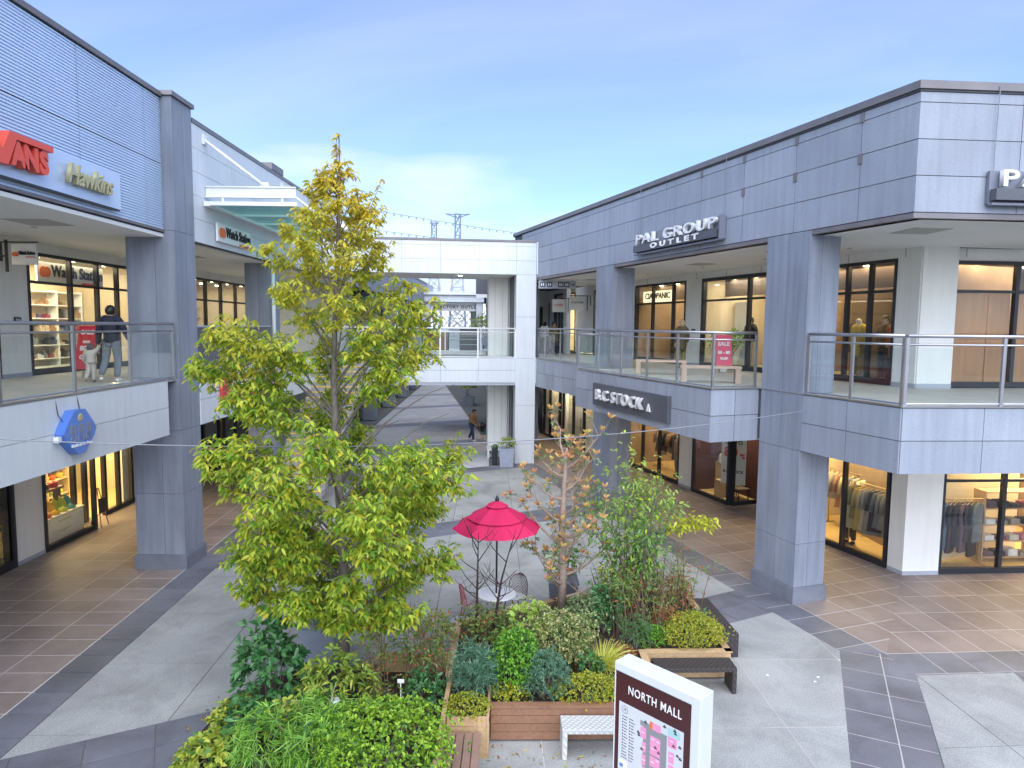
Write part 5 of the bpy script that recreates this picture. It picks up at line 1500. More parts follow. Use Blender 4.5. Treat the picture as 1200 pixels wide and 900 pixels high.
def shelf(label, M, w_, h, d, levels, items, wood=M_WOODL, where=''):
    LV = ['lowest', 'second lowest', 'middle', 'second highest', 'top']
    NT = ['first', 'second', 'third', 'fourth', 'fifth']
    t = thing('display_shelf', label, 'shelf', M)
    b = MB()
    for x in (-w_ / 2, w_ / 2 - 0.04):
        b.box(x, x + 0.04, -d / 2, d / 2, 0, h)
    b.build('side_panel', wood, t, M)
    for j in range(levels):
        z = 0.12 + (h - 0.16) * j / max(1, levels - 1)
        MB().box(-w_ / 2 + 0.04, w_ / 2 - 0.04, -d / 2, d / 2, z - 0.015, z + 0.015).build('shelf_board', wood, t, M)
    # goods lie on the shelf: things of their own
    for j in range(levels - (1 if items == 'fold' else 0)):
        z = 0.12 + (h - 0.16) * j / max(1, levels - 1) + 0.016
        n = max(2, int(w_ / 0.34))
        for i in range(n):
            x = -w_ / 2 + 0.06 + (w_ - 0.12) * (i + 0.5) / n
            if items == 'fold':
                b = MB(); zz = z
                for q in range(random.randint(2, 4)):
                    hh = 0.045; o_ = random.uniform(-0.01, 0.01)
                    b.box(x - 0.13 + o_, x + 0.13 + o_, -0.16 + o_, 0.14 + o_, zz, zz + hh - 0.004); zz += hh
                m_ = random.choice([MAR, NAVY, CREAMC, STONE, MAUVE, CHAR, WHITEC, cloth('rose', (0.5, 0.16, 0.22))])
                tag(b.build('clothes_stack', m_, None, M), '%s folded clothes, %s from left on %s board behind far right glass' % (m_.name.replace('cloth_', ''), NT[i], LV[j]), 'clothes', 'folded clothes stacks on shop shelves')
            elif items == 'box':
                m_ = random.choice([M_PAPER, M_BLACKINK, M_CREAM, M_GREYINK, M_PAPER])
                hh = random.uniform(0.12, 0.24)
                b = MB().box(x - 0.09, x + 0.09, -0.09, 0.09, z, z + hh * 0.4).box(x - 0.05, x + 0.05, -0.03, 0.05, z + hh * 0.4, z + hh)
                tag(b.build('display_stand', m_, None, M), 'small goods stand, %s from left on %s board of %s watch shelf' % (NT[i], LV[j], where), 'display', 'goods stands on upper left shelves')
            else:
                m_ = random.choice(items)
                s_ = random.uniform(0.8, 1.1)
                b = MB().lathe([(0.08 * s_, z), (0.12 * s_, z + 0.03), (0.125 * s_, z + 0.11 * s_), (0.13 * s_, z + 0.115 * s_), (0.11 * s_, z + 0.145 * s_), (0.02, z + 0.165 * s_), (0.022, z + 0.19 * s_), (0.012, z + 0.20 * s_)], 16, (x, 0))
                tag(b.build('cooking_pot', m_, None, M), '%s lidded pot, %s from left on %s board of shelf %s' % (m_.name.replace('pot_', ''), NT[i], LV[j], where), 'pot', 'cooking pots on lower left shelves')
    return t


shelf('wooden shelf with folded clothes behind the far right glass', FS @ Matrix.Translation((6.35, YT + 0.75, 0.03)), 1.5, 1.9, 0.4, 5, 'fold')
POTS = [mat('pot_' + n_, c_, 0.25, var=0.03) for n_, c_ in (('orange', (0.75, 0.16, 0.02)), ('yellow', (0.80, 0.48, 0.03)), ('teal', (0.08, 0.34, 0.33)), ('lime', (0.50, 0.60, 0.06)), ('red', (0.45, 0.03, 0.03)), ('black', (0.03, 0.03, 0.035)))]
for k, x in enumerate((18.3, 20.6, 22.2)):
    shelf('cream wall shelf with coloured cooking pots, ' + ['behind the drawer cabinet', 'seen through the open doorway', 'seen through the far left glass door'][k], FL @ Matrix.Translation((x, YS + 2.6 + 0.4 * k, 0.03)), 1.5, 2.3, 0.4, 5, POTS, M_CREAM, ['behind drawer cabinet', 'in open doorway', 'behind glass door'][k])
for k, x in enumerate((17.6, 19.3, 21.2)):
    shelf('glowing wall shelf of the watch shop, ' + ['leftmost of three', 'middle one of three', 'rightmost of three'][k], FL @ Matrix.Translation((x, YS + 3.3, FL2 + 0.03)), 1.6, 2.3, 0.35, 5, 'box', M_PAPER, ['left', 'middle', 'right'][k])
    MB().box(x - 0.8, x + 0.8, YS + 3.05, YS + 3.1, FL2 + 2.36, FL2 + 2.62).build('light_strip', M_TUBE, lb, FL)
# drawer cabinet with stacked coloured pans in the left ground floor window
t = thing('drawer_cabinet', 'white drawer cabinet displaying bright pans in the ground floor window on the left', 'cabinet', FL @ Matrix.Translation((18.2, YS + 0.5, 0.05)))
MB().box(17.26, 19.1, YS + 0.22, YS + 0.78, 0.05, 0.72).build('body', M_PAPER, t, FL)
MB().box(17.24, 19.12, YS + 0.2, YS + 0.8, 0.72, 0.75).build('top', M_PLASTER, t, FL)
for z in (0.14, 0.42):
    d_ = MB().box(17.32, 19.05, YS + 0.20, YS + 0.219, z, z + 0.25).build('drawer', M_WHITEMETAL, t, FL)
    MB().box(18.0, 18.5, YS + 0.185, YS + 0.199, z + 0.16, z + 0.18).build('handle', M_GOLD, d_, FL)
MB().box(17.2, 17.24, YS + 0.2, YS + 0.85, 0.05, 1.2).build('side_panel', M_WOODP, t, FL)
pan_cols = [0, 0, 1, 1, 3, 3, 2]
for k, ci in enumerate(pan_cols):
    x = 17.42 + k * 0.245
    Q = FL @ Matrix.Translation((x, YS + 0.56 - 0.02 * (k % 2), 0.92)) @ Matrix.Rotation(R(72), 4, 'X')
    o = MB().lathe([(0.11, -0.03), (0.15, 0.015), (0.158, 0.02), (0.145, 0.012), (0.10, -0.02)], 18).box(-0.02, 0.02, 0.15, 0.22, 0.0, 0.02).build('frying_pan', POTS[ci], None, Q, True)
    tag(o, ['leftmost orange', 'second orange', 'left yellow', 'right yellow', 'left lime', 'right lime', 'teal'][k] + ' pan leaning upright on the white drawer cabinet', 'pan', 'pans on the white drawer cabinet')
for k, ci in enumerate((0, 0, 1, 3, 2)):
    x = 17.45 + k * 0.33
    o = MB().lathe([(0.09, 0.752), (0.12, 0.78), (0.122, 0.82), (0.125, 0.825), (0.03, 0.86), (0.025, 0.885), (0.012, 0.89)], 16, (x, YS + 0.36)).build('cooking_pot', POTS[ci], None, FL, True)
    tag(o, ['leftmost orange', 'second orange', 'yellow', 'lime', 'teal'][k] + ' lidded pot at the front of the white drawer cabinet', 'pot', 'pots on the white drawer cabinet')
t = thing('display_shelf', 'wooden shelf with pots above the white drawer cabinet', 'shelf', FL @ Matrix.Translation((18.2, YS + 0.95, 1.2)))
MB().box(17.25, 19.2, YS + 0.82, YS + 1.2, 1.25, 1.31).build('shelf_board', M_WOODB, t, FL)
MB().box(17.28, 17.34, YS + 0.9, YS + 1.1, 0.05, 1.25).box(19.1, 19.16, YS + 0.9, YS + 1.1, 0.05, 1.25).build('leg', M_FRAME, t, FL)
for k, ci in enumerate((1, 2, 5, 5, 4)):
    x = 17.5 + k * 0.37
    o = MB().lathe([(0.09, 1.312), (0.13, 1.33), (0.135, 1.42), (0.14, 1.425), (0.10, 1.46), (0.025, 1.475), (0.02, 1.50)], 16, (x, YS + 1.0)).build('cooking_pot', POTS[ci], None, FL, True)
    tag(o, ['yellow', 'teal', 'left black', 'right black', 'dark red'][k] + ' round pot on the wooden shelf above the drawer cabinet', 'pot', 'pots on the wooden shelf above the cabinet')
t = thing('easel_sign', 'small dark easel board leaning by the left shop doorway', 'easel', FL @ Matrix.Translation((19.5, YS + 0.1, 0)))
MB().tube([(19.36, YS - 0.12, 0), (19.5, YS + 0.05, 1.15)], 0.018, 6).tube([(19.72, YS - 0.12, 0), (19.56, YS + 0.05, 1.15)], 0.018, 6).tube([(19.54, YS + 0.3, 0), (19.53, YS + 0.06, 1.15)], 0.018, 6).build('leg', M_WOODB, t, FL)
MB().box(19.38, 19.7, YS - 0.07, YS - 0.05, 0.4, 0.85).build('board', M_FRAME, t, FL)
# plinths and table in the corner case
for lab, lx, ly, s_, h in (('short square wooden display block in the glass corner case', -8.35, 0.45, 0.36, 0.62), ('tall wooden display block with hat in the glass corner case', -8.75, 0.75, 0.34, 1.15)):
    t = thing('display_block', lab, 'block', FR @ Matrix.Translation((lx, YR + ly, 0.03)))
    MB().box(-s_ / 2, s_ / 2, -s_ / 2, s_ / 2, 0, h - 0.03).build('body', M_WOODL, t)
    MB().box(-s_ / 2 - 0.005, s_ / 2 + 0.005, -s_ / 2 - 0.005, s_ / 2 + 0.005, h - 0.03, h).build('top', M_WOODL, t)
tag(MB().lathe([(0.2, 1.18), (0.19, 1.2), (0.15, 1.30), (0.14, 1.42), (0.08, 1.5), (0.02, 1.52)], 18).build('hat', GREYC, None, FR @ Matrix.Translation((-8.75, YR + 0.75, 0.01)), True), 'grey hat on the tall wooden display block', 'hat')
t = thing('display_table', 'low dark table with small goods in the glass corner case', 'table', FR @ Matrix.Translation((-7.85, YR + 0.75, 0.03)))
MB().box(-0.36, 0.36, -0.25, 0.25, 0.40, 0.44).build('top', M_SHOPDARK, t)
for x in (-0.33, 0.30):
    for y in (-0.22, 0.19):
        MB().box(x, x + 0.03, y, y + 0.03, 0, 0.40).build('leg', M_FRAME, t)
tag(MB().lathe([(0.1, 0.47), (0.12, 0.50), (0.06, 0.58), (0.0, 0.60)], 14).build('folded_cap', CREAMC, None, FR @ Matrix.Translation((-7.95, YR + 0.75, 0.005)), True), 'cream cap on the low dark table in the corner case', 'cap')
# potted plant and tote bag by the pink poster
tag(MB().prism_xz([(-0.17, 0), (0.17, 0), (0.15, 0.34), (-0.15, 0.34)], -0.03, 0.03).tube([(-0.09, 0, 0.33), (-0.06, 0, 0.62), (0.06, 0, 0.62), (0.09, 0, 0.33)], 0.012, 6).build('tote_bag', CREAMC, None, FR @ Matrix.Translation((-7.15, YR + 0.2, FL2 + 0.35))), 'cream tote bag hanging before the mannequin in dark jacket', 'bag')
# vase behind the dark glass at the left edge
tag(MB().lathe([(0.06, 0.21), (0.13, 0.30), (0.15, 0.42), (0.10, 0.54), (0.07, 0.58)], 18).build('vase', M_PAPER, None, FL @ Matrix.Translation((15.75, YS + 0.35, 0.0)), True), 'white round vase behind the dark glass at the left edge', 'vase')
# wooden benches on the balcony
for lab, lx, ly in (('pale wooden bench on the balcony, farther one near the pillar', -5.95, 0.15), ('pale wooden bench on the balcony, nearer one by the corner post', -3.05, -0.2)):
    Mb = FR @ Matrix.Translation((lx, ly, FL2)) @ Matrix.Rotation(R(58), 4, 'Z')
    t = thing('wooden_bench', lab, 'bench', Mb, 'wooden benches on the balcony')
    for q in range(4):
        MB().box(-0.75, 0.75, -0.24 + q * 0.12, -0.125 + q * 0.12, 0.37, 0.43).build('seat_plank', M_WOODP, t)
    for x in (-0.73, 0.60):
        MB().box(x, x + 0.13, -0.235, 0.235, 0, 0.37).build('leg', M_WOODP, t)

# ================================================================ STREET FURNITURE
def weave(name, rgb, sc):
    m = bpy.data.materials.new(name); m.use_nodes = True
    t = m.node_tree; b = t.nodes['Principled BSDF']; L = t.links.new
    tcn = t.nodes.new('ShaderNodeTexCoord')
    hs = []
    for rot in (45, -45):
        mpn = t.nodes.new('ShaderNodeMapping'); mpn.inputs['Rotation'].default_value = (R(20), R(20), R(rot)); L(tcn.outputs['Object'], mpn.inputs[0])
        wv = t.nodes.new('ShaderNodeTexWave'); wv.inputs['Scale'].default_value = sc; L(mpn.outputs[0], wv.inputs[0]); hs.append(wv)
    mu = t.nodes.new('ShaderNodeMath'); mu.operation = 'MULTIPLY'
    L(hs[0].outputs['Fac'], mu.inputs[0]); L(hs[1].outputs['Fac'], mu.inputs[1])
    mr_ = t.nodes.new('ShaderNodeMapRange'); mr_.inputs['To Min'].default_value = 0.72; mr_.inputs['To Max'].default_value = 1.1; L(mu.outputs[0], mr_.inputs[0])
    vm = t.nodes.new('ShaderNodeVectorMath'); vm.operation = 'SCALE'; vm.inputs[0].default_value = rgb; L(mr_.outputs[0], vm.inputs['Scale'])
    L(vm.outputs[0], b.inputs['Base Color'])
    bp = t.nodes.new('ShaderNodeBump'); bp.inputs['Strength'].default_value = 0.8; bp.inputs['Distance'].default_value = 0.01
    L(mu.outputs[0], bp.inputs['Height']); L(bp.outputs[0], b.inputs['Normal']); b.inputs['Roughness'].default_value = 0.5
    return m


WK_W = weave('white_weave', (0.64, 0.64, 0.62), 5.5)
WK_D = weave('dark_weave', (0.055, 0.045, 0.045), 5.5)


def bench(label, M, L, d, m, h=0.45):
    """woven bench: top on a slab leg at each end; origin at one front corner"""
    t = thing('woven_bench', label, 'bench', M, 'woven benches along the planters')
    for nm, bx_ in (('seat', (0, L, 0, d, h - 0.07, h)), ('leg', (0, 0.075, 0, d, 0, h - 0.07)), ('leg', (L - 0.075, L, 0, d, 0, h - 0.07))):
        o = MB().box(*bx_).build(nm, m, t)
        bv_ = o.modifiers.new('edge', 'BEVEL'); bv_.width = 0.008; bv_.segments = 2
    return t


bench('white woven bench in front of the brown planter', frame(0.76, 8.90, 0, 1), 1.35, 0.36, WK_W)
bench('dark woven bench in front of the light wood planter end, behind the map sign', frame(2.45, 10.60, 0, 2), 1.36, 0.38, WK_D)
bench('dark woven bench along the right side of the planting, beside the slate paving', frame(4.26, 11.90, 0, 93.5), 1.65, 0.34, WK_D)
t = thing('slatted_bench', 'reddish slatted bench below the light wood planter box', 'bench', frame(-0.62, 8.2))
for k in range(4):
    MB().box(-0.84 + k * 0.118, -0.74 + k * 0.118, 6.9, 8.86, 0.385, 0.42).build('slat', M_WOODR, t, ID)
for y in (7.1, 8.6):
    MB().box(-0.82, -0.42, y, y + 0.08, 0, 0.383).build('leg', M_WOODB, t, ID)


def boards(parent, p0, p1, z0, z1, n, m, th=0.04, name='board', cap=True):
    """horizontal boards along p0->p1 with open joints; the face looks to the right of the direction"""
    a, b_ = Vector((*p0, 0)), Vector((*p1, 0))
    L = (b_ - a).length
    M = frame(p0[0], p0[1], 0, math.degrees(math.atan2(b_.y - a.y, b_.x - a.x)))
    for k in range(n):
        q0, q1 = z0 + (z1 - z0) * k / n, z0 + (z1 - z0) * (k + 1) / n
        MB().box(0, L, random.uniform(-0.002, 0.002), th, q0 + 0.003, q1 - 0.004).build(name, m, parent, M)
    if cap:
        MB().box(-0.02, L + 0.02, -0.02, 0.10, z1, z1 + 0.03).build('cap_board', m, parent, M)


pl_ = thing('planter', 'large timber planter bed with brown board front and light wood ends', 'planter', frame(1.3, 11.3))
boards(pl_, (-0.26, 9.30), (2.30, 9.36), 0.03, 0.53, 4, M_WOODB)
boards(pl_, (2.34, 9.36), (2.34, 11.10), 0.03, 0.50, 4, M_WOODL)
boards(pl_, (2.38, 11.08), (3.86, 11.14), 0.03, 0.48, 3, M_WOODL)
boards(pl_, (3.86, 11.14), (3.76, 13.7), 0.03, 0.48, 3, M_WOODL)
boards(pl_, (3.76, 13.7), (2.4, 14.0), 0.03, 0.48, 3, M_WOODL)
boards(pl_, (2.4, 14.0), (0.9, 13.3), 0.03, 0.48, 3, M_WOODL)
boards(pl_, (0.9, 13.3), (-1.0, 12.2), 0.03, 0.48, 3, M_WOODL)
boards(pl_, (-1.0, 12.2), (-1.0, 10.2), 0.03, 0.52, 3, M_WOODL)
MB().prism([(-0.96, 9.4), (2.28, 9.4), (2.3, 11.18), (3.8, 11.2), (3.7, 13.6), (2.4, 13.9), (0.95, 13.2), (-0.95, 12.1)], 0.02, 0.44).build('soil', M_EARTH, pl_, ID)
bx_ = thing('planter_box', 'light wood planter box with yellow groundcover at the end of the left bed', 'planter', frame(-0.58, 9.2))
for k in range(4):
    z0, z1 = 0.06 + k * 0.135, 0.06 + (k + 1) * 0.135
    MB().box(-0.87, -0.435, 8.93, 8.97, z0 + 0.003, z1 - 0.004).build('board', M_WOODL, bx_, ID)
MB().box(-0.435, -0.315, 8.925, 8.97, 0.06, 0.60).build('board', M_WOODL, bx_, ID)
MB().box(-0.312, -0.275, 8.935, 9.9, 0.02, 0.60).build('board', M_WOODL, bx_, ID)
MB().box(-0.88, -0.29, 8.92, 8.965, 0.0, 0.057).build('base_board', M_WOODL, bx_, ID)
MB().box(-0.86, -0.315, 8.975, 9.9, 0.02, 0.53).build('soil', M_EARTH, bx_, ID)
MB().box(-0.30, -0.262, 8.95, 8.99, 0.53, 0.58).build('bracket', M_FRAME, bx_, ID)
bed = thing('planting_bed', 'wide planting bed with light wood right edge and low grey kerb on the left', 'planter', frame(-2.7, 9.2))
a = MB().add([(-0.95, 6.8, 0), (-0.885, 6.8, 0), (-0.885, 10.75, 0), (-0.95, 10.75, 0), (-0.95, 6.8, 0.63), (-0.885, 6.8, 0.63), (-0.885, 10.75, 0.63), (-0.95, 10.75, 0.63)], [(3, 2, 1, 0), (4, 5, 6, 7), (0, 1, 5, 4), (1, 2, 6, 5), (2, 3, 7, 6), (3, 0, 4, 7)])
a.build('edge_board', M_WOODL, bed, ID)
MB().box(-2.2, -0.955, 10.70, 10.76, 0.30, 0.62).box(-2.2, -0.955, 10.70, 10.76, 0.05, 0.29).build('edge_board', M_WOODL, bed, ID)
MB().prism([(-4.45, 10.0), (-4.33, 10.0), (-4.55, 6.0), (-4.67, 6.0)], 0, 0.16).prism([(-4.45, 10.0), (-3.5, 11.0), (-3.42, 10.93), (-4.33, 10.0)], 0, 0.16).prism([(-3.5, 11.0), (-2.2, 11.0), (-2.2, 10.9), (-3.42, 10.93)], 0, 0.16).build('kerb', M_ROOFGREY, bed, ID)
MB().prism([(-4.33, 9.98), (-3.42, 10.9), (-2.22, 10.89), (-0.96, 10.69), (-0.96, 6.2), (-4.53, 6.2)], 0.01, 0.30).build('soil', M_EARTH, bed, ID)
# small things between the plants
MB_ = tag(MB().box(-0.05, 0.05, -0.005, 0.005, 0.30, 0.36).box(-0.008, 0.008, -0.012, -0.006, 0, 0.36).box(-0.04, 0.04, -0.009, -0.0055, 0.31, 0.335).build('plant_label', M_PAPER, None, frame(-1.62, 9.55, 0.45)), 'small white plant label among the shrubs of the left bed', 'label')
t = thing('garden_light', 'small white garden spotlight between the shrubs of the left bed', 'lamp', frame(-2.42, 8.85, 0.3))
MB().lathe([(0.012, 0), (0.012, 0.5)], 8).build('stake', M_WHITEMETAL, t)
MB().lathe([(0.05, 0.5), (0.075, 0.58), (0.06, 0.60)], 14).build('head', M_WHITEMETAL, t)


# ---------------------------------------------------------------- parasol, table, chairs
def parasol(label, M, zt=2.62, zb=2.12, rr=0.90, rot=10):
    t = thing('parasol', label, 'parasol', M)
    zs_ = lambda r_: zt - 0.04 - (zt - zb - 0.04) * (r_ / rr) ** 1.08
    for ra, rb_, up in ((0.0, 0.23, 0.075), (0.17, 0.60, 0.038), (0.52, rr, 0.0)):
        v, f = [], []
        ns = 4
        for k in range(8):
            for s in range(3):
                u = s / 2
                a0, a1 = R(rot + 45 * k), R(rot + 45 * (k + 1))
                for q in range(ns + 1):
                    r_ = ra + (rb_ - ra) * q / ns
                    p0 = Vector((r_ * math.cos(a0), r_ * math.sin(a0), zs_(r_) + up)); p1 = Vector((r_ * math.cos(a1), r_ * math.sin(a1), zs_(r_) + up))
                    p = p0.lerp(p1, u)
                    p.z -= 0.028 * 4 * u * (1 - u) * (r_ / rr)
                    v.append(p)
        st_ = ns + 1
        for k in range(8):
            for s in range(2):
                o_ = (k * 3 + s) * st_
                for q in range(ns):
                    f.append((o_ + q, o_ + q + 1, o_ + st_ + q + 1, o_ + st_ + q))
        MB().add(v, f).build('canopy', M_PINK, t)
    for k in range(8):
        a = R(rot + 45 * k)
        MB().tube([(0.03 * math.cos(a), 0.03 * math.sin(a), zs_(0.03) - 0.02), (rr * 0.98 * math.cos(a), rr * 0.98 * math.sin(a), zs_(rr * 0.98) - 0.014)], 0.009, 5).build('rib', M_FRAME, t)
    MB().lathe([(0.02, 0.02), (0.02, zt - 0.02)], 12).build('pole', M_FRAME, t, None, True)
    MB().lathe([(0.035, zt + 0.02), (0.045, zt + 0.05), (0.03, zt + 0.09), (0.015, zt + 0.13)], 12).build('finial', M_FRAME, t, None, True)
    MB().lathe([(0.24, 0.003), (0.24, 0.05), (0.05, 0.07), (0.04, 0.25)], 20).build('base', M_FRAME, t)
    return t


def table(label, M):
    t = thing('round_table', label, 'table', M, 'round white cafe tables')
    MB().lathe([(0.06, 0.725), (0.38, 0.728), (0.395, 0.738), (0.395, 0.748), (0.385, 0.755), (0.02, 0.756)], 40).build('table_top', M_TABLE, t, None, False)
    for k in range(3):
        a = R(120 * k + 20)
        MB().tube([(0.06 * math.cos(a), 0.06 * math.sin(a), 0.72), (0.10 * math.cos(a), 0.10 * math.sin(a), 0.35), (0.30 * math.cos(a), 0.30 * math.sin(a), 0.01)], 0.014, 8).build('leg', M_WHITEMETAL, t, None, True)
    return t


M_PINKWIRE = mat('pink_wire', (0.42, 0.085, 0.11), 0.5, var=0.05)
M_DARKWIRE = mat('maroon_wire', (0.10, 0.035, 0.04), 0.5, var=0.05)


def wire_chair(label, M, m):
    """wire cafe chair: round seat, diamond mesh back in a hoop, four legs; faces -y"""
    t = thing('wire_chair', label, 'chair', M, 'wire cafe chairs round the tables')
    MB().lathe([(0.03, 0.43), (0.20, 0.435), (0.215, 0.445), (0.20, 0.452), (0.02, 0.455)], 20).build('seat', M_PLASTER if m is M_DARKWIRE else mat('pale_pink_seat', (0.60, 0.42, 0.43), 0.5, var=0.03), t)

    def bk(u, v):     # u -1..1, v 0..1 on the curved back
        w_ = 0.22 * math.sqrt(max(0.0, 1 - max(0, (v - 0.45) / 0.56) ** 2)) if v > 0.45 else 0.22
        x = u * w_
        return (x, 0.19 + 0.05 * v - 0.10 * (x / 0.22) ** 2, 0.46 + 0.40 * v)
    hoop = [bk(-1, q / 8) for q in range(8)] + [bk(u / 6, 0.999) for u in range(-5, 6)] + [bk(1, 1 - q / 8) for q in range(1, 9)]
    MB().tube(hoop, 0.010, 6).build('back_frame', m, t)
    w_ = MB()
    for k in range(-7, 8):
        for s in (-1, 1):
            pts_ = []
            for q in range(9):
                v_ = q / 8
                u = k * 0.26 + s * v_ * 1.5
                if -1 <= u <= 1: pts_.append(bk(u, v_))
            if len(pts_) > 1: w_.tube(pts_, 0.0048, 4, False)
    w_.build('back_mesh', m, t, kind='stuff')
    for sx in (-1, 1):
        for sy in (-1, 1):
            MB().tube([(sx * 0.14, sy * 0.14, 0.435), (sx * 0.20, sy * 0.20, 0.0)], 0.010, 6).build('leg', m, t)
    return t


parasol('pink octagonal parasol with black pole over the round white table', frame(-0.27, 12.95))
table('round white cafe table with the pink parasol pole through it', frame(-0.27, 12.95, 0, 0))
wire_chair('pink wire chair left of the round white table', frame(-0.80, 13.15, 0, 100), M_PINKWIRE)
wire_chair('dark wire chair behind the round white table', frame(0.12, 13.55, 0, -30), M_DARKWIRE)
t = thing('low_stool', 'low grey slatted stool behind the pink wire chair', 'stool', frame(-0.95, 12.75))
for k in range(5):
    MB().box(-0.2 + k * 0.08, -0.13 + k * 0.08, -0.15, 0.15, 0.26, 0.29).build('slat', M_ROOFGREY, t)
MB().box(-0.19, -0.15, -0.14, 0.14, 0, 0.26).box(0.15, 0.19, -0.14, 0.14, 0, 0.26).build('leg', M_ROOFGREY, t)
parasol('pink parasol mostly hidden behind the tall yellow green tree', frame(-2.75, 14.2), rot=30)
wire_chair('pink wire chair seen through the leaves of the tall tree', frame(-2.45, 13.7, 0, -160), M_PINKWIRE)


# ================================================================ PLANTS
def leaves(name, P, D, L, ratio, m, parent=None, fold=0.12, droop=0.15, kind='stuff', up=None, seg=1):
    """one mesh of many single leaves: base points P, axes D, lengths L"""
    P = np.asarray(P, float); D = np.asarray(D, float); L = np.asarray(L, float)
    n = len(P)
    D = D / np.linalg.norm(D, axis=1, keepdims=True)
    rnd = rng.normal(size=(n, 3)) * 0.55 + np.array([0, 0, 1.0])
    S = np.cross(D, rnd); S /= np.linalg.norm(S, axis=1, keepdims=True) + 1e-9
    U = np.cross(S, D)
    w = (L * ratio)[:, None]
    L_ = L[:, None]
    dz = np.array([0, 0, -1.0])[None, :]
    v0 = P
    v1 = P + D * L_ * 0.30 - S * w * 0.42 + U * w * fold
    v2 = P + D * L_ * 0.34
    v3 = P + D * L_ * 0.30 + S * w * 0.42 + U * w * fold
    v4 = P + D * L_ * 0.64 - S * w * 0.40 + U * w * fold + dz * L_ * droop * 0.35
    v5 = P + D * L_ * 0.67 + dz * L_ * droop * 0.4
    v6 = P + D * L_ * 0.64 + S * w * 0.40 + U * w * fold + dz * L_ * droop * 0.35
    v7 = P + D * L_ + dz * L_ * droop
    V = np.stack([v0, v1, v2, v3, v4, v5, v6, v7], 1).reshape(-1, 3)
    F = np.array([[0, 2, 1], [0, 3, 2], [1, 2, 4], [2, 5, 4], [2, 3, 6], [2, 6, 5], [4, 5, 7], [5, 6, 7]])
    idx = (np.arange(n)[:, None, None] * 8 + F[None]).reshape(-1, 3)
    return rawmesh(name, V, idx, m, parent, kind)


def rawmesh(name, V, T, m, parent=None, kind=None, M=None):
    me = bpy.data.meshes.new(name)
    me.vertices.add(len(V)); me.vertices.foreach_set('co', np.ascontiguousarray(V, np.float32).ravel())
    me.loops.add(T.size); me.loops.foreach_set('vertex_index', np.ascontiguousarray(T, np.int32).ravel())
    k = T.shape[1]
    me.polygons.add(len(T)); me.polygons.foreach_set('loop_start', np.arange(0, T.size, k, dtype=np.int32))
    me.polygons.foreach_set('loop_total', np.full(len(T), k, dtype=np.int32))
    me.materials.append(m)
    me.update(calc_edges=True)
    return put(name, me, parent, M if M is not None else ID, kind)


def blades(name, base, n, length, width, m, parent, spread=0.6, rise=1.0, seg=4, r0=0.05):
    """arching grass-like blades from one tuft"""
    V, T = [], []
    for i in range(n):
        a = rng.uniform(0, 2 * math.pi)
        L = length * rng.uniform(0.65, 1.1)
        out_ = spread * rng.uniform(0.35, 1.1)
        d = np.array([math.cos(a), math.sin(a), 0]); s = np.array([-d[1], d[0], 0]) * width * rng.uniform(0.7, 1.2) / 2
        p0 = np.array(base) + d * rng.uniform(0, r0)
        o_ = len(V)
        for k in range(seg + 1):
            u = k / seg
            p = p0 + d * L * out_ * (u ** 1.25) + np.array([0, 0, L * rise * (u - 0.62 * out_ * u * u * 1.25)])
            ww = (1 - u * 0.92) * (0.6 + 0.8 * min(u * 3, 1) * 0.5)
            V += [p - s * ww, p + s * ww + np.array([0, 0, 0.004])]
        for k in range(seg):
            T += [(o_ + 2 * k, o_ + 2 * k + 1, o_ + 2 * k + 3), (o_ + 2 * k, o_ + 2 * k + 3, o_ + 2 * k + 2)]
    return rawmesh(name, np.array(V), np.array(T), m, parent, 'stuff')


def sph(n, upper=-0.25):
    d = rng.normal(size=(n * 3, 3)); d /= np.linalg.norm(d, axis=1, keepdims=True)
    d = d[d[:, 2] > upper][:n]
    return d


def lump(d, seed, amt):
    """uneven outline: a few bumps in random directions"""
    r_ = np.random.default_rng(seed)
    c = r_.normal(size=(9, 3)); c /= np.linalg.norm(c, axis=1, keepdims=True)
    h = r_.uniform(-0.6, 1.0, 9)
    return 1 + amt * (np.exp(-((d[:, None, :] - c[None]) ** 2).sum(2) / 0.18) * h[None]).sum(1)


SEED = [100]


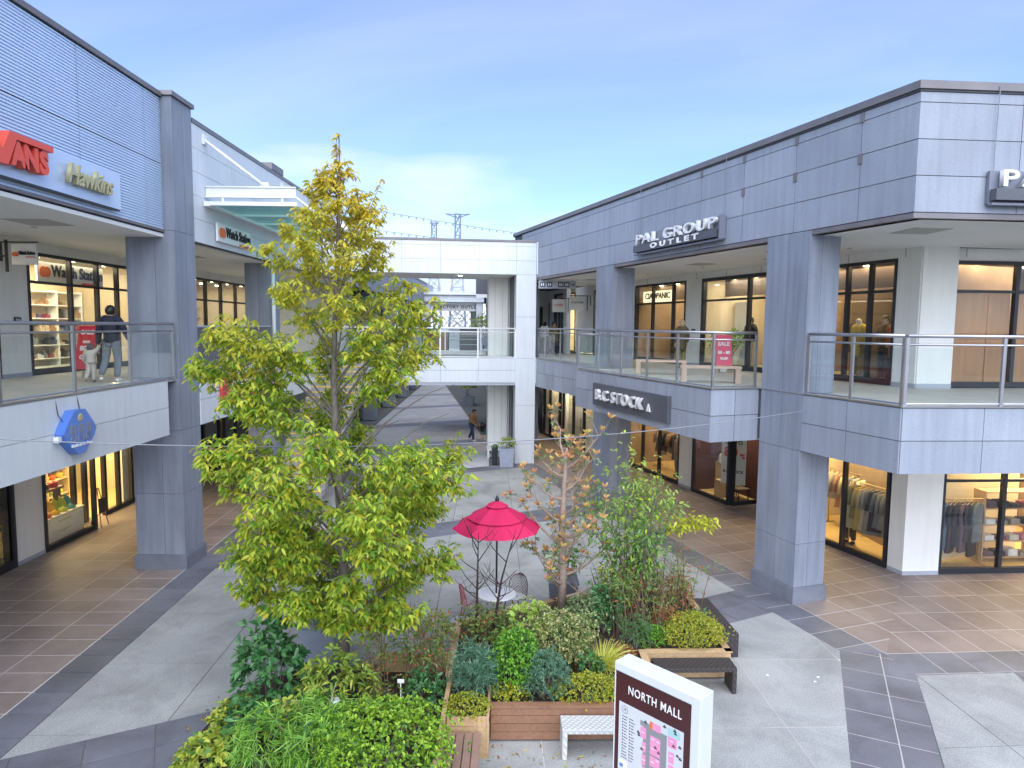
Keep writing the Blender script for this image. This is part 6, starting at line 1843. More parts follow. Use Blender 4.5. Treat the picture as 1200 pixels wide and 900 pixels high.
def shrub(name, label, cat, c, rx, ry, rz, n, L, ratio, m, stems=6, stem_m=None, shell=0.55, up=0.5, amt=0.28, droop=0.12, group=None, sprig=1, parent=None, fold=0.12, rnd=0.7):
    """bush: stems from the ground and leaves through an uneven ellipsoid; sprig>1 gathers leaves into whorls"""
    SEED[0] += 1
    t = parent or thing(name, label, cat, frame(c[0], c[1], c[2]), group)
    d = sph(n // sprig)
    r_ = (shell * 0.85 + (1 - shell * 0.85) * rng.random(len(d)) ** 0.6) * lump(d, SEED[0], amt * 1.5) * np.where(rng.random(len(d)) < 0.06, 1.22, 1.0)
    P = np.array([c[0], c[1], c[2] + rz * 0.42]) + d * r_[:, None] * np.array([rx, ry, rz * 0.62])
    P[:, 2] = np.maximum(P[:, 2], c[2] + 0.02)
    A = d * 0.75 + np.array([0, 0, up]) + rng.normal(size=d.shape) * 0.25
    A /= np.linalg.norm(A, axis=1, keepdims=True)
    P = np.repeat(P, sprig, 0); A = np.repeat(A, sprig, 0)
    if sprig > 1:
        jit = rng.normal(size=P.shape)
        jit -= A * (jit * A).sum(1, keepdims=True); jit /= np.linalg.norm(jit, axis=1, keepdims=True) + 1e-9
        A = A * 0.5 + jit * rnd + rng.normal(size=P.shape) * 0.12
        P = P + rng.normal(size=P.shape) * L * 0.10
    else:
        A = A + rng.normal(size=P.shape) * rnd * 0.7
    leaves('foliage', P, A, L * rng.uniform(0.7, 1.2, len(P)), ratio, m, t, fold, droop)
    b = MB()
    for k in range(stems):
        q = P[rng.integers(len(P))]
        b.tube([(c[0] + rng.normal() * 0.05, c[1] + rng.normal() * 0.05, c[2] - 0.03), tuple((np.array(c) * 0.5 + q * 0.5) + rng.normal(size=3) * 0.03), tuple(q)], [0.014, 0.010, 0.004], 5, False)
    b.build('stem', stem_m or M_BARK, t, ID)
    return t


LM = dict(
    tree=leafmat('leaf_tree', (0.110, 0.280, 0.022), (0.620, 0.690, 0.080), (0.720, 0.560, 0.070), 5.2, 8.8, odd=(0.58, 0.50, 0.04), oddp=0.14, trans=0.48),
    box=leafmat('leaf_box', (0.176, 0.378, 0.024), (0.392, 0.567, 0.047), odd=(0.081, 0.189, 0.027), oddp=0.22),
    dark=leafmat('leaf_dark', (0.040, 0.140, 0.045), (0.095, 0.240, 0.075), rough=0.3, trans=0.15),
    pieris=leafmat('leaf_pieris', (0.135, 0.257, 0.034), (0.351, 0.432, 0.068), odd=(0.486, 0.486, 0.068), oddp=0.15),
    aucuba=leafmat('leaf_aucuba', (0.230, 0.351, 0.041), (0.567, 0.567, 0.081), odd=(0.081, 0.216, 0.041), oddp=0.25),
    podo=leafmat('leaf_podo', (0.135, 0.351, 0.041), (0.324, 0.540, 0.081), odd=(0.041, 0.135, 0.041), oddp=0.15),
    lily=leafmat('leaf_lily', (0.115, 0.284, 0.030), (0.243, 0.459, 0.061)),
    nand=leafmat('leaf_nandina', (0.081, 0.176, 0.041), (0.270, 0.338, 0.081), odd=(0.432, 0.135, 0.054), oddp=0.14),
    bluegreen=leafmat('leaf_bluegreen', (0.068, 0.176, 0.105), (0.176, 0.331, 0.203)),
    sedum=leafmat('leaf_sedum', (0.338, 0.392, 0.034), (0.594, 0.527, 0.054), odd=(0.176, 0.311, 0.041), oddp=0.25),
    bright=leafmat('leaf_bright', (0.108, 0.324, 0.027), (0.257, 0.499, 0.047), odd=(0.041, 0.135, 0.027), oddp=0.2),
    varieg=leafmat('leaf_variegated', (0.440, 0.430, 0.150), (0.560, 0.520, 0.250), odd=(0.10, 0.22, 0.05), oddp=0.38),
    ygrass=leafmat('leaf_yellowgrass', (0.513, 0.540, 0.054), (0.720, 0.689, 0.149)),
    hyd=leafmat('leaf_hydrangea', (0.378, 0.594, 0.081), (0.540, 0.675, 0.135)),
    conifer=leafmat('leaf_conifer', (0.068, 0.176, 0.068), (0.162, 0.297, 0.095)),
    red=leafmat('leaf_red', (0.351, 0.081, 0.047), (0.486, 0.176, 0.081), odd=(0.189, 0.270, 0.054), oddp=0.3),
    photo=leafmat('leaf_orange', (0.720, 0.310, 0.190), (0.760, 0.480, 0.160), odd=(0.62, 0.52, 0.14), oddp=0.28),
    photg=leafmat('leaf_photinia', (0.115, 0.189, 0.074), (0.311, 0.392, 0.176)),
    green=leafmat('leaf_green', (0.074, 0.203, 0.038), (0.257, 0.405, 0.095), (0.446, 0.567, 0.108), 2.4, 3.9, odd=(0.567, 0.608, 0.041), oddp=0.10),
    lime=leafmat('leaf_lime', (0.420, 0.470, 0.020), (0.540, 0.540, 0.040)),
    potp=leafmat('leaf_pot', (0.216, 0.338, 0.054), (0.486, 0.513, 0.108)),
)

# ---------------------------------------------------------------- the tall yellow-green tree
TX, TY = -2.78, 10.6
tree = thing('broadleaf_tree', 'tall slender tree with drooping yellow green leaves in the left bed', 'tree', frame(TX, TY, 0.3))
trk = [(TX + 0.05 * math.sin(z * 0.9), TY + 0.05 * math.cos(z * 0.7), z) for z in np.linspace(0.25, 9.05, 26)]


def trunk_at(z):
    return Vector((TX + 0.05 * math.sin(z * 0.9), TY + 0.05 * math.cos(z * 0.7), z))


MB().tube(trk, [0.095 * (1 - (z - 0.25) / 9.2) ** 1.0 + 0.004 for _, _, z in trk], 10).build('trunk', M_BARK, tree, ID, True)
PR = [(1.1, 0.65), (1.5, 1.20), (2.1, 1.55), (2.8, 1.80), (3.6, 2.0), (4.2, 1.85), (4.7, 1.65), (5.2, 1.80), (5.7, 1.70), (6.2, 1.45), (6.8, 1.25), (7.4, 0.95), (7.9, 0.60), (8.3, 0.32), (8.7, 0.12)]


def rad_at(z):
    return float(np.interp(z, [p[0] for p in PR], [p[1] for p in PR]))


rt = random.Random(11)
P_, D_, L_ = [], [], []
br_big = MB()
nb = 86
ends = []
for k in range(nb):
    u = (k + 0.5) / nb
    ze = 1.25 + 7.35 * u ** 0.93 + rt.uniform(-0.12, 0.12)          # height of the limb's tip
    az = k * 2.399 + rt.uniform(-0.35, 0.35)
    r_ = rad_at(ze) * rt.choice((0.6, 0.75, 0.9, 1.0, 1.1, 1.2)) * rt.uniform(0.94, 1.04)
    rise = 0.35 + 0.75 * min(r_, 1.6) * (0.55 if ze < 3 else 0.8)
    z0 = max(1.0, ze - rise)
    a = trunk_at(z0)
    tip = Vector((TX + r_ * math.cos(az), TY + r_ * math.sin(az), ze))
    mid = a.lerp(tip, 0.5) + Vector((0, 0, 0.10 * r_))
    q1 = a.lerp(mid, 0.5) + Vector((rt.uniform(-.03, .03), rt.uniform(-.03, .03), 0.03))
    pth = [a, q1, mid, mid.lerp(tip, 0.55) + Vector((rt.uniform(-.04, .04), rt.uniform(-.04, .04), 0.04 * r_)), tip]
    thick = 0.009 + 0.015 * r_ / 2
    br_big.tube(pth, [thick, thick * 0.8, thick * 0.6, thick * 0.4, 0.005], 6, False)
    # twigs along the limb, each ending in a drooping whorl of leaves
    if 4.3 < ze < 5.2 and math.cos(az) > 0.25: continue        # the open gap that shows the trunk
    nt_ = int((26 + 40 * r_) * (1.45 if ze < 4.2 else (1.15 if ze < 6.0 else 0.55)))
    for q in range(nt_):
        s = rt.uniform(0.25, 1.0) ** 0.55
        i = min(3, int(s * 4)); p = pth[i].lerp(pth[i + 1], s * 4 - i)
        off = Vector((rt.gauss(0, 1), rt.gauss(0, 1), rt.gauss(0.1, 0.75)))
        off = off.normalized() * rt.uniform(0.05, 0.38) * (0.55 + 0.30 * r_)
        e = p + off
        hr = math.hypot(e.x - TX, e.y - TY)
        if hr > rad_at(e.z) * 1.25: continue
        if rt.random() < 0.5: br_big.tube([p, p.lerp(e, 0.5) + Vector((0, 0, 0.02)), e], [0.006, 0.004, 0.003], 4, False)
        outw = Vector((e.x - TX, e.y - TY, 0)); outw = outw.normalized() if outw.length > 0.05 else Vector((1, 0, 0))
        nl = rt.randint(7, 10)
        a0 = rt.uniform(0, 6.28)
        for w_ in range(nl):
            aa = a0 + 6.283 * w_ / nl
            d = Vector((math.cos(aa), math.sin(aa), rt.uniform(-0.75, 0.15))) + outw * 0.55
            P_.append(e + Vector((rt.gauss(0, .02), rt.gauss(0, .02), rt.gauss(0, .025)))); D_.append(d); L_.append(rt.uniform(0.070, 0.135))
# leader shoots at the top
for (dx_, dy_, zt_) in ((0.02, 0.0, 9.05), (-0.32, 0.1, 8.55), (0.75, -0.1, 8.35), (0.35, 0.2, 8.0)):
    a = trunk_at(7.2); e = Vector((TX + dx_, TY + dy_, zt_))
    m_ = a.lerp(e, 0.5) + Vector((dx_ * 0.15, 0, 0))
    br_big.tube([a, m_, e], [0.010, 0.006, 0.003], 5, False)
    for q in range(34 if dx_ < 0.5 else 14):
        u = rt.uniform(0.30, 1.0)
        p = m_.lerp(e, u)
        aa = rt.uniform(0, 6.28)
        for w_ in range(2):
            d = Vector((math.cos(aa + w_), math.sin(aa + w_), rt.uniform(-0.6, 0.1)))
            P_.append(p); D_.append(d); L_.append(rt.uniform(0.07, 0.115))
br_big.build('branch', M_BARK, tree, ID, True)
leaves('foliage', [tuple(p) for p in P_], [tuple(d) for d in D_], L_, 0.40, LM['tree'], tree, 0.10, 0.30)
NLEAF = len(P_)

# ---------------------------------------------------------------- photinia: pale limbs, orange tufts
PX_, PY_ = 1.02, 12.75
ph = thing('ornamental_tree', 'sparse tree with pale forked limbs and orange leaf tufts beside the parasol', 'tree', frame(PX_, PY_, 0.45))
tp = [(PX_, PY_, 0.42), (PX_ + 0.02, PY_, 1.2), (PX_ - 0.01, PY_, 2.2), (PX_ + 0.02, PY_ + 0.02, 3.1), (PX_ + 0.06, PY_, 3.75)]
MB().tube(tp, [0.095, 0.08, 0.065, 0.048, 0.022], 10).build('trunk', M_BARKP, ph, ID, True)
lb_ = MB()
P1, D1, L1, P2, D2, L2 = [], [], [], [], [], []
rp = random.Random(5)


def tuft(p, up_):
    a0 = rp.uniform(0, 6.28)
    for w_ in range(8):
        aa = a0 + 6.283 * w_ / 8 + rp.uniform(-.3, .3)
        P1.append(p); D1.append(Vector((math.cos(aa), math.sin(aa), rp.uniform(0.4, 1.4))) + up_ * 0.3); L1.append(rp.uniform(0.09, 0.15))
    for w_ in range(7):
        aa = rp.uniform(0, 6.28)
        P2.append(p - up_ * 0.06); D2.append(Vector((math.cos(aa), math.sin(aa), rp.uniform(-0.5, 0.3)))); L2.append(rp.uniform(0.08, 0.13))


for k in range(19):
    z0 = 0.75 + 2.75 * (k / 18) ** 1.0
    az = k * 2.2 + rp.uniform(-.3, .3)
    a = Vector(np.array([np.interp(z0, [q[2] for q in tp], [q[i] for q in tp]) for i in range(3)]))
    reach = 1.5 * rp.uniform(0.65, 1.05) * (1 - 0.45 * (z0 - 0.75) / 2.75)
    tip = a + Vector((math.cos(az) * reach, math.sin(az) * reach * 0.8, 0.45 + 0.35 * rp.random()))
    m_ = a.lerp(tip, 0.5) + Vector((0, 0, -0.10))
    lb_.tube([a, a.lerp(m_, 0.5) + Vector((0, 0, -0.03)), m_, m_.lerp(tip, 0.5) + Vector((rp.uniform(-.06, .06), 0, 0.03)), tip], [0.032, 0.026, 0.020, 0.012, 0.006], 6, False)
    tuft(tip, Vector((0, 0, 1)))
    for q in range(6):
        s = rp.uniform(0.25, 1)
        p = m_.lerp(tip, s) if q % 2 else a.lerp(m_, max(0.4, s))
        e = p + Vector((rp.gauss(0, .20), rp.gauss(0, .20), rp.uniform(0.10, 0.45)))
        lb_.tube([p, p.lerp(e, 0.5) + Vector((rp.uniform(-.03, .03), 0, -0.02)), e], [0.010, 0.007, 0.004], 5, False)
        tuft(e, (e - p).normalized())
for k in range(6):
    tuft(Vector(tp[-1]) + Vector((rp.gauss(0, .12), rp.gauss(0, .12), rp.uniform(-0.25, 0.1))), Vector((0, 0, 1)))
lb_.build('branch', M_BARKP, ph, ID, True)
leaves('leaf_tuft', [tuple(p) for p in P1], [tuple(d) for d in D1], L1, 0.36, LM['photo'], ph, 0.15, 0.05)
leaves('foliage', [tuple(p) for p in P2], [tuple(d) for d in D2], L2, 0.36, LM['photg'], ph, 0.12, 0.15)

# ---------------------------------------------------------------- loose green tree with a lime bough
GX, GY = 2.45, 12.75
gt = thing('small_tree', 'loose multi stemmed green tree with lime yellow bough in front of the right arcade', 'tree', frame(GX, GY, 0.45))
sb = MB(); P1, D1, L1, P2, D2, L2 = [], [], [], [], [], []
rg = random.Random(9)
for k in range(13):
    az = k * 2.4; r_ = rg.uniform(0.45, 1.35)
    zt_ = 3.75 - 0.9 * r_ + rg.uniform(-.25, .25)
    if k == 0: r_, zt_, az = 0.25, 3.85, 2.9
    e = Vector((GX + r_ * math.cos(az), GY + r_ * 0.8 * math.sin(az), zt_))
    a = Vector((GX + rg.gauss(0, .12), GY + rg.gauss(0, .12), 0.42))
    m_ = a.lerp(e, 0.55) + Vector((-0.1 * math.cos(az), 0, 0.12))
    pth = [a, a.lerp(m_, 0.5), m_, m_.lerp(e, 0.5) + Vector((0, 0, 0.03)), e]
    sb.tube(pth, [0.022, 0.018, 0.014, 0.009, 0.004], 6, False)
    for q in range(66):
        s = rg.uniform(0.28, 1.0)
        i = min(3, int(s * 4)); p = pth[i].lerp(pth[i + 1], s * 4 - i)
        o_ = Vector((rg.gauss(0, 1), rg.gauss(0, 1), rg.gauss(0.1, 0.7))).normalized() * rg.uniform(0.05, 0.36)
        ee = p + o_
        if q % 3 == 0: sb.tube([p, ee], [0.004, 0.002], 4, False)
        for w_ in range(4):
            d = o_.normalized() + Vector((rg.gauss(0, .6), rg.gauss(0, .6), rg.gauss(-0.2, .5)))
            P1.append(ee + Vector((rg.gauss(0, .03), rg.gauss(0, .03), rg.gauss(0, .03)))); D1.append(d); L1.append(rg.uniform(0.07, 0.125))
bough = [Vector((GX + 0.1, GY, 1.4)), Vector((GX + 0.55, GY - 0.05, 2.1)), Vector((GX + 0.95, GY - 0.1, 2.35)), Vector((GX + 1.45, GY - 0.1, 2.30))]
sb.tube(bough, [0.018, 0.013, 0.009, 0.004], 6, False)
for q in range(60):
    s = rg.uniform(0.45, 1.0) * 3; i = min(2, int(s)); p = bough[i].lerp(bough[i + 1], s - i)
    for w_ in range(5):
        P2.append(p + Vector((rg.gauss(0, .09), rg.gauss(0, .09), rg.gauss(0, .08)))); D2.append(Vector((rg.gauss(0.2, .7), rg.gauss(0, .7), rg.gauss(-0.1, .5)))); L2.append(rg.uniform(0.08, 0.13))
sb.build('stem', M_BARK, gt, ID, True)
leaves('foliage', [tuple(p) for p in P1], [tuple(d) for d in D1], L1, 0.40, LM['green'], gt, 0.1, 0.25)
leaves('lime_foliage', [tuple(p) for p in P2], [tuple(d) for d in D2], L2, 0.45, LM['lime'], gt, 0.1, 0.2)


# ---------------------------------------------------------------- shrubs of the left bed
shrub('shrub', 'big bright green small leaved shrub beside the light wood edge of the left bed', 'shrub', (-1.62, 8.05, 0.30), 0.80, 0.95, 0.85, 6800, 0.062, 0.52, LM['box'], 10, shell=0.6, amt=0.22, sprig=4)
shrub('shrub', 'dark green broad leaved shrub on the left of the tree foot', 'shrub', (-3.62, 9.75, 0.30), 0.52, 0.5, 1.35, 900, 0.155, 0.46, LM['dark'], 8, shell=0.45, sprig=6, amt=0.35, droop=0.2)
shrub('shrub', 'low dark broad leaved shrub spreading in the middle of the left bed', 'shrub', (-3.05, 9.35, 0.30), 0.55, 0.45, 0.55, 360, 0.13, 0.55, LM['dark'], 6, shell=0.4, sprig=6, droop=0.2)
shrub('shrub', 'yellow green whorled shrub right under the tall tree crown', 'shrub', (-2.52, 9.25, 0.45), 0.52, 0.42, 0.85, 1100, 0.135, 0.28, LM['pieris'], 8, shell=0.6, sprig=7, amt=0.3, droop=0.35)
shrub('shrub', 'speckled yellow leaved shrub at the bottom left corner of the left bed', 'shrub', (-3.80, 8.05, 0.25), 0.42, 0.60, 0.50, 1000, 0.125, 0.45, LM['aucuba'], 8, shell=0.5, sprig=5, droop=0.25)
shrub('shrub', 'low mixed green filler shrub at the left kerb of the left bed', 'shrub', (-3.92, 9.10, 0.28), 0.32, 0.45, 0.40, 900, 0.11, 0.42, LM['aucuba'], 6, shell=0.4, sprig=5, droop=0.25)
shrub('shrub', 'glossy dark filler shrub between kerb and podocarps', 'shrub', (-3.55, 8.85, 0.28), 0.45, 0.45, 0.55, 500, 0.13, 0.46, LM['dark'], 6, shell=0.4, sprig=6, droop=0.2)
shrub('shrub', 'speckled yellow leaved sprig behind the speckled corner shrub', 'shrub', (-3.05, 8.62, 0.45), 0.30, 0.28, 0.55, 180, 0.11, 0.45, LM['aucuba'], 5, shell=0.5, sprig=5, droop=0.25)
for lab, c, n, L in (('feathery bright green podocarp at the bottom of the left bed, nearest the bright shrub', (-2.35, 8.05, 0.35), 1500, 0.19), ('feathery bright green podocarp farther left beside the speckled shrub', (-3.2, 8.10, 0.3), 1400, 0.17), ('feathery podocarp behind the long leaved tuft', (-2.55, 8.55, 0.4), 900, 0.17)):
    shrub('podocarp_shrub', lab, 'shrub', c, 0.42, 0.40, 0.75, n, L, 0.085, LM['podo'], 5, shell=0.5, sprig=12, up=0.4, rnd=0.9, droop=0.25, amt=0.35)
t = thing('strap_leaf_plant', 'tuft of long arching strap leaves at the bottom of the left bed', 'plant', frame(-2.80, 7.95, 0.3))
blades('foliage', (-2.80, 7.95, 0.30), 90, 0.75, 0.030, LM['lily'], t, 0.85, 0.85)
t = thing('strap_leaf_plant', 'dark tuft of strap leaves in the middle of the left bed by the dry canes', 'plant', frame(-2.15, 9.35, 0.3))
blades('foliage', (-2.15, 9.35, 0.30), 80, 0.70, 0.030, LM['conifer'], t, 0.8, 0.95)
shrub('shrub', 'dark blue green filler shrub under the yellow green whorls', 'shrub', (-2.05, 8.95, 0.30), 0.40, 0.35, 0.45, 700, 0.07, 0.4, LM['conifer'], 5, shell=0.4, sprig=5)


def canes(label, c, n, h, m, spread, leafn, ll, lean=0.15, cane=None, seed=1, rr=0.34, top=0.45, cat='shrub', name='nandina'):
    t = thing(name, label, cat, frame(c[0], c[1], c[2]))
    r_ = random.Random(seed)
    b = MB(); P, D, L = [], [], []
    for k in range(n):
        a = Vector((c[0] + r_.gauss(0, spread * 0.4), c[1] + r_.gauss(0, spread * 0.4), c[2] - 0.03))
        hh = h * r_.uniform(0.6, 1.05)
        e = a + Vector((r_.gauss(0, lean), r_.gauss(0, lean), hh))
        m_ = a.lerp(e, 0.5) + Vector((r_.gauss(0, .02), r_.gauss(0, .02), 0))
        b.tube([a, m_, e], [0.010, 0.008, 0.005], 5, False)
        for q in range(leafn):
            u = r_.uniform(top, 1.0)
            p = a.lerp(e, u)
            o_ = Vector((r_.gauss(0, 1), r_.gauss(0, 1), r_.gauss(0.25, .5))).normalized()
            for w_ in range(5):
                s = 0.05 + 0.05 * w_
                P.append(p + o_ * s + Vector((0, 0, -0.25 * s * s))); D.append(o_ + Vector((r_.gauss(0, .8), r_.gauss(0, .8), r_.gauss(-0.15, .4)))); L.append(ll * r_.uniform(0.7, 1.2))
    b.build('cane', cane or M_CANE, t, ID)
    if P: leaves('foliage', [tuple(p) for p in P], [tuple(d) for d in D], L, rr, m, t, 0.1, 0.2)
    return t


canes('nandina with thin brown canes in the left bed, left one by the bare trunk', (-1.98, 10.0, 0.3), 9, 1.15, LM['nand'], 0.35, 14, 0.075, 0.12, seed=2)
canes('taller reddish tipped nandina in the left bed by the rear board', (-1.55, 10.15, 0.3), 9, 1.35, LM['nand'], 0.35, 13, 0.075, 0.12, seed=3)
canes('nandina with pale green leaflets near the end of the light wood edge', (-1.18, 10.25, 0.35), 8, 1.05, LM['nand'], 0.25, 16, 0.08, 0.12, seed=4)
canes('dry brown canes standing among the left bed shrubs', (-2.0, 9.45, 0.3), 7, 0.85, LM['red'], 0.22, 2, 0.06, 0.06, seed=6, name='dry_canes', cat='plant')
canes('bare pale twigs rising between the podocarps', (-2.62, 8.3, 0.3), 5, 1.05, LM['pieris'], 0.20, 0, 0.05, 0.22, M_BARKP, 8, name='bare_twigs', cat='plant')
shrub('shrub', 'dark leaved shrub in shade behind the light wood edge of the left bed', 'shrub', (-1.25, 9.65, 0.3), 0.30, 0.5, 0.55, 600, 0.09, 0.4, LM['dark'], 5, shell=0.3, sprig=5)
shrub('shrub', 'small yellow shrub just behind the rear board of the left bed', 'shrub', (-1.30, 11.6, 0.35), 0.30, 0.28, 0.6, 900, 0.05, 0.5, LM['sedum'], 5, shell=0.6, sprig=4)

# ---------------------------------------------------------------- planter box and big planter
shrub('groundcover', 'yellow flowering groundcover spilling over the light wood planter box', 'groundcover', (-0.60, 9.20, 0.50), 0.36, 0.30, 0.24, 2400, 0.032, 0.6, LM['sedum'], 3, shell=0.6, sprig=4, amt=0.15)
shrub('shrub', 'blue green needle leaved shrub behind the yellow groundcover of the planter box', 'shrub', (-0.50, 9.72, 0.45), 0.36, 0.34, 0.80, 2800, 0.13, 0.10, LM['bluegreen'], 8, shell=0.35, sprig=10, up=0.7, rnd=0.8, amt=0.3)
shrub('shrub', 'bright green bush beside the black twigs in the big planter', 'shrub', (0.12, 9.95, 0.42), 0.38, 0.42, 0.98, 3800, 0.060, 0.5, LM['bright'], 8, shell=0.55, sprig=4, amt=0.3)
shrub('shrub', 'low yellowish green bush at the foot of the bright green bush', 'shrub', (0.02, 9.62, 0.42), 0.28, 0.2, 0.30, 900, 0.045, 0.5, LM['sedum'], 3, shell=0.6, sprig=4)
shrub('shrub', 'cream variegated round bush in the middle of the big planter', 'shrub', (0.82, 10.75, 0.42), 0.60, 0.48, 0.90, 6200, 0.052, 0.52, LM['varieg'], 8, shell=0.5, sprig=4, amt=0.42)
shrub('shrub', 'blue green fine leaved bush at the front of the big planter', 'shrub', (0.55, 9.72, 0.42), 0.42, 0.32, 0.72, 3000, 0.070, 0.26, LM['bluegreen'], 8, shell=0.5, sprig=8, amt=0.25)
t = thing('ornamental_grass', 'bright yellow arching grass tuft in the big planter', 'grass', frame(1.52, 10.45, 0.42))
blades('foliage', (1.52, 10.45, 0.42), 320, 0.72, 0.016, LM['ygrass'], t, 0.85, 1.05, 5)
shrub('groundcover', 'yellow green low mound at the front edge of the big planter behind the white bench', 'groundcover', (1.22, 9.68, 0.42), 0.62, 0.30, 0.40, 5200, 0.036, 0.55, LM['sedum'], 4, shell=0.65, sprig=4, amt=0.2)
shrub('shrub', 'glossy dark blue green leaf clump beside the yellow grass', 'shrub', (1.30, 10.25, 0.45), 0.2, 0.2, 0.4, 120, 0.13, 0.5, LM['dark'], 3, shell=0.5, sprig=5)
shrub('hydrangea', 'pale lime broad leaved plant behind the bright green bush', 'plant', (0.36, 11.15, 0.42), 0.34, 0.28, 0.85, 190, 0.15, 0.62, LM['hyd'], 5, shell=0.75, sprig=5, up=0.9, droop=0.2)
shrub('shrub', 'small dark green conifer behind the map sign', 'shrub', (2.28, 11.35, 0.40), 0.27, 0.25, 0.62, 2600, 0.055, 0.14, LM['conifer'], 4, shell=0.3, sprig=8, up=0.8)
shrub('shrub', 'small bright green bush next to the dark conifer', 'shrub', (2.55, 11.45, 0.40), 0.24, 0.22, 0.42, 1500, 0.04, 0.5, LM['bright'], 4, shell=0.5, sprig=4)
shrub('groundcover', 'big yellow sedum mound on the light wood planter end', 'groundcover', (3.32, 11.55, 0.42), 0.56, 0.46, 0.50, 6800, 0.036, 0.5, LM['sedum'], 4, shell=0.7, sprig=4, amt=0.15)
shrub('shrub', 'small green bush behind the big yellow sedum mound', 'shrub', (3.58, 12.15, 0.42), 0.22, 0.3, 0.36, 900, 0.045, 0.4, LM['conifer'], 4, shell=0.5, sprig=4)
shrub('shrub', 'red leaved low shrub behind the sedum mound', 'shrub', (2.85, 11.80, 0.42), 0.30, 0.25, 0.55, 900, 0.055, 0.42, LM['red'], 4, shell=0.5, sprig=4)
shrub('shrub', 'rusty low plant beside the small conifer', 'shrub', (1.95, 10.95, 0.42), 0.2, 0.2, 0.28, 500, 0.05, 0.4, LM['red'], 4, shell=0.5, sprig=4)
shrub('shrub', 'grey green loose shrub between the pale tree foot and the variegated bush', 'shrub', (1.35, 11.75, 0.42), 0.45, 0.35, 0.75, 1300, 0.075, 0.34, LM['photg'], 6, shell=0.4, sprig=5)
shrub('shrub', 'dark green shrub left of the reed thicket', 'shrub', (1.75, 11.95, 0.42), 0.38, 0.32, 0.85, 1100, 0.09, 0.4, LM['dark'], 6, shell=0.4, sprig=5)
canes('thicket of brown reed canes under the loose green tree', (2.35, 12.2, 0.42), 58, 1.15, LM['nand'], 0.95, 3, 0.07, 0.14, seed=12, name='reed_thicket', top=0.6)
canes('dense nandina with dark canes right of the reed thicket', (3.05, 12.6, 0.42), 30, 1.45, LM['nand'], 0.65, 11, 0.075, 0.18, seed=13)
canes('leafy green nandina under the loose green tree', (2.2, 12.65, 0.42), 22, 1.5, LM['green'], 0.8, 12, 0.085, 0.2, seed=14)
shrub('shrub', 'reddish brown low shrub along the right board of the planter', 'shrub', (3.35, 12.95, 0.42), 0.32, 0.5, 0.75, 1300, 0.06, 0.36, LM['red'], 6, shell=0.4, sprig=4)
shrub('shrub', 'mixed dark shrub at the back left of the big planter', 'shrub', (-0.45, 11.1, 0.42), 0.48, 0.45, 0.85, 1500, 0.075, 0.36, LM['nand'], 7, shell=0.4, sprig=5)
shrub('shrub', 'low reddish filler shrub behind the black twigs', 'shrub', (-0.10, 11.55, 0.42), 0.45, 0.35, 0.60, 1300, 0.065, 0.36, LM['nand'], 6, shell=0.4, sprig=5)
# two black twiggy stems
tw = thing('bare_shrub', 'bare shrub with two black forked stems in front of the pink wire chair', 'shrub', frame(-0.52, 11.2, 0.42))
r_ = random.Random(3)
for (x0, y0, x1, z1) in ((-0.58, 11.2, -0.55, 2.55), (-0.35, 11.25, 0.02, 2.35)):
    b = MB()
    main = [Vector((x0, y0, 0.4)), Vector((x0 + (x1 - x0) * 0.3, y0, 1.1)), Vector((x0 + (x1 - x0) * 0.55, y0, 1.7)), Vector((x1, y0, z1))]
    b.tube(main, [0.030, 0.026, 0.018, 0.005], 7, False)
    for k in range(11):
        u = r_.uniform(0.4, 0.95) * 3; i = min(2, int(u)); p = main[i].lerp(main[i + 1], u - i)
        e = p + Vector((r_.choice((-1, 1)) * r_.uniform(0.1, 0.42), r_.gauss(0, .12), r_.uniform(0.15, 0.6)))
        m_ = p.lerp(e, 0.55) + Vector((r_.uniform(-.03, .03), 0, -0.03))
        b.tube([p, m_, e], [0.011, 0.007, 0.003], 5, False)
        for q in range(2):
            pp_ = p.lerp(e, r_.uniform(0.4, 0.9)); b.tube([pp_, pp_ + Vector((r_.gauss(0, .10), r_.gauss(0, .06), r_.uniform(0.05, 0.2)))], [0.004, 0.002], 4, False)
    b.build('stem', M_TWIG, tw, ID)


# fallen leaves on the soil and on the paving beside the beds
dry = leafmat('leaf_fallen', (0.20, 0.11, 0.05), (0.38, 0.26, 0.08), odd=(0.45, 0.38, 0.06), oddp=0.25, trans=0.1)
for par, x0, x1, y0, y1, z, n in ((pl_, -0.9, 2.2, 9.5, 12.0, 0.447, 420), (pl_, 2.3, 3.7, 11.3, 13.4, 0.447, 260), (bed, -4.2, -1.0, 7.0, 10.6, 0.307, 500)):
    P = np.stack([rng.uniform(x0, x1, n), rng.uniform(y0, y1, n), np.full(n, z)], 1)
    a = rng.uniform(0, 6.28, n)
    leaves('fallen_leaves', P, np.stack([np.cos(a), np.sin(a), rng.uniform(0, 0.25, n)], 1), rng.uniform(0.05, 0.09, n), 0.4, dry, par, 0.15, 0.0)
n = 70
P = np.concatenate([np.stack([rng.uniform(-1.0, 2.2, n), rng.uniform(8.6, 9.25, n), np.full(n, 0.006)], 1), np.stack([rng.uniform(-4.9, -4.45, 40), rng.uniform(7.5, 10.5, 40), np.full(40, 0.006)], 1), np.stack([rng.uniform(-2.0, 4.5, 60), rng.uniform(13.5, 18, 60), np.full(60, 0.006)], 1)])
a = rng.uniform(0, 6.28, len(P))
tag(leaves('fallen_leaves', P, np.stack([np.cos(a), np.sin(a), rng.uniform(0, 0.3, len(P))], 1), rng.uniform(0.04, 0.08, len(P)), 0.4, dry, None, 0.15, 0.0), 'scattered dry leaves on the paving around the planters', 'fallen leaves', kind='stuff')

